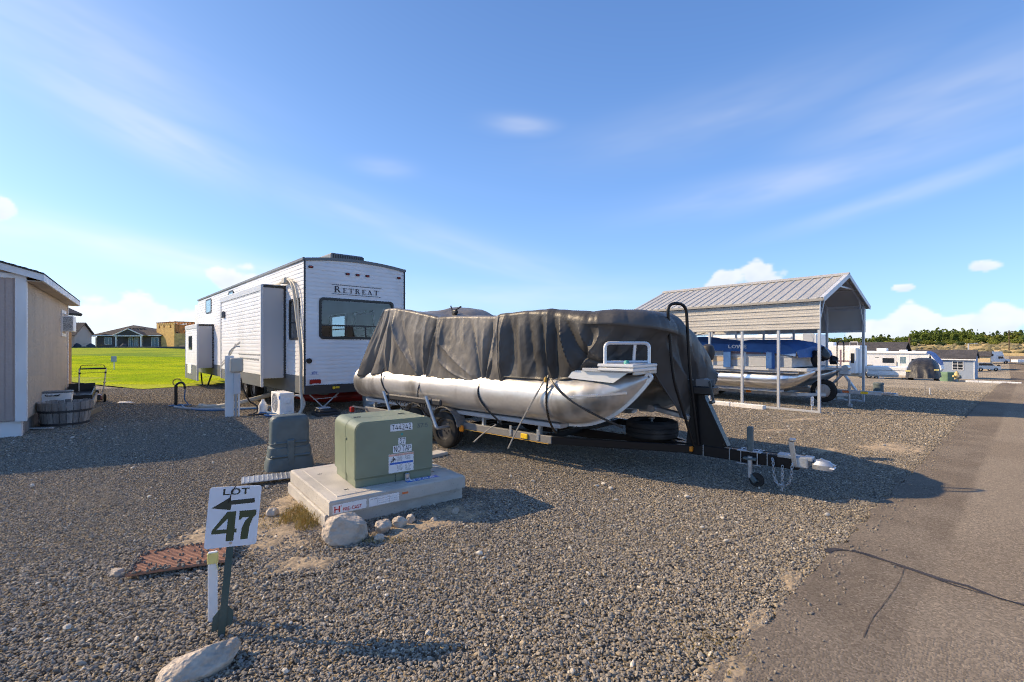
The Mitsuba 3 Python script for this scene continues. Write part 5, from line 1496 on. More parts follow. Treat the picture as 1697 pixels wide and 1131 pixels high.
strap([(-1.24, 6.53, 1.24), (-1.29, 6.54, 1.0), (-1.27, 6.46, .85), (-1.18, 6.30, .66), (-1.05, 6.2, .48)], .012, 'm_black', 'black cord over the near float at the stern end')
strap([(-1.22, 5.42, 1.08), (-1.29, 5.44, .95), (-1.30, 5.40, .7), (-1.1, 5.36, .45)], .011, 'm_black', 'black cord crossing the grey guide board of the near float')
strap([(-1.22, 4.03, 1.10), (-1.285, 4.03, .97), (-1.22, 3.93, .74), (-1.05, 3.78, .5)], .013, 'm_black', 'black cord round the middle of the near float')
strap([(-1.24, 2.78, 1.26), (-1.285, 2.78, 1.0), (-1.23, 2.80, .76), (-1.05, 2.80, .5)], .014, 'm_black', 'black cord hanging down beside the weld of the near float')
strap([(-1.24, 2.74, 1.20), (-1.275, 2.5, 1.02), (-1.18, 2.2, .84), (-1.0, 1.86, .67)], .013, 'm_black', 'dark strap running down across the nose of the near float')
strap([(-1.26, 2.80, 1.24), (-1.33, 2.95, .95), (-1.36, 3.15, .62), (-1.38, 3.35, .27)], .012, 'm_strap_grey', 'pale frayed strap end hanging below the trailer rail')
strap([(-1.20, 3.75, .52), (-1.25, 3.95, .38), (-1.3, 4.1, .24)], .010, 'm_strap_grey', 'pale strap end at the middle of the trailer rail')
single('strap_buckle', 'yellow brown rag knot at the strap on the cover edge', 'knot', cat(xf(rock_mesh(.03, .025, .045, 3, 2), mat((-1.27, 2.80, 1.20)))), 'm_strap_yellow', TM)

# ------------------------------------------------------------------ its trailer
TL = thing('boat_trailer', 'black steel boat trailer carrying the covered pontoon boat', 'boat trailer', TM)
for sgn in (-1, 1):
    part(TL, 'bunk', rbox(sgn * .95 - .09, sgn * .95 + .09, 2.75, 7.5, .555, .615, .01), 'm_grey_panel')
    part(TL, 'bunk', rbox(sgn * .62 - .05, sgn * .62 + .05, 2.75, 7.5, .60, .655, .01), 'm_rail_grey')
    part(TL, 'side_rail', cat(rbox(sgn * 1.0 - .03, sgn * 1.0 + .03, 2.9, 7.55, .335, .435, .006)), 'm_rail_grey' if sgn < 0 else 'm_black')
    part(TL, 'drawbar', bar((sgn * 1.0, 2.92, .385), (sgn * .06, 1.42, .335), .06, .10), 'm_black_gloss')
    for s in (4.98, 5.76):
        w = part(TL, 'wheel', xf(wheel_tyre(.30, .19, .18), mat((sgn * 1.06, s, .30))), 'm_rubber')
        part(w, 'rim', xf(wheel_rim(.18, .17), mat((sgn * 1.06, s, .30))), 'm_rust_frame')
        fa = np.radians(np.linspace(12, 168, 14))
        part(TL, 'fender', cat(*[bar((sgn * 1.06, s + .36 * math.cos(p), .3 + .36 * math.sin(p)), (sgn * 1.06, s + .36 * math.cos(q), .3 + .36 * math.sin(q)), .014 if 0 else .2, .012, (0, math.cos(p), math.sin(p))) for p, q in zip(fa[:-1], fa[1:])]), 'm_rail_grey' if sgn < 0 else 'm_black', smooth=False)
for s in (3.1, 4.2, 5.37, 6.4, 7.4):
    part(TL, 'cross_member', rbox(-1.0, 1.0, s - .035, s + .035, .345, .425, .006), 'm_black')
for s in (3.15, 4.25, 6.4, 7.3):
    for o in (-.95, -.62, .62, .95):
        part(TL, 'bunk_support', rbox(o - .03, o + .03, s - .02, s + .02, .42, .60, .004), 'm_galv')
for s in (3.12, 3.62):
    part(TL, 'clip', rbox(-1.045, -1.025, s - .02, s + .02, .36, .50, .003), 'm_galv')
part(TL, 'axle', cat(cyl((-1.0, 4.98, .3), (1.0, 4.98, .3), .04), cyl((-1.0, 5.76, .3), (1.0, 5.76, .3), .04), box(-1.0, -.85, 4.7, 6.0, .3, .36), box(.85, 1.0, 4.7, 6.0, .3, .36)), 'm_black')
part(TL, 'tongue', rbox(-.06, .06, .25, 4.2, .27, .40, .008), 'm_black_gloss')
# guide posts with a carpeted board
GP = part(TL, 'guide_board', rbox(-1.36, -1.30, 4.80, 6.32, .70, .80, .02), 'm_dark')
part(GP, 'fringe', cat(*[bar((-1.365, 4.85 + .058 * k + .02 * math.sin(k * 5), .70), (-1.37, 4.85 + .058 * k, .665 - .02 * math.sin(k * 3)), .02, .012) for k in range(25)]), 'm_dark', smooth=False, kind='stuff')
for s in (6.22, 5.02):
    part(TL, 'guide_post', tube(bend([(-1.40, s + .08, .84), (-1.36, s - .12, .40), (-1.36, s - .15, .36), (-1.05, s - .17, .36)], .05), .028, 8), 'm_galv')
part(TL, 'tail_bracket', cat(bar((-1.0, 7.5, .40), (-1.28, 7.55, .46), .04, .03), bar((-1.28, 7.55, .46), (-1.30, 7.50, .40), .03, .03)), 'm_galv')
part(TL, 'tail_light', rbox(-1.36, -1.29, 7.48, 7.56, .36, .46, .01), 'm_red_lens')
part(TL, 'marker_light', rbox(-1.055, -1.03, 3.30, 3.42, .35, .42, .006), 'm_yellow')
part(TL, 'marker_light', rbox(-1.10, -1.06, 4.58, 4.66, .30, .40, .012), 'm_amber')
part(TL, 'marker_light', rbox(-.105, -.06, 1.40, 1.56, .305, .375, .014, 2), 'm_amber', label='orange marker light by the winch post')
part(TL, 'bottom_strip', rbox(-1.034, -.97, 2.95, 7.5, .328, .334, .001), 'm_strap_yellow', smooth=False)  # thin yellow strip along the underside of the near rail
# spare tyre lying on the drawbar
sp_ = part(TL, 'spare_tyre', xf(xf(wheel_tyre(.345, .22, .2), rot((0, 1, 0), 90)), mat((-.02, 1.98, .53))), 'm_rubber')
part(sp_, 'rim', xf(xf(wheel_rim(.2, .2), rot((0, 1, 0), 90)), mat((-.02, 1.98, .51))), 'm_black')
part(sp_, 'spare_lock', cat(cyl((-.02, 1.98, .5), (-.02, 1.98, .66), .02, 8), rbox(-.06, .02, 1.95, 2.01, .645, .68, .01)), 'm_steel')
# winch post, winch and its handle
part(TL, 'winch_post', cat(prism(sg.Polygon([(1.03, .40), (1.50, .40), (1.44, .95), (1.42, 1.06), (1.27, 1.06), (1.25, .95)]), .05, 'yz', -.045), bar((-.02, 1.0, .42), (-.02, 1.30, 1.06), .12, .03)), 'm_black_gloss', smooth=False)
part(TL, 'bow_stop', cat(bar((-.02, 1.45, .72), (-.02, 1.95, .80), .10, .06), cyl((-.12, 1.95, .80), (.08, 1.95, .80), .05, 12)), 'm_galv')
wn = part(TL, 'winch', rbox(-.12, .08, 1.14, 1.40, 1.03, 1.13, .012), 'm_black')
part(wn, 'drum', cat(rbox(-.10, -.088, 1.18, 1.36, 1.13, 1.22, .02), rbox(.04, .052, 1.18, 1.36, 1.13, 1.22, .02), cyl((-.10, 1.27, 1.18), (.05, 1.27, 1.18), .045, 16)), 'm_rail_grey')
part(wn, 'crank', cat(bar((-.13, 1.18, 1.20), (-.16, 1.12, .96), .03, .012), cyl((-.16, 1.12, .96), (-.26, 1.12, .96), .022, 10)), 'm_black')
part(wn, 'winch_strap', bar((-.03, 1.42, 1.2), (-.03, 1.66, 1.22), .05, .008), 'm_strap_grey')
# boarding ladder hoop on the tongue
H0, H1, H2 = (-.30, 1.52, .42), (-.55, 1.75, 1.08), (-.58, 1.80, 2.02)
part(TL, 'ladder_hoop', tube(bend([(-.149, 1.36, .40), (-.377, 1.51, 1.18), (-.402, 1.533, 1.44), (-.467, 1.559, 2.15), (-.214, 1.432, 2.15), (-.15, 1.41, 1.3), (-.06, 1.337, .40)], .13, 9), .019, 10), 'm_black_gloss', smooth=40)
# jack
jk = part(TL, 'jack', cat(rbox(-.125, -.065, .70, .76, .42, .70, .008), rbox(-.14, -.07, .66, .80, .32, .345, .004)), 'm_pedestal', label='swing up jack with a caster wheel')
part(jk, 'tube', cyl((-.11, .73, .12), (-.11, .73, .36), .026, 12), 'm_galv')
part(jk, 'clamp', cat(*[tube(bend([(-.075, s, .25), (-.075, s, .415), (.075, s, .415), (.075, s, .25)], .02), .007, 6) for s in (.66, .84)], rbox(-.09, .09, .62, .88, .40, .412, .003), rbox(-.09, .09, .62, .88, .252, .264, .003)), 'm_galv')
part(jk, 'caster', cat(xf(wheel_tyre(.08, .05, .03), mat((-.10, .66, .10)))), 'm_rubber')
part(jk, 'fork', cat(bar((-.11, .73, .15), (-.145, .66, .08), .03, .05), bar((-.11, .73, .15), (-.06, .66, .08), .03, .05)), 'm_pedestal')
# coupler, latch and chains
cp = part(TL, 'coupler', cat(rbox(-.068, .068, .12, .46, .385, .425, .006), rbox(-.075, .075, .16, .30, .30, .42, .012), loft([(.0, .07, .10), (.05, .075, .105), (.09, .05, .07), (.105, .01, .02)], 20, 2.4).apply_transform(mat((0, .04, .31)))), 'm_galv')
part(cp, 'lip', rbox(-.06, .06, -.075, .0, .33, .342, .004), 'm_trim_white')
part(cp, 'handle', cat(bar((-.085, .28, .32), (-.085, .32, .60), .05, .02), rbox(-.11, -.06, .27, .34, .58, .62, .012)), 'm_steel')
part(cp, 'latch', bar((0, .06, .42), (0, -.08, .36), .03, .015), 'm_steel')
lk = lathe([(.016 + .0045 * math.cos(a), .0045 * math.sin(a)) for a in np.linspace(0, 2 * PI, 7)], 12)
lk.vertices = lk.vertices * V(.75, 1.35, 1)


def chain(pts, n):
    P = curve(pts, n)
    ms = []
    for i in range(n - 1):
        d = P[i + 1] - P[i]
        d /= np.linalg.norm(d)
        M = np.eye(4)
        x = np.cross(d, V(0, 1, 0) if i % 2 else V(1, .2, 0))
        x /= np.linalg.norm(x)
        M[:3, 0], M[:3, 1], M[:3, 2], M[:3, 3] = x, d, np.cross(x, d), (P[i] + P[i + 1]) / 2
        ms.append(xf(lk, M))
    return cat(*ms)


part(TL, 'safety_chain', chain([(-.09, .50, .36), (-.115, .48, .20), (-.115, .42, .09), (-.11, .36, .10), (-.105, .31, .22), (-.085, .29, .36)], 24), 'm_galv')
part(TL, 'safety_chain', chain([(-.09, .40, .30), (-.10, .40, .14), (-.10, .40, .03)], 11), 'm_galv')
part(TL, 'wiring', tube(curve([(0.02, .2, .43), (.02, .45, .415), (.0, .8, .415), (-.02, 1.1, .41)], 20), .006, 5), 'm_black')
part(TL, 'band', cat(*[rbox(-.063, .063, s - .006, s + .006, .266, .404, .002) for s in (1.28, .97, .56)]), 'm_strap_grey')
single('ground_block', 'flat pale block on the ground beside the near trailer wheel', 'block', rbox(-1.75, -1.4, 4.55, 4.78, 0, .05, .01), 'm_concrete', TM)
# ------------------------------------------------------------------ carport
TC = math.radians(39.6)
CM = mat((7.5, 11.56, 0), TC)
CP = thing('carport', 'grey steel carport with a ribbed gable roof over the blue covered boat', 'carport', CM)
CW, CL, ZE, ZR = 3.62, 5.35, 2.84, 3.55
pitch = (ZR - ZE) / (CW / 2)
posts = [0, .93, 1.86, 2.79, 3.72, 4.6, 5.32]
for x in (0, CW):
    for y in posts:
        part(CP, 'post', rbox(x - .03, x + .03, y - .03, y + .03, 0, ZE, .005), 'm_carport_steel')
    part(CP, 'base_rail', rbox(x - .029, x + .029, -.03, CL, -.01, .05, .005), 'm_carport_steel')
    part(CP, 'eave_rail', rbox(x - .028, x + .028, -.02, CL, ZE - .06, ZE - .002, .005), 'm_carport_steel')
    sgn = -1 if x == 0 else 1
    part(CP, 'girt', rbox(x - .026, x + .026, -.02, CL, 2.055, 2.10, .005), 'm_carport_steel')
    zs = [2.045, 2.20, 2.37, 2.535, 2.70]
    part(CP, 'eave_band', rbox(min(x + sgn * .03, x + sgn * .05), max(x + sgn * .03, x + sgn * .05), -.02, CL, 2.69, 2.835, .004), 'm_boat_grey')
    for za, zb in zip(zs[:-1], zs[1:]):
        h = zb - za
        prof = [(0, za), (-.022, za + .012), (-.022, za + .035), (0, za + .048), (0, za + h * .45), (-.008, za + h * .5), (-.008, za + h * .58), (0, za + h * .63), (0, zb), (.004, zb), (.004, za)]
        m = prism(sg.Polygon([(a, b) for a, b in prof]), CL + .04, 'xz', -.02)
        if sgn > 0:
            m.vertices[:, 0] *= -1
            m.invert()
        part(CP, 'siding_panel', xf(m, mat((x + sgn * .034, 0, 0))), 'm_carport_wall', smooth=False)
    part(CP, 'siding_trim', rbox(min(x + sgn * .03, x + sgn * .06), max(x + sgn * .03, x + sgn * .06), -.04, -.018, 2.045, ZE, .004), 'm_carport_steel')
for y in posts:
    for s in (0, 1):
        a, b = (0 if s == 0 else CW), CW / 2
        part(CP, 'rafter', bar((a, y, ZE - .02), (b, y, ZR - .05), .05, .05), 'm_carport_steel')
        sx = 1 if s == 0 else -1
        part(CP, 'knee_brace', bar((a + sx * .01, y, ZE - .62), (a + sx * .42, y, ZE + pitch * .42 - .06), .03, .03), 'm_carport_steel')
    part(CP, 'collar_tie', bar((CW / 2 - .72, y, ZR - .05 - pitch * .72), (CW / 2 + .72, y, ZR - .05 - pitch * .72), .045, .045), 'm_carport_steel')
ov = .13
for s in (-1, 1):
    n = 8
    wdt = (CL + .24) / n
    for k in range(n):
        y0 = -.12 + k * wdt
        pts = []
        for r in range(3):
            c = y0 + wdt * (r + .5) / 3
            pts += [(c - .028, 0), (c - .016, .02), (c + .016, .02), (c + .028, 0)]
        poly = sg.Polygon([(y0, 0)] + pts + [(y0 + wdt - .002, 0), (y0 + wdt - .002, -.003), (y0, -.003)])
        Ls = math.hypot(CW / 2 + ov, (CW / 2 + ov) * pitch)
        m = trimesh.creation.extrude_polygon(poly, Ls, engine='earcut')
        # x(poly)->y, y(poly)->normal, z->down the slope
        ca, sa = math.cos(math.atan(pitch)), math.sin(math.atan(pitch))
        M = np.eye(4)
        M[:3, 0] = (0, 1, 0)
        M[:3, 1] = (s * sa, 0, ca)
        M[:3, 2] = (s * ca, 0, -sa)
        M[:3, 3] = (CW / 2, 0, ZR)
        m.apply_transform(M)
        part(CP, 'roof_panel', m, 'm_carport_roof', smooth=False)
    part(CP, 'purlin', bar((CW / 2 + s * .85, -.05, ZR - .85 * pitch - .025), (CW / 2 + s * .85, CL, ZR - .85 * pitch - .025), .04, .03), 'm_carport_steel')
    e = CW / 2 + s * (CW / 2 + ov)
    part(CP, 'rake_trim', cat(bar((CW / 2, -.135, ZR - .035), (e, -.135, ZR - (CW / 2 + ov) * pitch - .035), .02, .11, (s * .34, 0, .94)), bar((CW / 2, -.09, ZR + .024), (e, -.09, ZR - (CW / 2 + ov) * pitch + .024), .10, .008, (s * .34, 0, .94))), 'm_paint_steel', smooth=False)
    part(CP, 'eave_trim', rbox(min(e, e + s * .012), max(e, e + s * .012), -.12, CL + .1, ZR - (CW / 2 + ov) * pitch - .06, ZR - (CW / 2 + ov) * pitch + .0, .003), 'm_carport_under')
part(CP, 'ridge_cap', prism(sg.Polygon([(-.12, -.12 * pitch + .02), (0, .045), (.12, -.12 * pitch + .02), (.12, -.12 * pitch + .028), (0, .056), (-.12, -.12 * pitch + .028)]), CL + .26, 'xz', -.14).apply_transform(mat((CW / 2, 0, ZR))), 'm_carport_roof', smooth=False)

for k in range(5):
    single('landscape_timber', f'{("pale timber nearest the open end of the carport", "second pale timber along the carport side", "middle pale timber along the carport side", "fourth pale timber along the carport side", "far pale timber along the carport side by the covered boat")[k]}', 'timber',
           xf(rbox(-.09, .09, 0, .86, -.02, .10, .012), CM @ mat((-.30 + .015 * ((k * 3) % 4), 1.15 + .9 * k, .0), .02 * ((k * 7) % 5 - 2))), 'm_trim_white')

# ------------------------------------------------------------------ boat in the carport
LB = thing('pontoon_boat', 'silver pontoon boat with a beige band under a blue cover lettered LOWE', 'boat', CM)
for x in (.98, 2.95):
    rows, n = [], 28
    a = np.arange(n) * 2 * PI / n
    for y in np.r_[6.2, 6.18, np.linspace(6.1, 1.5, 12), np.linspace(1.45, .40, 22)]:
        t = max(0.0, (1.45 - y) / 1.05)
        zb, zt, hw = .42 + .50 * t ** 2.4, .98 + .02 * t, .29 * (1 - t ** 2.1) + .008
        c, h = (zb + zt) / 2, (zt - zb) / 2
        rows.append(np.c_[x + hw * np.cos(a), np.full(n, y), c + h * np.sin(a)])
    v = np.vstack(rows)
    f = [(i * n + j, (i + 1) * n + j, (i + 1) * n + (j + 1) % n, i * n + (j + 1) % n) for i in range(len(rows) - 1) for j in range(n)]
    m = trimesh.Trimesh(v, trimesh.geometry.triangulate_quads(f), process=False)
    p = part(LB, 'pontoon', m, 'm_alu_bright', smooth=40)
    part(p, 'strake', bar((x + (-1 if x < 2 else 1) * .285, 1.4, .74), (x + (-1 if x < 2 else 1) * .18, .75, .84), .02, .02), 'm_trim_white')
    part(p, 'weld_seam', xf(lathe([(.284, -.02), (.292, 0), (.284, .02)], 30), np.array([[1, 0, 0, x], [0, 0, 1, 1.55], [0, 1, 0, .70], [0, 0, 0, 1.0]])), 'm_alu_white')
part(LB, 'deck', rbox(.62, 3.3, .55, 6.3, 1.0, 1.03, .004), 'm_boat_grey')
part(LB, 'deck_trim', cat(rbox(.60, .64, .5, 6.3, .965, 1.055, .008), rbox(.6, 3.32, .47, .51, .965, 1.055, .008), rbox(3.28, 3.32, .5, 6.3, .965, 1.055, .008)), 'm_alu_white')
part(LB, 'skirt', rbox(.66, .68, .7, 6.2, .90, .985, .004), 'm_boat_grey')
pan = part(LB, 'fence', cat(rbox(.67, .70, .85, 6.2, 1.06, 1.50, .006), rbox(3.2, 3.23, .85, 6.2, 1.06, 1.5, .006), rbox(.7, 3.2, .85, .88, 1.06, 1.5, .006)), 'm_boat_grey')
part(pan, 'band', prism(sg.Polygon([(2.0, 1.28), (3.2, 1.15), (6.2, 1.15), (6.2, 1.36), (3.4, 1.36)]), -.004, 'yz', .669), 'm_beige', smooth=False, label='beige band')
part(pan, 'rail', cat(bar((.66, .9, 1.345), (.66, 6.2, 1.375), .02, .018), bar((.66, .85, 1.5), (.66, 6.2, 1.5), .03, .03), rbox(.655, .67, 2.05, 2.11, 1.06, 1.5, .003)), 'm_alu_white')
part(pan, 'gloss_panel', prism(sg.Polygon([(.95, 1.40), (2.6, 1.42), (2.6, 1.49), (.95, 1.46)]), -.003, 'yz', .669), 'm_plum', smooth=False)
part(pan, 'sticker', cyl((.662, 1.62, 1.45), (.668, 1.62, 1.45), .025, 12), 'm_teal')
ys = np.linspace(.72, 6.3, 60)
xs = np.linspace(.60, 3.30, 26)
cv = []
for y in ys:
    for x in xs:
        z = np.interp(y, [.72, .95, 1.2, 2.2, 3.2, 3.8, 4.6, 6.3], [1.50, 1.66, 1.70, 1.70, 1.72, 1.83, 1.80, 1.76]) + .12 * math.cos((x - 1.95) / 1.35 * PI / 2) + .03 * (meshkit.noise(V(x * 3, y * 3, 0)) - .5)
        cv.append((x, y, z))
cv = np.array(cv)
q = [(i * 26 + j, i * 26 + j + 1, (i + 1) * 26 + j + 1, (i + 1) * 26 + j) for i in range(59) for j in range(25)]
topm = trimesh.Trimesh(cv, trimesh.geometry.triangulate_quads(q), process=False)
side = []
for xx, sg_ in ((.60, -1), (3.30, 1)):
    P0 = cv.reshape(60, 26, 3)[:, 0 if sg_ < 0 else -1]
    rows = []
    for t in np.linspace(0, 1, 8):
        low = np.interp(P0[:, 1], [.7, 1.0, 1.25, 2.0, 2.05, 2.5, 3.0, 6.3], [1.36, 1.40, 1.45, 1.47, 1.48, 1.50, 1.50, 1.50])
        rows.append(np.c_[P0[:, 0] + sg_ * (.025 * np.sin(P0[:, 1] * 11) * t + .03 * t), P0[:, 1], P0[:, 2] * (1 - t) + low * t])
    R = np.vstack(rows)
    f = [(i * 60 + j, i * 60 + j + 1, (i + 1) * 60 + j + 1, (i + 1) * 60 + j) for i in range(7) for j in range(59)]
    side.append(trimesh.Trimesh(R, trimesh.geometry.triangulate_quads(f), process=False))
fr = np.vstack([np.c_[cv.reshape(60, 26, 3)[0][:, 0], np.full(26, .72 - .05 * t), cv.reshape(60, 26, 3)[0][:, 2] * (1 - t) + 1.33 * t] for t in np.linspace(0, 1, 6)])
f = [(i * 26 + j, i * 26 + j + 1, (i + 1) * 26 + j + 1, (i + 1) * 26 + j) for i in range(5) for j in range(25)]
LC = thing('boat_cover', 'blue fabric cover with white LOWE lettering on the boat in the carport', 'boat cover', CM)
part(LC, 'fabric', cat(topm, *side, trimesh.Trimesh(fr, trimesh.geometry.triangulate_quads(f), process=False)), 'm_blue_cover', smooth=50)
for y in (1.35, 2.55, 3.75):
    part(LC, 'tie_panel', rbox(.54, .565, y - .11, y + .11, 1.02, 1.50, .004), 'm_blue_cover')
part(LC, 'lettering', text('LOWE', .09, (.545, 2.25, 1.58), (0, -1, 0), (0, 0, 1), .003, width=.52), 'm_label', smooth=False, label='white LOWE lettering')
part(LC, 'frame', cat(bar((.9, 4.4, 1.85), (.8, 3.5, 2.12), .02, .02), bar((.9, 4.2, 1.85), (.8, 3.35, 2.05), .02, .02)), 'm_black')

LT = thing('boat_trailer', 'galvanised boat trailer under the boat in the carport', 'boat trailer', CM)
for x in (1.25, 2.7):
    part(LT, 'side_rail', rbox(x - .035, x + .035, .9, 6.0, .25, .35, .006), 'm_galv')
    part(LT, 'drawbar', bar((x, .95, .30), (1.95, -.05, .33), .06, .09), 'm_galv')
    part(LT, 'bunk', rbox(x - .35 if x < 2 else x + .17, x - .17 if x < 2 else x + .35, 1.2, 6.0, .36, .42, .008), 'm_grey_panel')
    for y in (4.0, 4.8):
        w = part(LT, 'wheel', xf(wheel_tyre(.30, .19, .18), mat((x + (-.28 if x < 2 else .28), y, .30))), 'm_rubber')
        part(w, 'rim', xf(wheel_rim(.18, .17), mat((x + (-.28 if x < 2 else .28), y, .30))), 'm_paint_steel')
part(LT, 'cross_member', cat(*[rbox(1.25, 2.7, y - .03, y + .03, .26, .34, .005) for y in (1.4, 2.8, 4.4, 5.6)]), 'm_galv')
part(LT, 'tongue', rbox(1.90, 2.0, -.80, 1.4, .36, .46, .006), 'm_galv')
part(LT, 'coupler', cat(rbox(1.905, 1.995, -1.0, -.72, .38, .45, .012), loft([(0, .05, .09), (.05, .05, .09), (.07, .02, .03)], 16, 2.2).apply_transform(mat((1.95, -1.05, .38)))), 'm_steel')
part(LT, 'label', cat(rbox(1.896, 1.9, -.1, .05, .38, .44, .001)), 'm_orange_ink', smooth=False)
part(LT, 'label', cat(rbox(1.896, 1.9, -.52, -.36, .38, .44, .001)), 'm_yellow', smooth=False)
part(LT, 'winch_post', cat(bar((1.95, -.25, .45), (1.95, .05, .92), .10, .05), bar((1.95, .45, .42), (1.95, .02, .92), .10, .05), rbox(1.86, 2.04, -.12, .12, .86, 1.0, .02)), 'm_galv')
part(LT, 'winch', cat(cyl((1.85, -.02, 1.05), (2.05, -.02, 1.05), .08, 14), bar((1.83, 0, 1.05), (1.80, .16, 1.22), .03, .012)), 'm_steel')
part(LT, 'bow_arm', bar((1.95, .05, 1.0), (1.95, .9, 1.02), .07, .07), 'm_galv')
part(LT, 'jack', cat(cyl((1.86, -.12, .06), (1.86, -.12, .36), .024, 10), rbox(1.83, 1.89, -.19, -.08, .0, .10, .02), rbox(1.84, 1.89, -.15, -.09, .44, .74, .006)), 'm_galv')
st = part(LT, 'spare_tyre', xf(wheel_tyre(.31, .19, .18), mat((1.68, .42, .42))), 'm_rubber')
part(st, 'rim', xf(wheel_rim(.18, .17), mat((1.66, .42, .42))), 'm_steel')
part(LT, 'marker_light', rbox(1.20, 1.216, 2.15, 2.3, .27, .33, .005), 'm_amber')
part(LT, 'guide_hoop', tube(bend([(2.35, .3, .5), (2.35, .3, 1.75), (2.05, .12, 1.80), (1.85, .0, 1.75), (1.85, 0, 1.2)], .2, 6), .015, 8), 'm_black')
single('outboard_bundle', 'dark gear bundled on the bow of the boat in the carport', 'gear', xf(cat(xf(rock_mesh(.22, .18, .22, 61, 3), mat((2.0, .52, 1.42))), xf(rock_mesh(.14, .12, .26, 63, 3), mat((1.7, .62, 1.30))), xf(rock_mesh(.14, .12, .16, 64, 2), mat((2.4, .4, 1.25)))), CM), 'm_black')

# small sign, pedestal and block near the carport
S9 = thing('lot_sign', 'small white lot sign numbered 49 beside the near carport post', 'sign', mat((7.42, 11.72, 0), math.radians(30)))
part(S9, 'post', rbox(-.012, .012, -.008, .008, -.03, .3, .002), 'm_paint_steel')
p9 = part(S9, 'plate', prism(rrect(-.065, .065, .16, .385, .012), -.004, 'xz', -.01), 'm_sign', smooth=False)
part(p9, 'lettering', cat(text('49', .075, (0, -.0142, .195), (1, 0, 0), (0, 0, 1), .001, width=.105), text('LOT', .025, (0, -.0142, .335), (1, 0, 0), (0, 0, 1), .001)), 'm_sign_ink', smooth=False)
single('round_pedestal', 'round grey green utility post beyond the carport', 'utility pedestal', lathe([(.001, 0), (.17, 0), (.17, .04), (.145, .06), (.14, .34), (.15, .345), (.15, .39), (.13, .42), (.001, .43)], 26), 'm_pedestal', mat((12.3, 15.9, 0)))
single('wood_block', 'tan wooden blocks behind the spare tyre in the carport', 'block', cat(rbox(-.16, .16, -.1, .1, 0, .12, .006), rbox(-.1, .12, -.06, .08, .122, .21, .006)), 'm_wood_weather', mat((9.95, 14.5, 0), .4))
for k, (x, y) in enumerate(((14.2, 16.1), (13.9, 15.95))):
    single('marker_stake', ('white plastic marker stake standing in the open gravel', 'thin dark stake beside the white marker stake')[k], 'stake', xf(rbox(-.035 if k == 0 else -.012, .035 if k == 0 else .012, -.01, .01, -.03, .22 if k == 0 else .45, .003), mat((x, y, 0), .6) @ rot((0, 1, 0), -6 if k == 0 else 0)), 'm_white_clean' if k == 0 else 'm_wood_grey')
# ------------------------------------------------------------------ beyond the carport: trailers, a covered car, sheds, a hydrant
def base(x, y):
    return float(gz(x, y))


def gabled(L, D, h, hr, ov=.3, t=.12):
    """(walls, roof) of a gabled house: ridge along x, front wall at y=0."""
    w = cat(box(0, L, 0, D, -.8, h), prism(sg.Polygon([(0, h), (D, h), (D / 2, hr - .05)]), .1, 'yz', .0), prism(sg.Polygon([(0, h), (D, h), (D / 2, hr - .05)]), .1, 'yz', L - .1))
    k = (hr - h) / (D / 2)
    r = cat(*[prism(sg.Polygon([(D / 2, hr), (D / 2 + s * (D / 2 + ov), hr - k * (D / 2 + ov)), (D / 2 + s * (D / 2 + ov), hr - k * (D / 2 + ov) + t), (D / 2, hr + t)]), L + 2 * ov, 'yz', -ov) for s in (1, -1)])
    return w, r


def win_on(parent, x0, x1, z0, z1, y=0, glass='m_dark_glass', frame='m_trim_white', grid=0):
    f = part(parent, 'window', cat(plate(x0, x1, z0, z1, y - .05, .05, [(x0 + .08, x1 - .08, z0 + .08, z1 - .08)]), box((x0 + x1) / 2 - .03, (x0 + x1) / 2 + .03, y - .045, y - .01, z0, z1), *([box(x0, x1, y - .045, y - .012, z0 + (z1 - z0) * q - .025, z0 + (z1 - z0) * q + .025) for q in (.33, .66)] if grid else [])), frame, smooth=False)
    part(f, 'pane', box(x0 + .05, x1 - .05, y - .02, y + .01, z0 + .05, z1 - .05), glass, smooth=False)


# fifth wheel far behind the carport
F5 = thing('travel_trailer', 'tall cream fifth wheel trailer behind the carport', 'trailer', mat((18.0, 44.0, base(20, 41)), math.radians(-47.7)) @ np.diag([0.8, 1, 1, 1.0]))
part(F5, 'body', cat(rbox(0, 11.2, 0, 2.5, .75, 3.45, .12, 2)), 'm_white_clean', smooth=40)
part(F5, 'body_band', rbox(.1, 11.1, -.012, .02, 1.1, 1.25, .004), 'm_house_pale')
part(F5, 'roof_unit', rbox(5.3, 6.4, .8, 1.7, 3.45, 3.75, .08, 2), 'm_white_clean')
part(F5, 'awning', cat(rbox(2.0, 9.0, -.12, -.01, 3.15, 3.3, .04, 2)), 'm_trim_white')
win_on(F5, 3.0, 4.2, 2.0, 2.6, frame='m_black')
win_on(F5, 8.0, 9.0, 2.0, 2.6, frame='m_black')
for x in (4.5, 5.4):
    part(F5, 'wheel', xf(xf(wheel_tyre(.36, .22, .2), rot((0, 0, 1), 90)), mat((x, .15, .36))), 'm_rubber')
part(F5, 'vent_fan', cat(cyl((10.5, -.06, 3.0), (10.5, .0, 3.0), .42, 20), rbox(10.0, 11.0, -.03, .0, 2.5, 3.5, .05)), 'm_boat_grey')

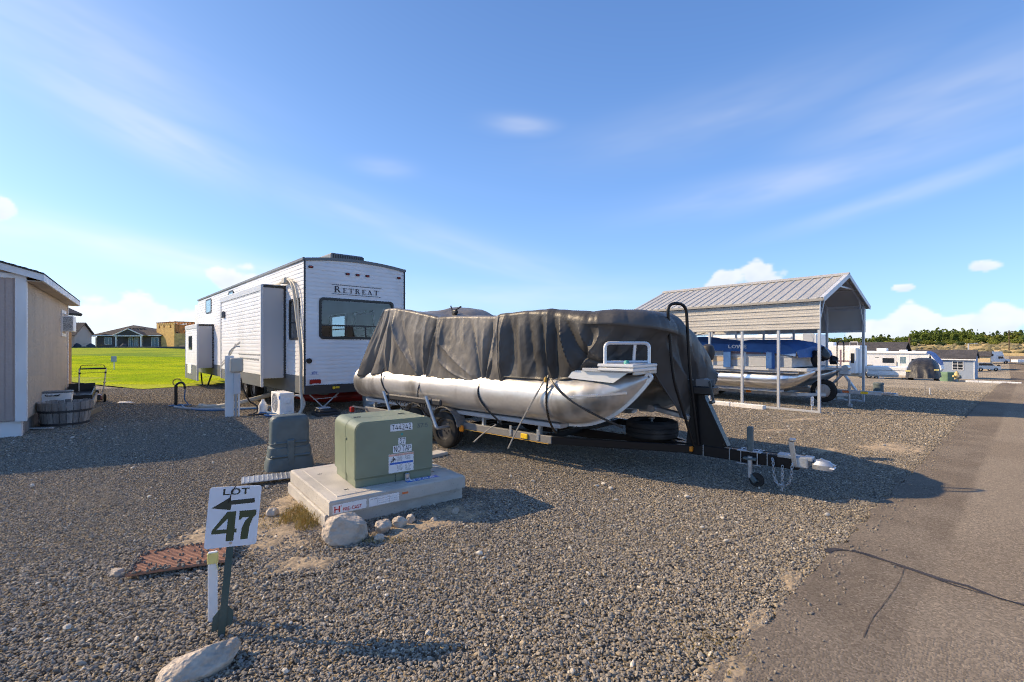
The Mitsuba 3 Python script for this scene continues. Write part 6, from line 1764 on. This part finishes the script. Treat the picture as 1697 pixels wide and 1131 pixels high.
# trailer whose white end shows right of the carport posts
T2 = thing('travel_trailer', 'white trailer with a blue stripe and an open slide end right of the carport', 'trailer', mat((27.9, 41.0, base(27.5, 41)), math.radians(-47.7)) @ np.diag([0.62, 1, 1, 1.0]))
part(T2, 'body', rbox(-3.0, 3.0, 0, 2.4, .6, 2.95, .1, 2), 'm_white_clean', smooth=40)
part(T2, 'slide_out', rbox(2.0, 2.75, -.8, .0, .62, 2.75, .03), 'm_white_clean')
part(T2, 'stripe', cat(rbox(-2.9, 1.9, -.012, .0, 1.55, 1.68, .003), rbox(.65, .85, -.011, .0, .65, 2.6, .003)), 'm_plum')
win_on(T2, 2.2, 2.55, 1.5, 2.3, y=-.8, frame='m_black')
part(T2, 'roof_unit', cat(rbox(-1.4, -.3, .6, 1.5, 2.95, 3.25, .08, 2)), 'm_white_clean')
part(T2, 'roof_rail', tube(bend([(1.7, .3, 2.95), (1.7, .3, 3.25), (2.6, .3, 3.25), (2.6, .3, 2.95)], .1), .03), 'm_trim_white')
part(T2, 'skirt', rbox(-2.9, 2.9, .02, 2.3, .35, .6, .02), 'm_house_pale')

# travel trailer with its awning rolled up
T3 = thing('travel_trailer', 'white travel trailer with a door, dark windows and a blue nose cap', 'trailer', mat((38.4, 53.5, base(40.5, 51)), math.radians(-47.7)) @ np.diag([0.81, 1, 1, 1.0]))
prf = sg.Polygon([(0, .55), (8.2, .55), (8.9, .75), (9.3, 1.2), (9.1, 1.9), (8.4, 2.75), (7.9, 3.0), (0, 3.0)])
part(T3, 'body', prism(prf, 2.45, 'xz', 0), 'm_white_clean', smooth=20)
part(T3, 'side_panel', rbox(1.6, 7.2, -.012, .0, 1.1, 2.6, .003), 'm_white')
part(T3, 'nose_cap', prism(sg.Polygon([(7.95, 3.01), (8.45, 2.78), (9.12, 1.95), (9.2, 1.6), (8.9, 1.85), (8.3, 2.6), (7.85, 2.85)]), 2.49, 'xz', -.02), 'm_awning_blue', smooth=20)
part(T3, 'awning', rbox(.1, 7.9, -.14, -.01, 2.72, 2.88, .05, 2), 'm_trim_white')
part(T3, 'roof_unit', rbox(2.6, 3.7, .7, 1.6, 3.0, 3.32, .08, 2), 'm_white_clean')
part(T3, 'roof_vent', rbox(5.0, 5.8, .8, 1.5, 3.0, 3.15, .04), 'm_white_clean')
win_on(T3, 3.4, 4.6, 1.75, 2.25, frame='m_black')
win_on(T3, 6.4, 7.7, 1.55, 2.2, frame='m_black')
dr_ = part(T3, 'door', cat(plate(5.0, 6.15, .7, 2.62, -.03, .03, [(5.25, 5.85, 1.7, 2.4)])), 'm_white_clean', smooth=False)
part(dr_, 'window', box(5.25, 5.85, -.012, .0, 1.7, 2.4), 'm_glass_blue', smooth=False)
part(dr_, 'handle', rbox(4.86, 4.9, -.12, -.06, 1.1, 1.9, .01), 'm_black')
part(T3, 'stripe', cat(rbox(2.6, 3.0, -.013, .0, 2.25, 2.34, .003), rbox(1.7, 2.4, -.013, .0, 1.1, 1.5, .003)), 'm_skirt', smooth=False)
for x in (1.0, 1.9):
    w = part(T3, 'wheel', xf(xf(wheel_tyre(.36, .22, .2), rot((0, 0, 1), 90)), mat((x, .15, .36))), 'm_rubber')
    part(w, 'rim', xf(xf(wheel_rim(.2, .2), rot((0, 0, 1), 90)), mat((x, .15, .36))), 'm_paint_steel')
part(T3, 'hitch', cat(bar((9.0, .6, .5), (10.3, 1.2, .5), .1, .1), bar((9.0, 1.8, .5), (10.3, 1.2, .5), .1, .1)), 'm_black')

# folded tent camper in front of it
PU = thing('folding_camper', 'low white folded tent camper on small wheels', 'camper trailer', mat((30.2, 40.3, base(31, 39.2)), math.radians(-47.7)) @ np.diag([0.84, 1, 1, 1.0]))
part(PU, 'box', rbox(0, 3.1, 0, 2.0, .45, .95, .04), 'm_white_clean')
part(PU, 'roof', rbox(-.05, 3.15, -.05, 2.05, .96, 1.28, .06, 2), 'm_white_clean')
part(PU, 'apron', rbox(.05, 3.05, -.01, .0, .42, .6, .003), 'm_house_pale')
for x in (.75, 2.9):
    part(PU, 'wheel', xf(xf(wheel_tyre(.24, .16, .13), rot((0, 0, 1), 90)), mat((x, .1, .24))), 'm_rubber')
part(PU, 'step', cat(rbox(1.0, 1.05, -.3, -.25, 0, .9, .01), rbox(1.35, 1.4, -.3, -.25, 0, .45, .01), rbox(1.0, 1.4, -.35, -.05, .3, .34, .01)), 'm_trim_white')

# covered car
def covered(seed):
    m = trimesh.creation.icosphere(subdivisions=5)
    v = m.vertices
    z = v[:, 2]
    w = np.sign(v[:, :2]) * np.abs(v[:, :2]) ** .6
    hz = np.where(z > 0, np.clip(z, 0, 1) ** .55, z)
    k = .80 + .20 * np.clip(1 - hz, 0, 1) ** .7
    x, y = w[:, 0] * 1.10 * k, w[:, 1] * 2.1 * (.75 + .25 * np.clip(1 - hz, 0, 1))
    zz = .36 + np.clip(hz, -.02, 1) * 1.17 + .06 * np.sin(v[:, 1] * 2.2)
    a = np.arctan2(y / 2.1, x / 1.1)
    r = 1 + .03 * np.sin(a * 11 + 5 * meshkit.noise(v * 2 + seed)) * np.clip(1 - hz, 0, 1) + .10 * (meshkit.fbm(v * 3 + seed, 3) - .5)
    m.vertices = np.c_[x * r, y * r, zz]
    return m


CC = thing('covered_car', 'small car under a dark grey fitted cover with pale straps', 'car', mat((26.4, 30.4, base(26.5, 29.6)), math.radians(-44)) @ np.diag([.76, .8, .98, 1]))
part(CC, 'cover', covered(3), 'm_cover_dark', smooth=40)
for sx in (-.82, .82):
    for y in (-1.25, 1.3):
        part(CC, 'wheel', xf(wheel_tyre(.31, .2, .2), mat((sx, y, .31))), 'm_rubber')
part(CC, 'strap', cat(rbox(-1.04, -.7, -1.75, -1.68, .66, .76, .01), rbox(.75, 1.05, -1.72, -1.66, .78, .86, .01)), 'm_ribbon')
single('traffic_flag', 'thin dark pennant pole standing behind the covered car', 'flag', cat(cyl((0, 0, 0), (0, 0, 2.1), .02, 8), prism(sg.Polygon([(-.25, 1.0), (.28, 1.0), (.02, 2.1)]), .02, 'xz', -.01)), 'm_cover_dark', mat((39.7, 45.0, base(39.7, 45) + .55)))

HY = thing('fire_hydrant', 'yellow fire hydrant with a dark side cap by the road', 'hydrant', mat((29.1, 31.0, base(29.1, 31))))
part(HY, 'barrel', lathe([(.001, 0), (.2, 0), (.2, .05), (.13, .07), (.12, .5), (.17, .52), (.17, .58), (.13, .6), (.12, .70), (.08, .78), (.04, .80), (.04, .85), (.001, .85)], 20), 'm_hydrant')
part(HY, 'outlet', cyl((0, -.26, .45), (0, 0, .45), .09, 14), 'm_skirt')
part(HY, 'outlet', cyl((.0, 0, .52), (.24, 0, .52), .07, 14), 'm_hydrant')
part(HY, 'outlet', cyl((-.24, 0, .52), (.0, 0, .52), .07, 14), 'm_hydrant')
single('green_box', 'green utility box between the covered car and the hydrant', 'utility box', rbox(-.3, .3, -.3, .3, 0, .85, .04), 'm_green_box', mat((30.35, 33.0, base(30.35, 33))))
single('hydrant_block', 'small pale post standing beside the fire hydrant', 'post', rbox(-.1, .1, -.1, .1, 0, .28, .02), 'm_concrete', mat((28.55, 30.5, base(28.55, 30.5))))
single('concrete_curb', 'long pale concrete curb in front of the blue grey shed', 'curb', cat(*[xf(rbox(.95 * k, .95 * k + .94, 0, .3, -.2, .16, .02), mat((45.0 + .673 * .95 * k, 47.0 - .74 * .95 * k, base(45.0 + .64 * k, 47.0 - .7 * k)), math.radians(-47.7)) @ mat((-.95 * k, 0, 0))) for k in range(4)]), 'm_trim_white')
single('concrete_curb', 'short pale curb behind the covered car', 'curb', cat(*[rbox(x, x + .98, 34.4, 34.7, base(x, 34.5) - .1, base(x, 34.5) + .1, .02) for x in np.arange(29.5, 31.5, 1.0)]), 'm_trim_white')

BH = thing('shed_house', 'blue grey shed with a dark shingle roof and white gridded windows', 'shed', mat((48.8, 57.5, -1.85), math.radians(-47.7)) @ np.diag([0.74, 1, 1, 1.0]))
w, r = gabled(7.1, 5, 2.1, 3.0, .2)
part(BH, 'wall', w, 'm_house_blue', smooth=False)
part(BH, 'roof', r, 'm_roof_dark', smooth=False)
win_on(BH, 1.2, 2.2, .75, 1.85, grid=1)
win_on(BH, 4.6, 5.9, .75, 1.85, grid=1)
part(BH, 'corner_board', rbox(7.02, 7.14, -.03, .1, -.5, 2.1, .01), 'm_trim_white')
part(BH, 'fascia', rbox(-.2, 7.3, -.24, -.2, 1.92, 2.06, .01), 'm_trim_white')
TH2 = thing('shed_house', 'tan building with a dark roof behind the silver wagon', 'shed', mat((98.4, 101.0, base(99, 100)), math.radians(-47.7)) @ np.diag([0.66, 1, 1, 1.0]))
w, r = gabled(3.8, 4, 3.0, 3.9, .25)
part(TH2, 'wall', w, 'm_house_tan', smooth=False)
part(TH2, 'roof', r, 'm_roof_dark', smooth=False)
DR = thing('house', 'low dwelling whose wide dark roof rises behind the white trailers', 'house', mat((50.6, 80.0, base(54, 78) - .3), math.radians(-47.7)) @ np.diag([0.86, 1, 1, 1.0]))
w, r = gabled(13.5, 9, 2.9, 4.9, .5)
part(DR, 'wall', w, 'm_house_grey', smooth=False)
part(DR, 'roof', r, 'm_roof_dark', smooth=False)
MR = thing('metal_building', 'long low building with a pale metal roof in front of the desert', 'building', mat((76.0, 93.0, base(78, 90) - .2), math.radians(-47.7)) @ np.diag([0.73, 1, 1, 1.0]))
w, r = gabled(10.5, 8, 2.6, 3.9, .2)
part(MR, 'wall', w, 'm_house_pale', smooth=False)
part(MR, 'roof', r, 'm_roof_metal', smooth=False)
CB = thing('metal_building', 'small cream building end right of the pale metal roof', 'building', mat((89.2, 96.0, base(90, 95)), math.radians(-47.7)) @ np.diag([0.74, 1, 1, 1.0]))
w, r = gabled(3.4, 5, 3.2, 3.8, .15)
part(CB, 'wall', w, 'm_house_pale', smooth=False)
part(CB, 'roof', r, 'm_roof_metal', smooth=False)


def wagon(key, paint, L=4.2, h=1.7):
    body = prism(sg.Polygon([(0, .35), (L, .35), (L, .9), (L - .1, 1.0), (L * .76, 1.08), (L * .62, h), (.35, h), (.05, 1.1), (0, .9)]), 1.75, 'xz', 0)
    part(key, 'body', body, paint, smooth=20)
    part(key, 'window', prism(sg.Polygon([(.45, 1.12), (L * .72, 1.12), (L * .61, h - .1), (.5, h - .1)]), -.02, 'xz', -.002), 'm_dark_glass', smooth=False)
    part(key, 'windscreen', bar((L * .75, .87, 1.12), (L * .63, .87, h - .08), 1.5, .03, (1, 0, .6)), 'm_dark_glass', smooth=False)
    for x in (.8, L - .85):
        for y in (.08, 1.67):
            w_ = part(key, 'wheel', xf(xf(wheel_tyre(.36, .24, .2), rot((0, 0, 1), 90)), mat((x, y, .36))), 'm_rubber')
    part(key, 'bumper', cat(rbox(-.08, .02, .1, 1.65, .4, .62, .03), rbox(L - .02, L + .08, .1, 1.65, .4, .62, .03)), 'm_dark')


SV = thing('parked_car', 'silver wagon parked beside the far end of the road', 'car', mat((93.6, 95.5, base(95.7, 95.5)), math.radians(-12)))
wagon(SV, 'm_alu_white')
SP = part(SV, 'spare_wheel', xf(wheel_tyre(.34, .22, .2), mat((4.4, .9, .95))), 'm_rubber')
PT = thing('parked_truck', 'white pickup carrying a camper at the far end of the road', 'truck', mat((116.0, 116.0, base(118, 116)), math.radians(-6)))
part(PT, 'body', prism(sg.Polygon([(0, .5), (5.4, .5), (5.4, 1.1), (4.3, 1.2), (3.9, 1.9), (2.6, 1.9), (2.5, 1.25), (0, 1.25)]), 1.9, 'xz', 0), 'm_white_clean', smooth=20)
part(PT, 'camper', prism(sg.Polygon([(-.2, 1.25), (2.4, 1.25), (2.5, 1.95), (4.0, 1.95), (3.6, 3.0), (-.2, 3.0)]), 2.1, 'xz', -.1), 'm_white_clean', smooth=20)
win_on(PT, .6, 1.6, 1.9, 2.4, y=-.1, frame='m_black')
part(PT, 'cab_window', prism(sg.Polygon([(2.8, 1.25), (4.0, 1.25), (3.8, 1.8), (2.8, 1.8)]), -.02, 'xz', -.002), 'm_dark_glass', smooth=False)
for x in (.9, 4.5):
    part(PT, 'wheel', xf(xf(wheel_tyre(.4, .26, .2), rot((0, 0, 1), 90)), mat((x, .05, .4))), 'm_rubber')
BT = thing('small_boat', 'small white boat on a trailer next to the far pickup', 'boat', mat((118.5, 111.0, base(120, 111)), math.radians(-10)))
part(BT, 'hull', prism(sg.Polygon([(0, .6), (3.2, .6), (4.6, 1.25), (0, 1.2)]), 1.8, 'xz', 0), 'm_white_clean', smooth=20)
part(BT, 'frame', cat(bar((0, .3, .4), (5.4, .9, .45), .1, .1), bar((0, 1.5, .4), (5.4, .9, .45), .1, .1)), 'm_galv')
for k, (x, y, lab) in enumerate(((106, 118, 'low white trailer roof left of the far pickup'), (100, 112, 'second low white trailer roof behind the tan building'))):
    T4 = thing('travel_trailer', lab, 'trailer', mat((x, y, base(x, y)), math.radians(3)))
    part(T4, 'body', rbox(0, 5.0, 0, 2.4, .6, 3.3, .25, 2), 'm_white_clean', smooth=40)
    part(T4, 'window', box(1, 2.2, -.02, .01, 1.7, 2.3), 'm_dark_glass', smooth=False)
    part(T4, 'wheel', xf(xf(wheel_tyre(.36, .22, .2), rot((0, 0, 1), 90)), mat((2.4, .15, .36))), 'm_rubber')
# poles
SLt = thing('street_lamp', 'slim grey street lamp with an arm behind the blue grey shed', 'street lamp', mat((106, 110, base(106, 110))))
part(SLt, 'pole', cyl((0, 0, 0), (0, 0, 5.3), .12, 10), 'm_paint_steel')
part(SLt, 'arm', bar((0, 0, 5.25), (1.5, 0, 5.4), .1, .1), 'm_paint_steel')
part(SLt, 'head', rbox(1.4, 2.1, -.15, .15, 5.33, 5.48, .04), 'm_paint_steel')
for k, (x, y, h, lab) in enumerate(((170, 162, 7.5, 'tall wooden power pole beyond the end of the road'), (75.5, 90, 6.2, 'dark pole beside the pale metal roof'))):
    PP = thing('power_pole', lab, 'power pole', mat((x, y, base(x, y))))
    part(PP, 'pole', cyl((0, 0, 0), (0, 0, h), .16, 8), 'm_trunk')
    if k == 0:
        part(PP, 'crossarm', rbox(-1.6, 1.6, -.08, .08, h - .6, h - .42, .02), 'm_trunk')
        part(PP, 'crossarm', rbox(-1.1, 1.1, -.08, .08, h - 1.5, h - 1.35, .02), 'm_trunk')

# ------------------------------------------------------------------ beyond the lawn: houses
def house_parts(key, L, D, h, hr, wall, roof, hip=True, ov=.6):
    if hip:
        e = D / 2
        v = np.array([(-ov, -ov, h), (L + ov, -ov, h), (L + ov, D + ov, h), (-ov, D + ov, h), (4.9, D * .32, hr), (9.6, D * .5, hr - .9), (-ov, -ov, h - .25), (L + ov, -ov, h - .25), (L + ov, D + ov, h - .25), (-ov, D + ov, h - .25)])
        r = trimesh.convex.convex_hull(v)
        w = box(0, L, 0, D, -.8, h - .24)
    else:
        w, r = gabled(L, D, h, hr, ov)
    part(key, 'wall', w, wall, smooth=False)
    return part(key, 'roof', r, roof, smooth=False)


H1 = thing('house', 'dark grey house with a wide hip roof and a gabled porch across the lawn', 'house', mat((-87.6, 100.0, 1.36), math.radians(1)))
rf = house_parts(H1, 13.2, 11, 2.75, 5.0, 'm_house_grey', 'm_roof_dark')
part(H1, 'side_wing', cat(box(-1.2, -.02, 1, 8, -.8, 2.3)), 'm_house_pale', smooth=False)
part(rf, 'wing_roof', prism(sg.Polygon([(9, 2.75), (13.9, 2.75), (13.9, 3.5), (12, 3.55), (9, 3.55)]), 4, 'xz', 1.5), 'm_roof_dark', smooth=False)
part(H1, 'porch_gable', prism(sg.Polygon([(5.2, 2.62), (11.1, 2.62), (8.15, 3.95)]), 2.5, 'xz', -2.2), 'm_roof_dark', smooth=False)
part(H1, 'porch_trim', cat(bar((5.0, -2.25, 2.55), (8.15, -2.25, 3.98), .12, .18), bar((11.3, -2.25, 2.55), (8.15, -2.25, 3.98), .12, .18), rbox(5.2, 11.1, -2.25, -2.1, 2.4, 2.62, .03)), 'm_trim_white', smooth=False)
for x in (5.5, 10.6):
    part(H1, 'porch_post', rbox(x, x + .28, -2.2, -1.95, 0, 2.42, .02), 'm_trim_white')
win_on(H1, .9 + .7, 3.1, .7, 2.2, glass='m_glass_blue')
win_on(H1, 6.6, 7.5, .1, 2.2, glass='m_glass_blue')
win_on(H1, 7.7, 8.6, .1, 2.2, glass='m_glass_blue')
win_on(H1, 11.3, 12.9, .2, 2.2, glass='m_glass_blue')
part(H1, 'roof_vent', cat(*[rbox(5.2 + .75 * k, 5.6 + .75 * k, 1.6, 1.9, 4.15, 4.3, .02) for k in range(5)]), 'm_roof_far')
part(H1, 'fascia', rbox(-.62, 13.82, -.64, -.6, 2.5, 2.72, .01), 'm_trim_white')
for k, (x, y, lab) in enumerate(((-89.6, 97.6, 'dark covered grill beside the grey house'), (-86.6, 97.4, 'dark patio furniture left of the porch'), (-79.8, 97.4, 'dark patio chairs under the porch gable'))):
    single('patio_set', lab, 'furniture', xf(rock_mesh(.9, .5, .6, 70 + k, 2), mat((x, y, 1.8))), 'm_house_dark')
for k, (x, y, s_, lab) in enumerate(((-85.0, 97.8, .7, 'orange brown shrub left of the porch'), (-67.3, 97.5, .6, 'reddish grass clump before the plywood house'), (-70.5, 97.5, .45, 'brown shrub right of the grey house'))):
    SHb = thing('garden_shrub', lab, 'shrub', mat((x, y, 1.35)))
    part(SHb, 'leaves', xf(weeds(160, 0, 0, s_ * .6, s_ * .4, s_ * 1.4, 80 + k), np.diag([1, 1, 1.2, 1])), 'm_weed', smooth=False)
    part(SHb, 'stem', cyl((0, 0, -.05), (0, 0, s_ * .6), .05, 8), 'm_trunk')

H2 = thing('house', 'tall dark house with a steep gable half hidden behind the tan shed', 'house', mat((-101.6, 88.0, 1.2), math.radians(0)))
part(H2, 'wall', cat(box(-6, 8.0, 3, 12, -.8, 5.2), box(8.0, 10.6, 3, 8, 2.6, 2.9)), 'm_house_dark', smooth=False)
part(H2, 'roof', cat(prism(sg.Polygon([(-6.4, 5.6), (5.9, 9.4), (10.4, 7.4), (10.2, 6.9), (5.9, 8.8), (-6.4, 5.0)]), 10, 'xz', 2.6), prism(sg.Polygon([(5.6, 8.8), (10.3, 2.9), (10.9, 2.9), (7.0, 8.6)]), 8, 'xz', 2.9) if 0 else None), 'm_roof_dark', smooth=False)
part(H2, 'dormer_wall', prism(sg.Polygon([(5, 5.0), (9.6, 5.0), (9.3, 7.2), (5, 8.8)]), 6, 'xz', 3.2), 'm_house_grey', smooth=False)
part(H2, 'porch_roof', prism(sg.Polygon([(4.0, 5.6), (12.4, 2.9), (12.6, 2.6), (4.0, 2.6)]), 6, 'xz', 1.2), 'm_roof_dark', smooth=False)
part(H2, 'porch_post', rbox(11.4, 11.7, 1.4, 1.7, 0, 2.6, .02), 'm_trim_white')
win_on(H2, 5.8, 7.2, .6, 2.0, y=3)
H3 = thing('house', 'pale house with a grey roof between the dark house and the grey house', 'house', mat((-118.3, 112.0, 1.4), math.radians(4)))
rf3 = house_parts(H3, 14.0, 5, 3.4, 6.0, 'm_house_pale', 'm_roof_dark', hip=False)
win_on(H3, 9.0, 11.4, .9, 2.3)

H4 = thing('unfinished_house', 'house under construction with bare plywood walls and open roof framing', 'house', mat((-69.6, 97.6, 1.3), math.radians(60)))
part(H4, 'wall', cat(xf(prism(sg.box(0, -.3, 7.4, 5.3).difference(sg.box(1.2, 4.2, 1.8, 4.9)).difference(sg.box(3.9, 4.3, 4.5, 4.95)).difference(sg.box(5.9, 4.2, 6.5, 4.8)), .12, 'yz', 0), np.eye(4)), box(.0, 8, 7.3, 7.4, -.3, 5.3)), 'm_osb', smooth=False, label='sunlit plywood wall')
part(H4, 'wall', cat(box(.12, 9.5, 0, .1, -.3, 3.1), box(9.4, 9.5, .1, 7.4, -.3, 5.3)), 'm_osb', smooth=False, label='shaded plywood wall')
for k in range(14):
    part(H4, 'stud', rbox(.2 + k * .6, .32 + k * .6, .0, .10, 3.1, 5.45, .01), 'm_osb_frame')
for k in range(10):
    part(H4, 'joist', bar((.3 + .8 * k, .1, 5.4), (.7 + .8 * k, 7.2, 5.2 + .25 * (k % 3)), .12, .22), 'm_osb_frame', smooth=False)
    part(H4, 'brace', bar((.3 + .8 * k, .12, 3.2), (.3 + .8 * k + .7 * (-1) ** k, .16, 5.3), .1, .14), 'm_osb_frame', smooth=False)
part(H4, 'top_plate', rbox(-.05, 9.5, -.05, .12, 5.45, 5.58, .02), 'm_osb_frame')
for k in range(9):
    part(H4, 'rafter_tail', rbox(-.35, .0, .3 + .8 * k, .42 + .8 * k, 5.3, 5.48, .01), 'm_osb_frame')
single('dirt_pile', 'low brown heap of dirt before the plywood house', 'dirt pile', xf(rock_mesh(2.4, 1.6, .8, 77, 3), mat((-66.5, 97.4, 1.3))), 'm_clay')
single('lawn_end_strip', 'low dark strip along the far edge of the lawn', 'wall', cat(*[rbox(x, x + 3.95, 96.0, 96.3, 1.0, 1.66, .03) for x in np.arange(-98, -55, 4.0)]), 'm_house_dark')  # row of low dark blocks closing the lawn
LS = thing('lawn_sign', 'small blue grey sign on a post in the middle of the lawn', 'sign', mat((-25.2, 30.0, base(-25.2, 30)), math.radians(10)))
part(LS, 'post', rbox(-.02, .02, -.02, .02, 0, .6, .005), 'm_paint_steel')
part(LS, 'plate', rbox(-.16, .16, -.03, -.021, .52, .88, .004), 'm_house_blue')

# ------------------------------------------------------------------ trees beyond the desert
def leaf(c0, c1, name):
    bs(name, mottle(c0, c1, .35, lo=.3, hi=.7, grain=.25, gs=1.5), .85, spec=.2)


leaf((.15, .20, .04), (.085, .125, .028), 'm_leaf_poplar')
leaf((.20, .22, .045), (.125, .155, .035), 'm_leaf_light')
leaf((.075, .11, .04), (.045, .075, .03), 'm_leaf_dark')
leaf((.26, .21, .05), (.15, .15, .04), 'm_leaf_gold')


def crown_mesh(kind, seed):
    g = np.random.default_rng(seed)
    n = {'poplar': 900, 'round': 900, 'bush': 700, 'pine': 800}[kind]
    P, S = [], []
    while len(P) < n:
        q = g.uniform(-1, 1, 3)
        d = np.linalg.norm(q)
        if d > 1 or g.random() > .25 + .75 * d:
            continue
        if kind == 'poplar':
            p = V(q[0] * 1.7, q[1] * 1.7, 4.6 + q[2] * 4.3) * V(1 - .25 * max(q[2], 0), 1 - .25 * max(q[2], 0), 1)
        elif kind == 'pine':
            t = (q[2] + 1) / 2
            p = V(q[0] * 2.0 * (1.05 - t), q[1] * 2.0 * (1.05 - t), 1 + t * 7.5)
        elif kind == 'round':
            p = V(q[0] * 3.1, q[1] * 3.1, 3.7 + q[2] * 2.7)
        else:
            p = V(q[0] * 3.4, q[1] * 3.4, 1.5 + q[2] * 1.7)
        lump = meshkit.fbm(p / 1.5 + seed, 2, seed)
        if lump < .44:
            continue
        P.append(p)
        S.append(g.uniform(.24, .52))
    vs, fs = [], []
    for p, s in zip(P, S):
        a = g.normal(size=3)
        a /= np.linalg.norm(a)
        b = np.cross(a, g.normal(size=3))
        b /= np.linalg.norm(b)
        k = len(vs)
        vs += [p - a * s, p + b * s * .7, p + a * s, p - b * s * .7]
        fs += [(k, k + 1, k + 2), (k, k + 2, k + 3)]
    return trimesh.Trimesh(np.array(vs), np.array(fs), process=False)


for kind, var, bsd in (('poplar', 0, 'm_leaf_poplar'), ('poplar', 1, 'm_leaf_dark'), ('round', 0, 'm_leaf_light'), ('round', 1, 'm_leaf_poplar'), ('round', 2, 'm_leaf_gold'), ('bush', 0, 'm_leaf_light'), ('bush', 1, 'm_leaf_dark'), ('pine', 0, 'm_leaf_dark')):
    scene[f'crown_{kind}_{var}'] = {'type': 'shapegroup', 'leaves': mikit.ply(crown_mesh(kind, 10 + var), bsd)}
TRK = cyl((0, 0, -.3), (0, 0, 2.6), .16, 8)
TREE_LABEL = {'poplar0': ('green poplar in the tall row beyond the desert field', 'green poplars beyond the field'), 'poplar1': ('dark narrow tree in the row beyond the desert field', 'dark narrow trees beyond the field'),
              'round0': ('yellow green broad tree beyond the desert field', 'yellow green trees beyond the field'), 'round1': ('mid green broad tree beyond the desert field', 'mid green broad trees beyond the field'), 'round2': ('golden autumn tree beyond the desert field', 'golden trees beyond the field'),
              'bush0': ('pale green bush at the foot of the far trees', 'pale green bushes beyond the field'), 'bush1': ('dark green bush at the foot of the far trees', 'dark green bushes beyond the field'), 'pine0': ('dark pointed conifer on the far skyline', 'dark conifers on the skyline')}


def tree(x, y, kind, var, s, ht=1.0):
    lab, grp = TREE_LABEL[f'{kind}{var}']
    px = 848.5 + 785 * x / y
    where = 'seen under the carport roof' if px < 1432 else 'left of the tall green row' if px < 1508 else 'in front of the tall green row' if px < 1612 and kind != 'poplar' else 'in the tall green row' if px < 1612 else 'right of the tall green row'
    lab = lab.split(' in the ')[0].split(' beyond ')[0].split(' at the ')[0].split(' on the ')[0] + ' ' + where
    grp = grp.split(' beyond ')[0].split(' on the ')[0] + ' ' + where
    name = {'poplar': 'poplar_tree', 'round': 'broad_tree', 'bush': 'bush', 'pine': 'conifer_tree'}[kind]
    z = base(x, y)
    key = thing(name, lab, 'bush' if kind == 'bush' else 'tree', None, grp)
    M = LP().translate([x, y, z]).rotate([0, 0, 1], rng.uniform(0, 360)).scale([s, s, s * ht])
    scene[key + '__crown'] = {'type': 'instance', 'to_world': M, 'group': {'type': 'ref', 'id': f'crown_{kind}_{var}'}}
    if kind != 'bush':
        scene[key + '__trunk'] = {**TRUNK, 'to_world': M}


TRUNK = mikit.ply(TRK, 'm_trunk', smooth=True)
ray = lambda px, Y: (px - 848.5) / 785 * Y
for k in range(22):                                   # the tall green block
    Y = 262 + rng.uniform(-10, 14)
    tree(ray(1512 + k * 4.6 + rng.uniform(-2, 2), Y), Y, 'poplar', 0, rng.uniform(.84, .95), rng.uniform(.96, 1.1))
for k in range(16):
    Y = 300 + rng.uniform(-10, 14)
    tree(ray(1619 + k * 6.5 + rng.uniform(-2, 2), Y), Y, 'poplar' if k % 3 else 'pine', 1 if k % 3 else 0, rng.uniform(.62, .78), rng.uniform(1.1, 1.45))
for k, px in enumerate((1622, 1634, 1641, 1648, 1655, 1663, 1668, 1676, 1683, 1690, 1697, 1706, 1720)):
    Y = 250 + rng.uniform(-14, 10)
    tree(ray(px, Y), Y, 'round', (1, 2, 0, 1, 0, 1, 1, 1, 0, 0, 1, 0, 1)[k], rng.uniform(.62, .8) * (1.3 if px in (1676, 1683) else 1))
for k in range(24):
    Y = 268 + rng.uniform(-12, 14)
    tree(ray(1300 + k * 9 + rng.uniform(-3, 3), Y), Y, 'round', (0, 1, 1, 0, 1)[k % 5], rng.uniform(.55, .72))
for k, px in enumerate((1447, 1454, 1460, 1466, 1473, 1360, 1367, 1400, 1409)):
    Y = 285 + rng.uniform(-5, 5)
    tree(ray(px, Y), Y, 'pine' if k % 2 else 'poplar', 0 if k % 2 else 1, rng.uniform(.6, .72))
for k in range(26):
    Y = 236 + rng.uniform(-14, 10)
    px = 1420 + k * 11.5 + rng.uniform(-4, 4)
    tree(ray(px, Y), Y, 'bush', 1 if k % 3 == 0 else 0, rng.uniform(.55, .95))
# sagebrush over the field
def sage(n, seed):
    g = np.random.default_rng(seed)
    ms = []
    while len(ms) < n:
        Y = g.uniform(150, 290)
        px = g.uniform(1380, 1760)
        x = (px - 848.5) / 785 * Y
        u, v = x * A[0] + Y * A[1], x * B[0] + Y * B[1]
        if v < 212 or abs(u) > 110:
            continue
        m = trimesh.creation.icosphere(subdivisions=1)
        s = g.uniform(.4, 1.3)
        m.vertices = m.vertices * V(s * 1.3, s * 1.3, s * .7) * g.uniform(.75, 1.2, (len(m.vertices), 1))
        m.apply_translation((x, Y, base(x, Y) + .2 * s))
        ms.append(m)
    return cat(*ms)


bs('m_sage', mottle((.24, .20, .10), (.15, .135, .075), .4, grain=.2, gs=3), .95)
struct('sagebrush', sage(420, 6), 'm_sage', smooth=False, kind='stuff', label='dry brown sagebrush dotted over the desert field')
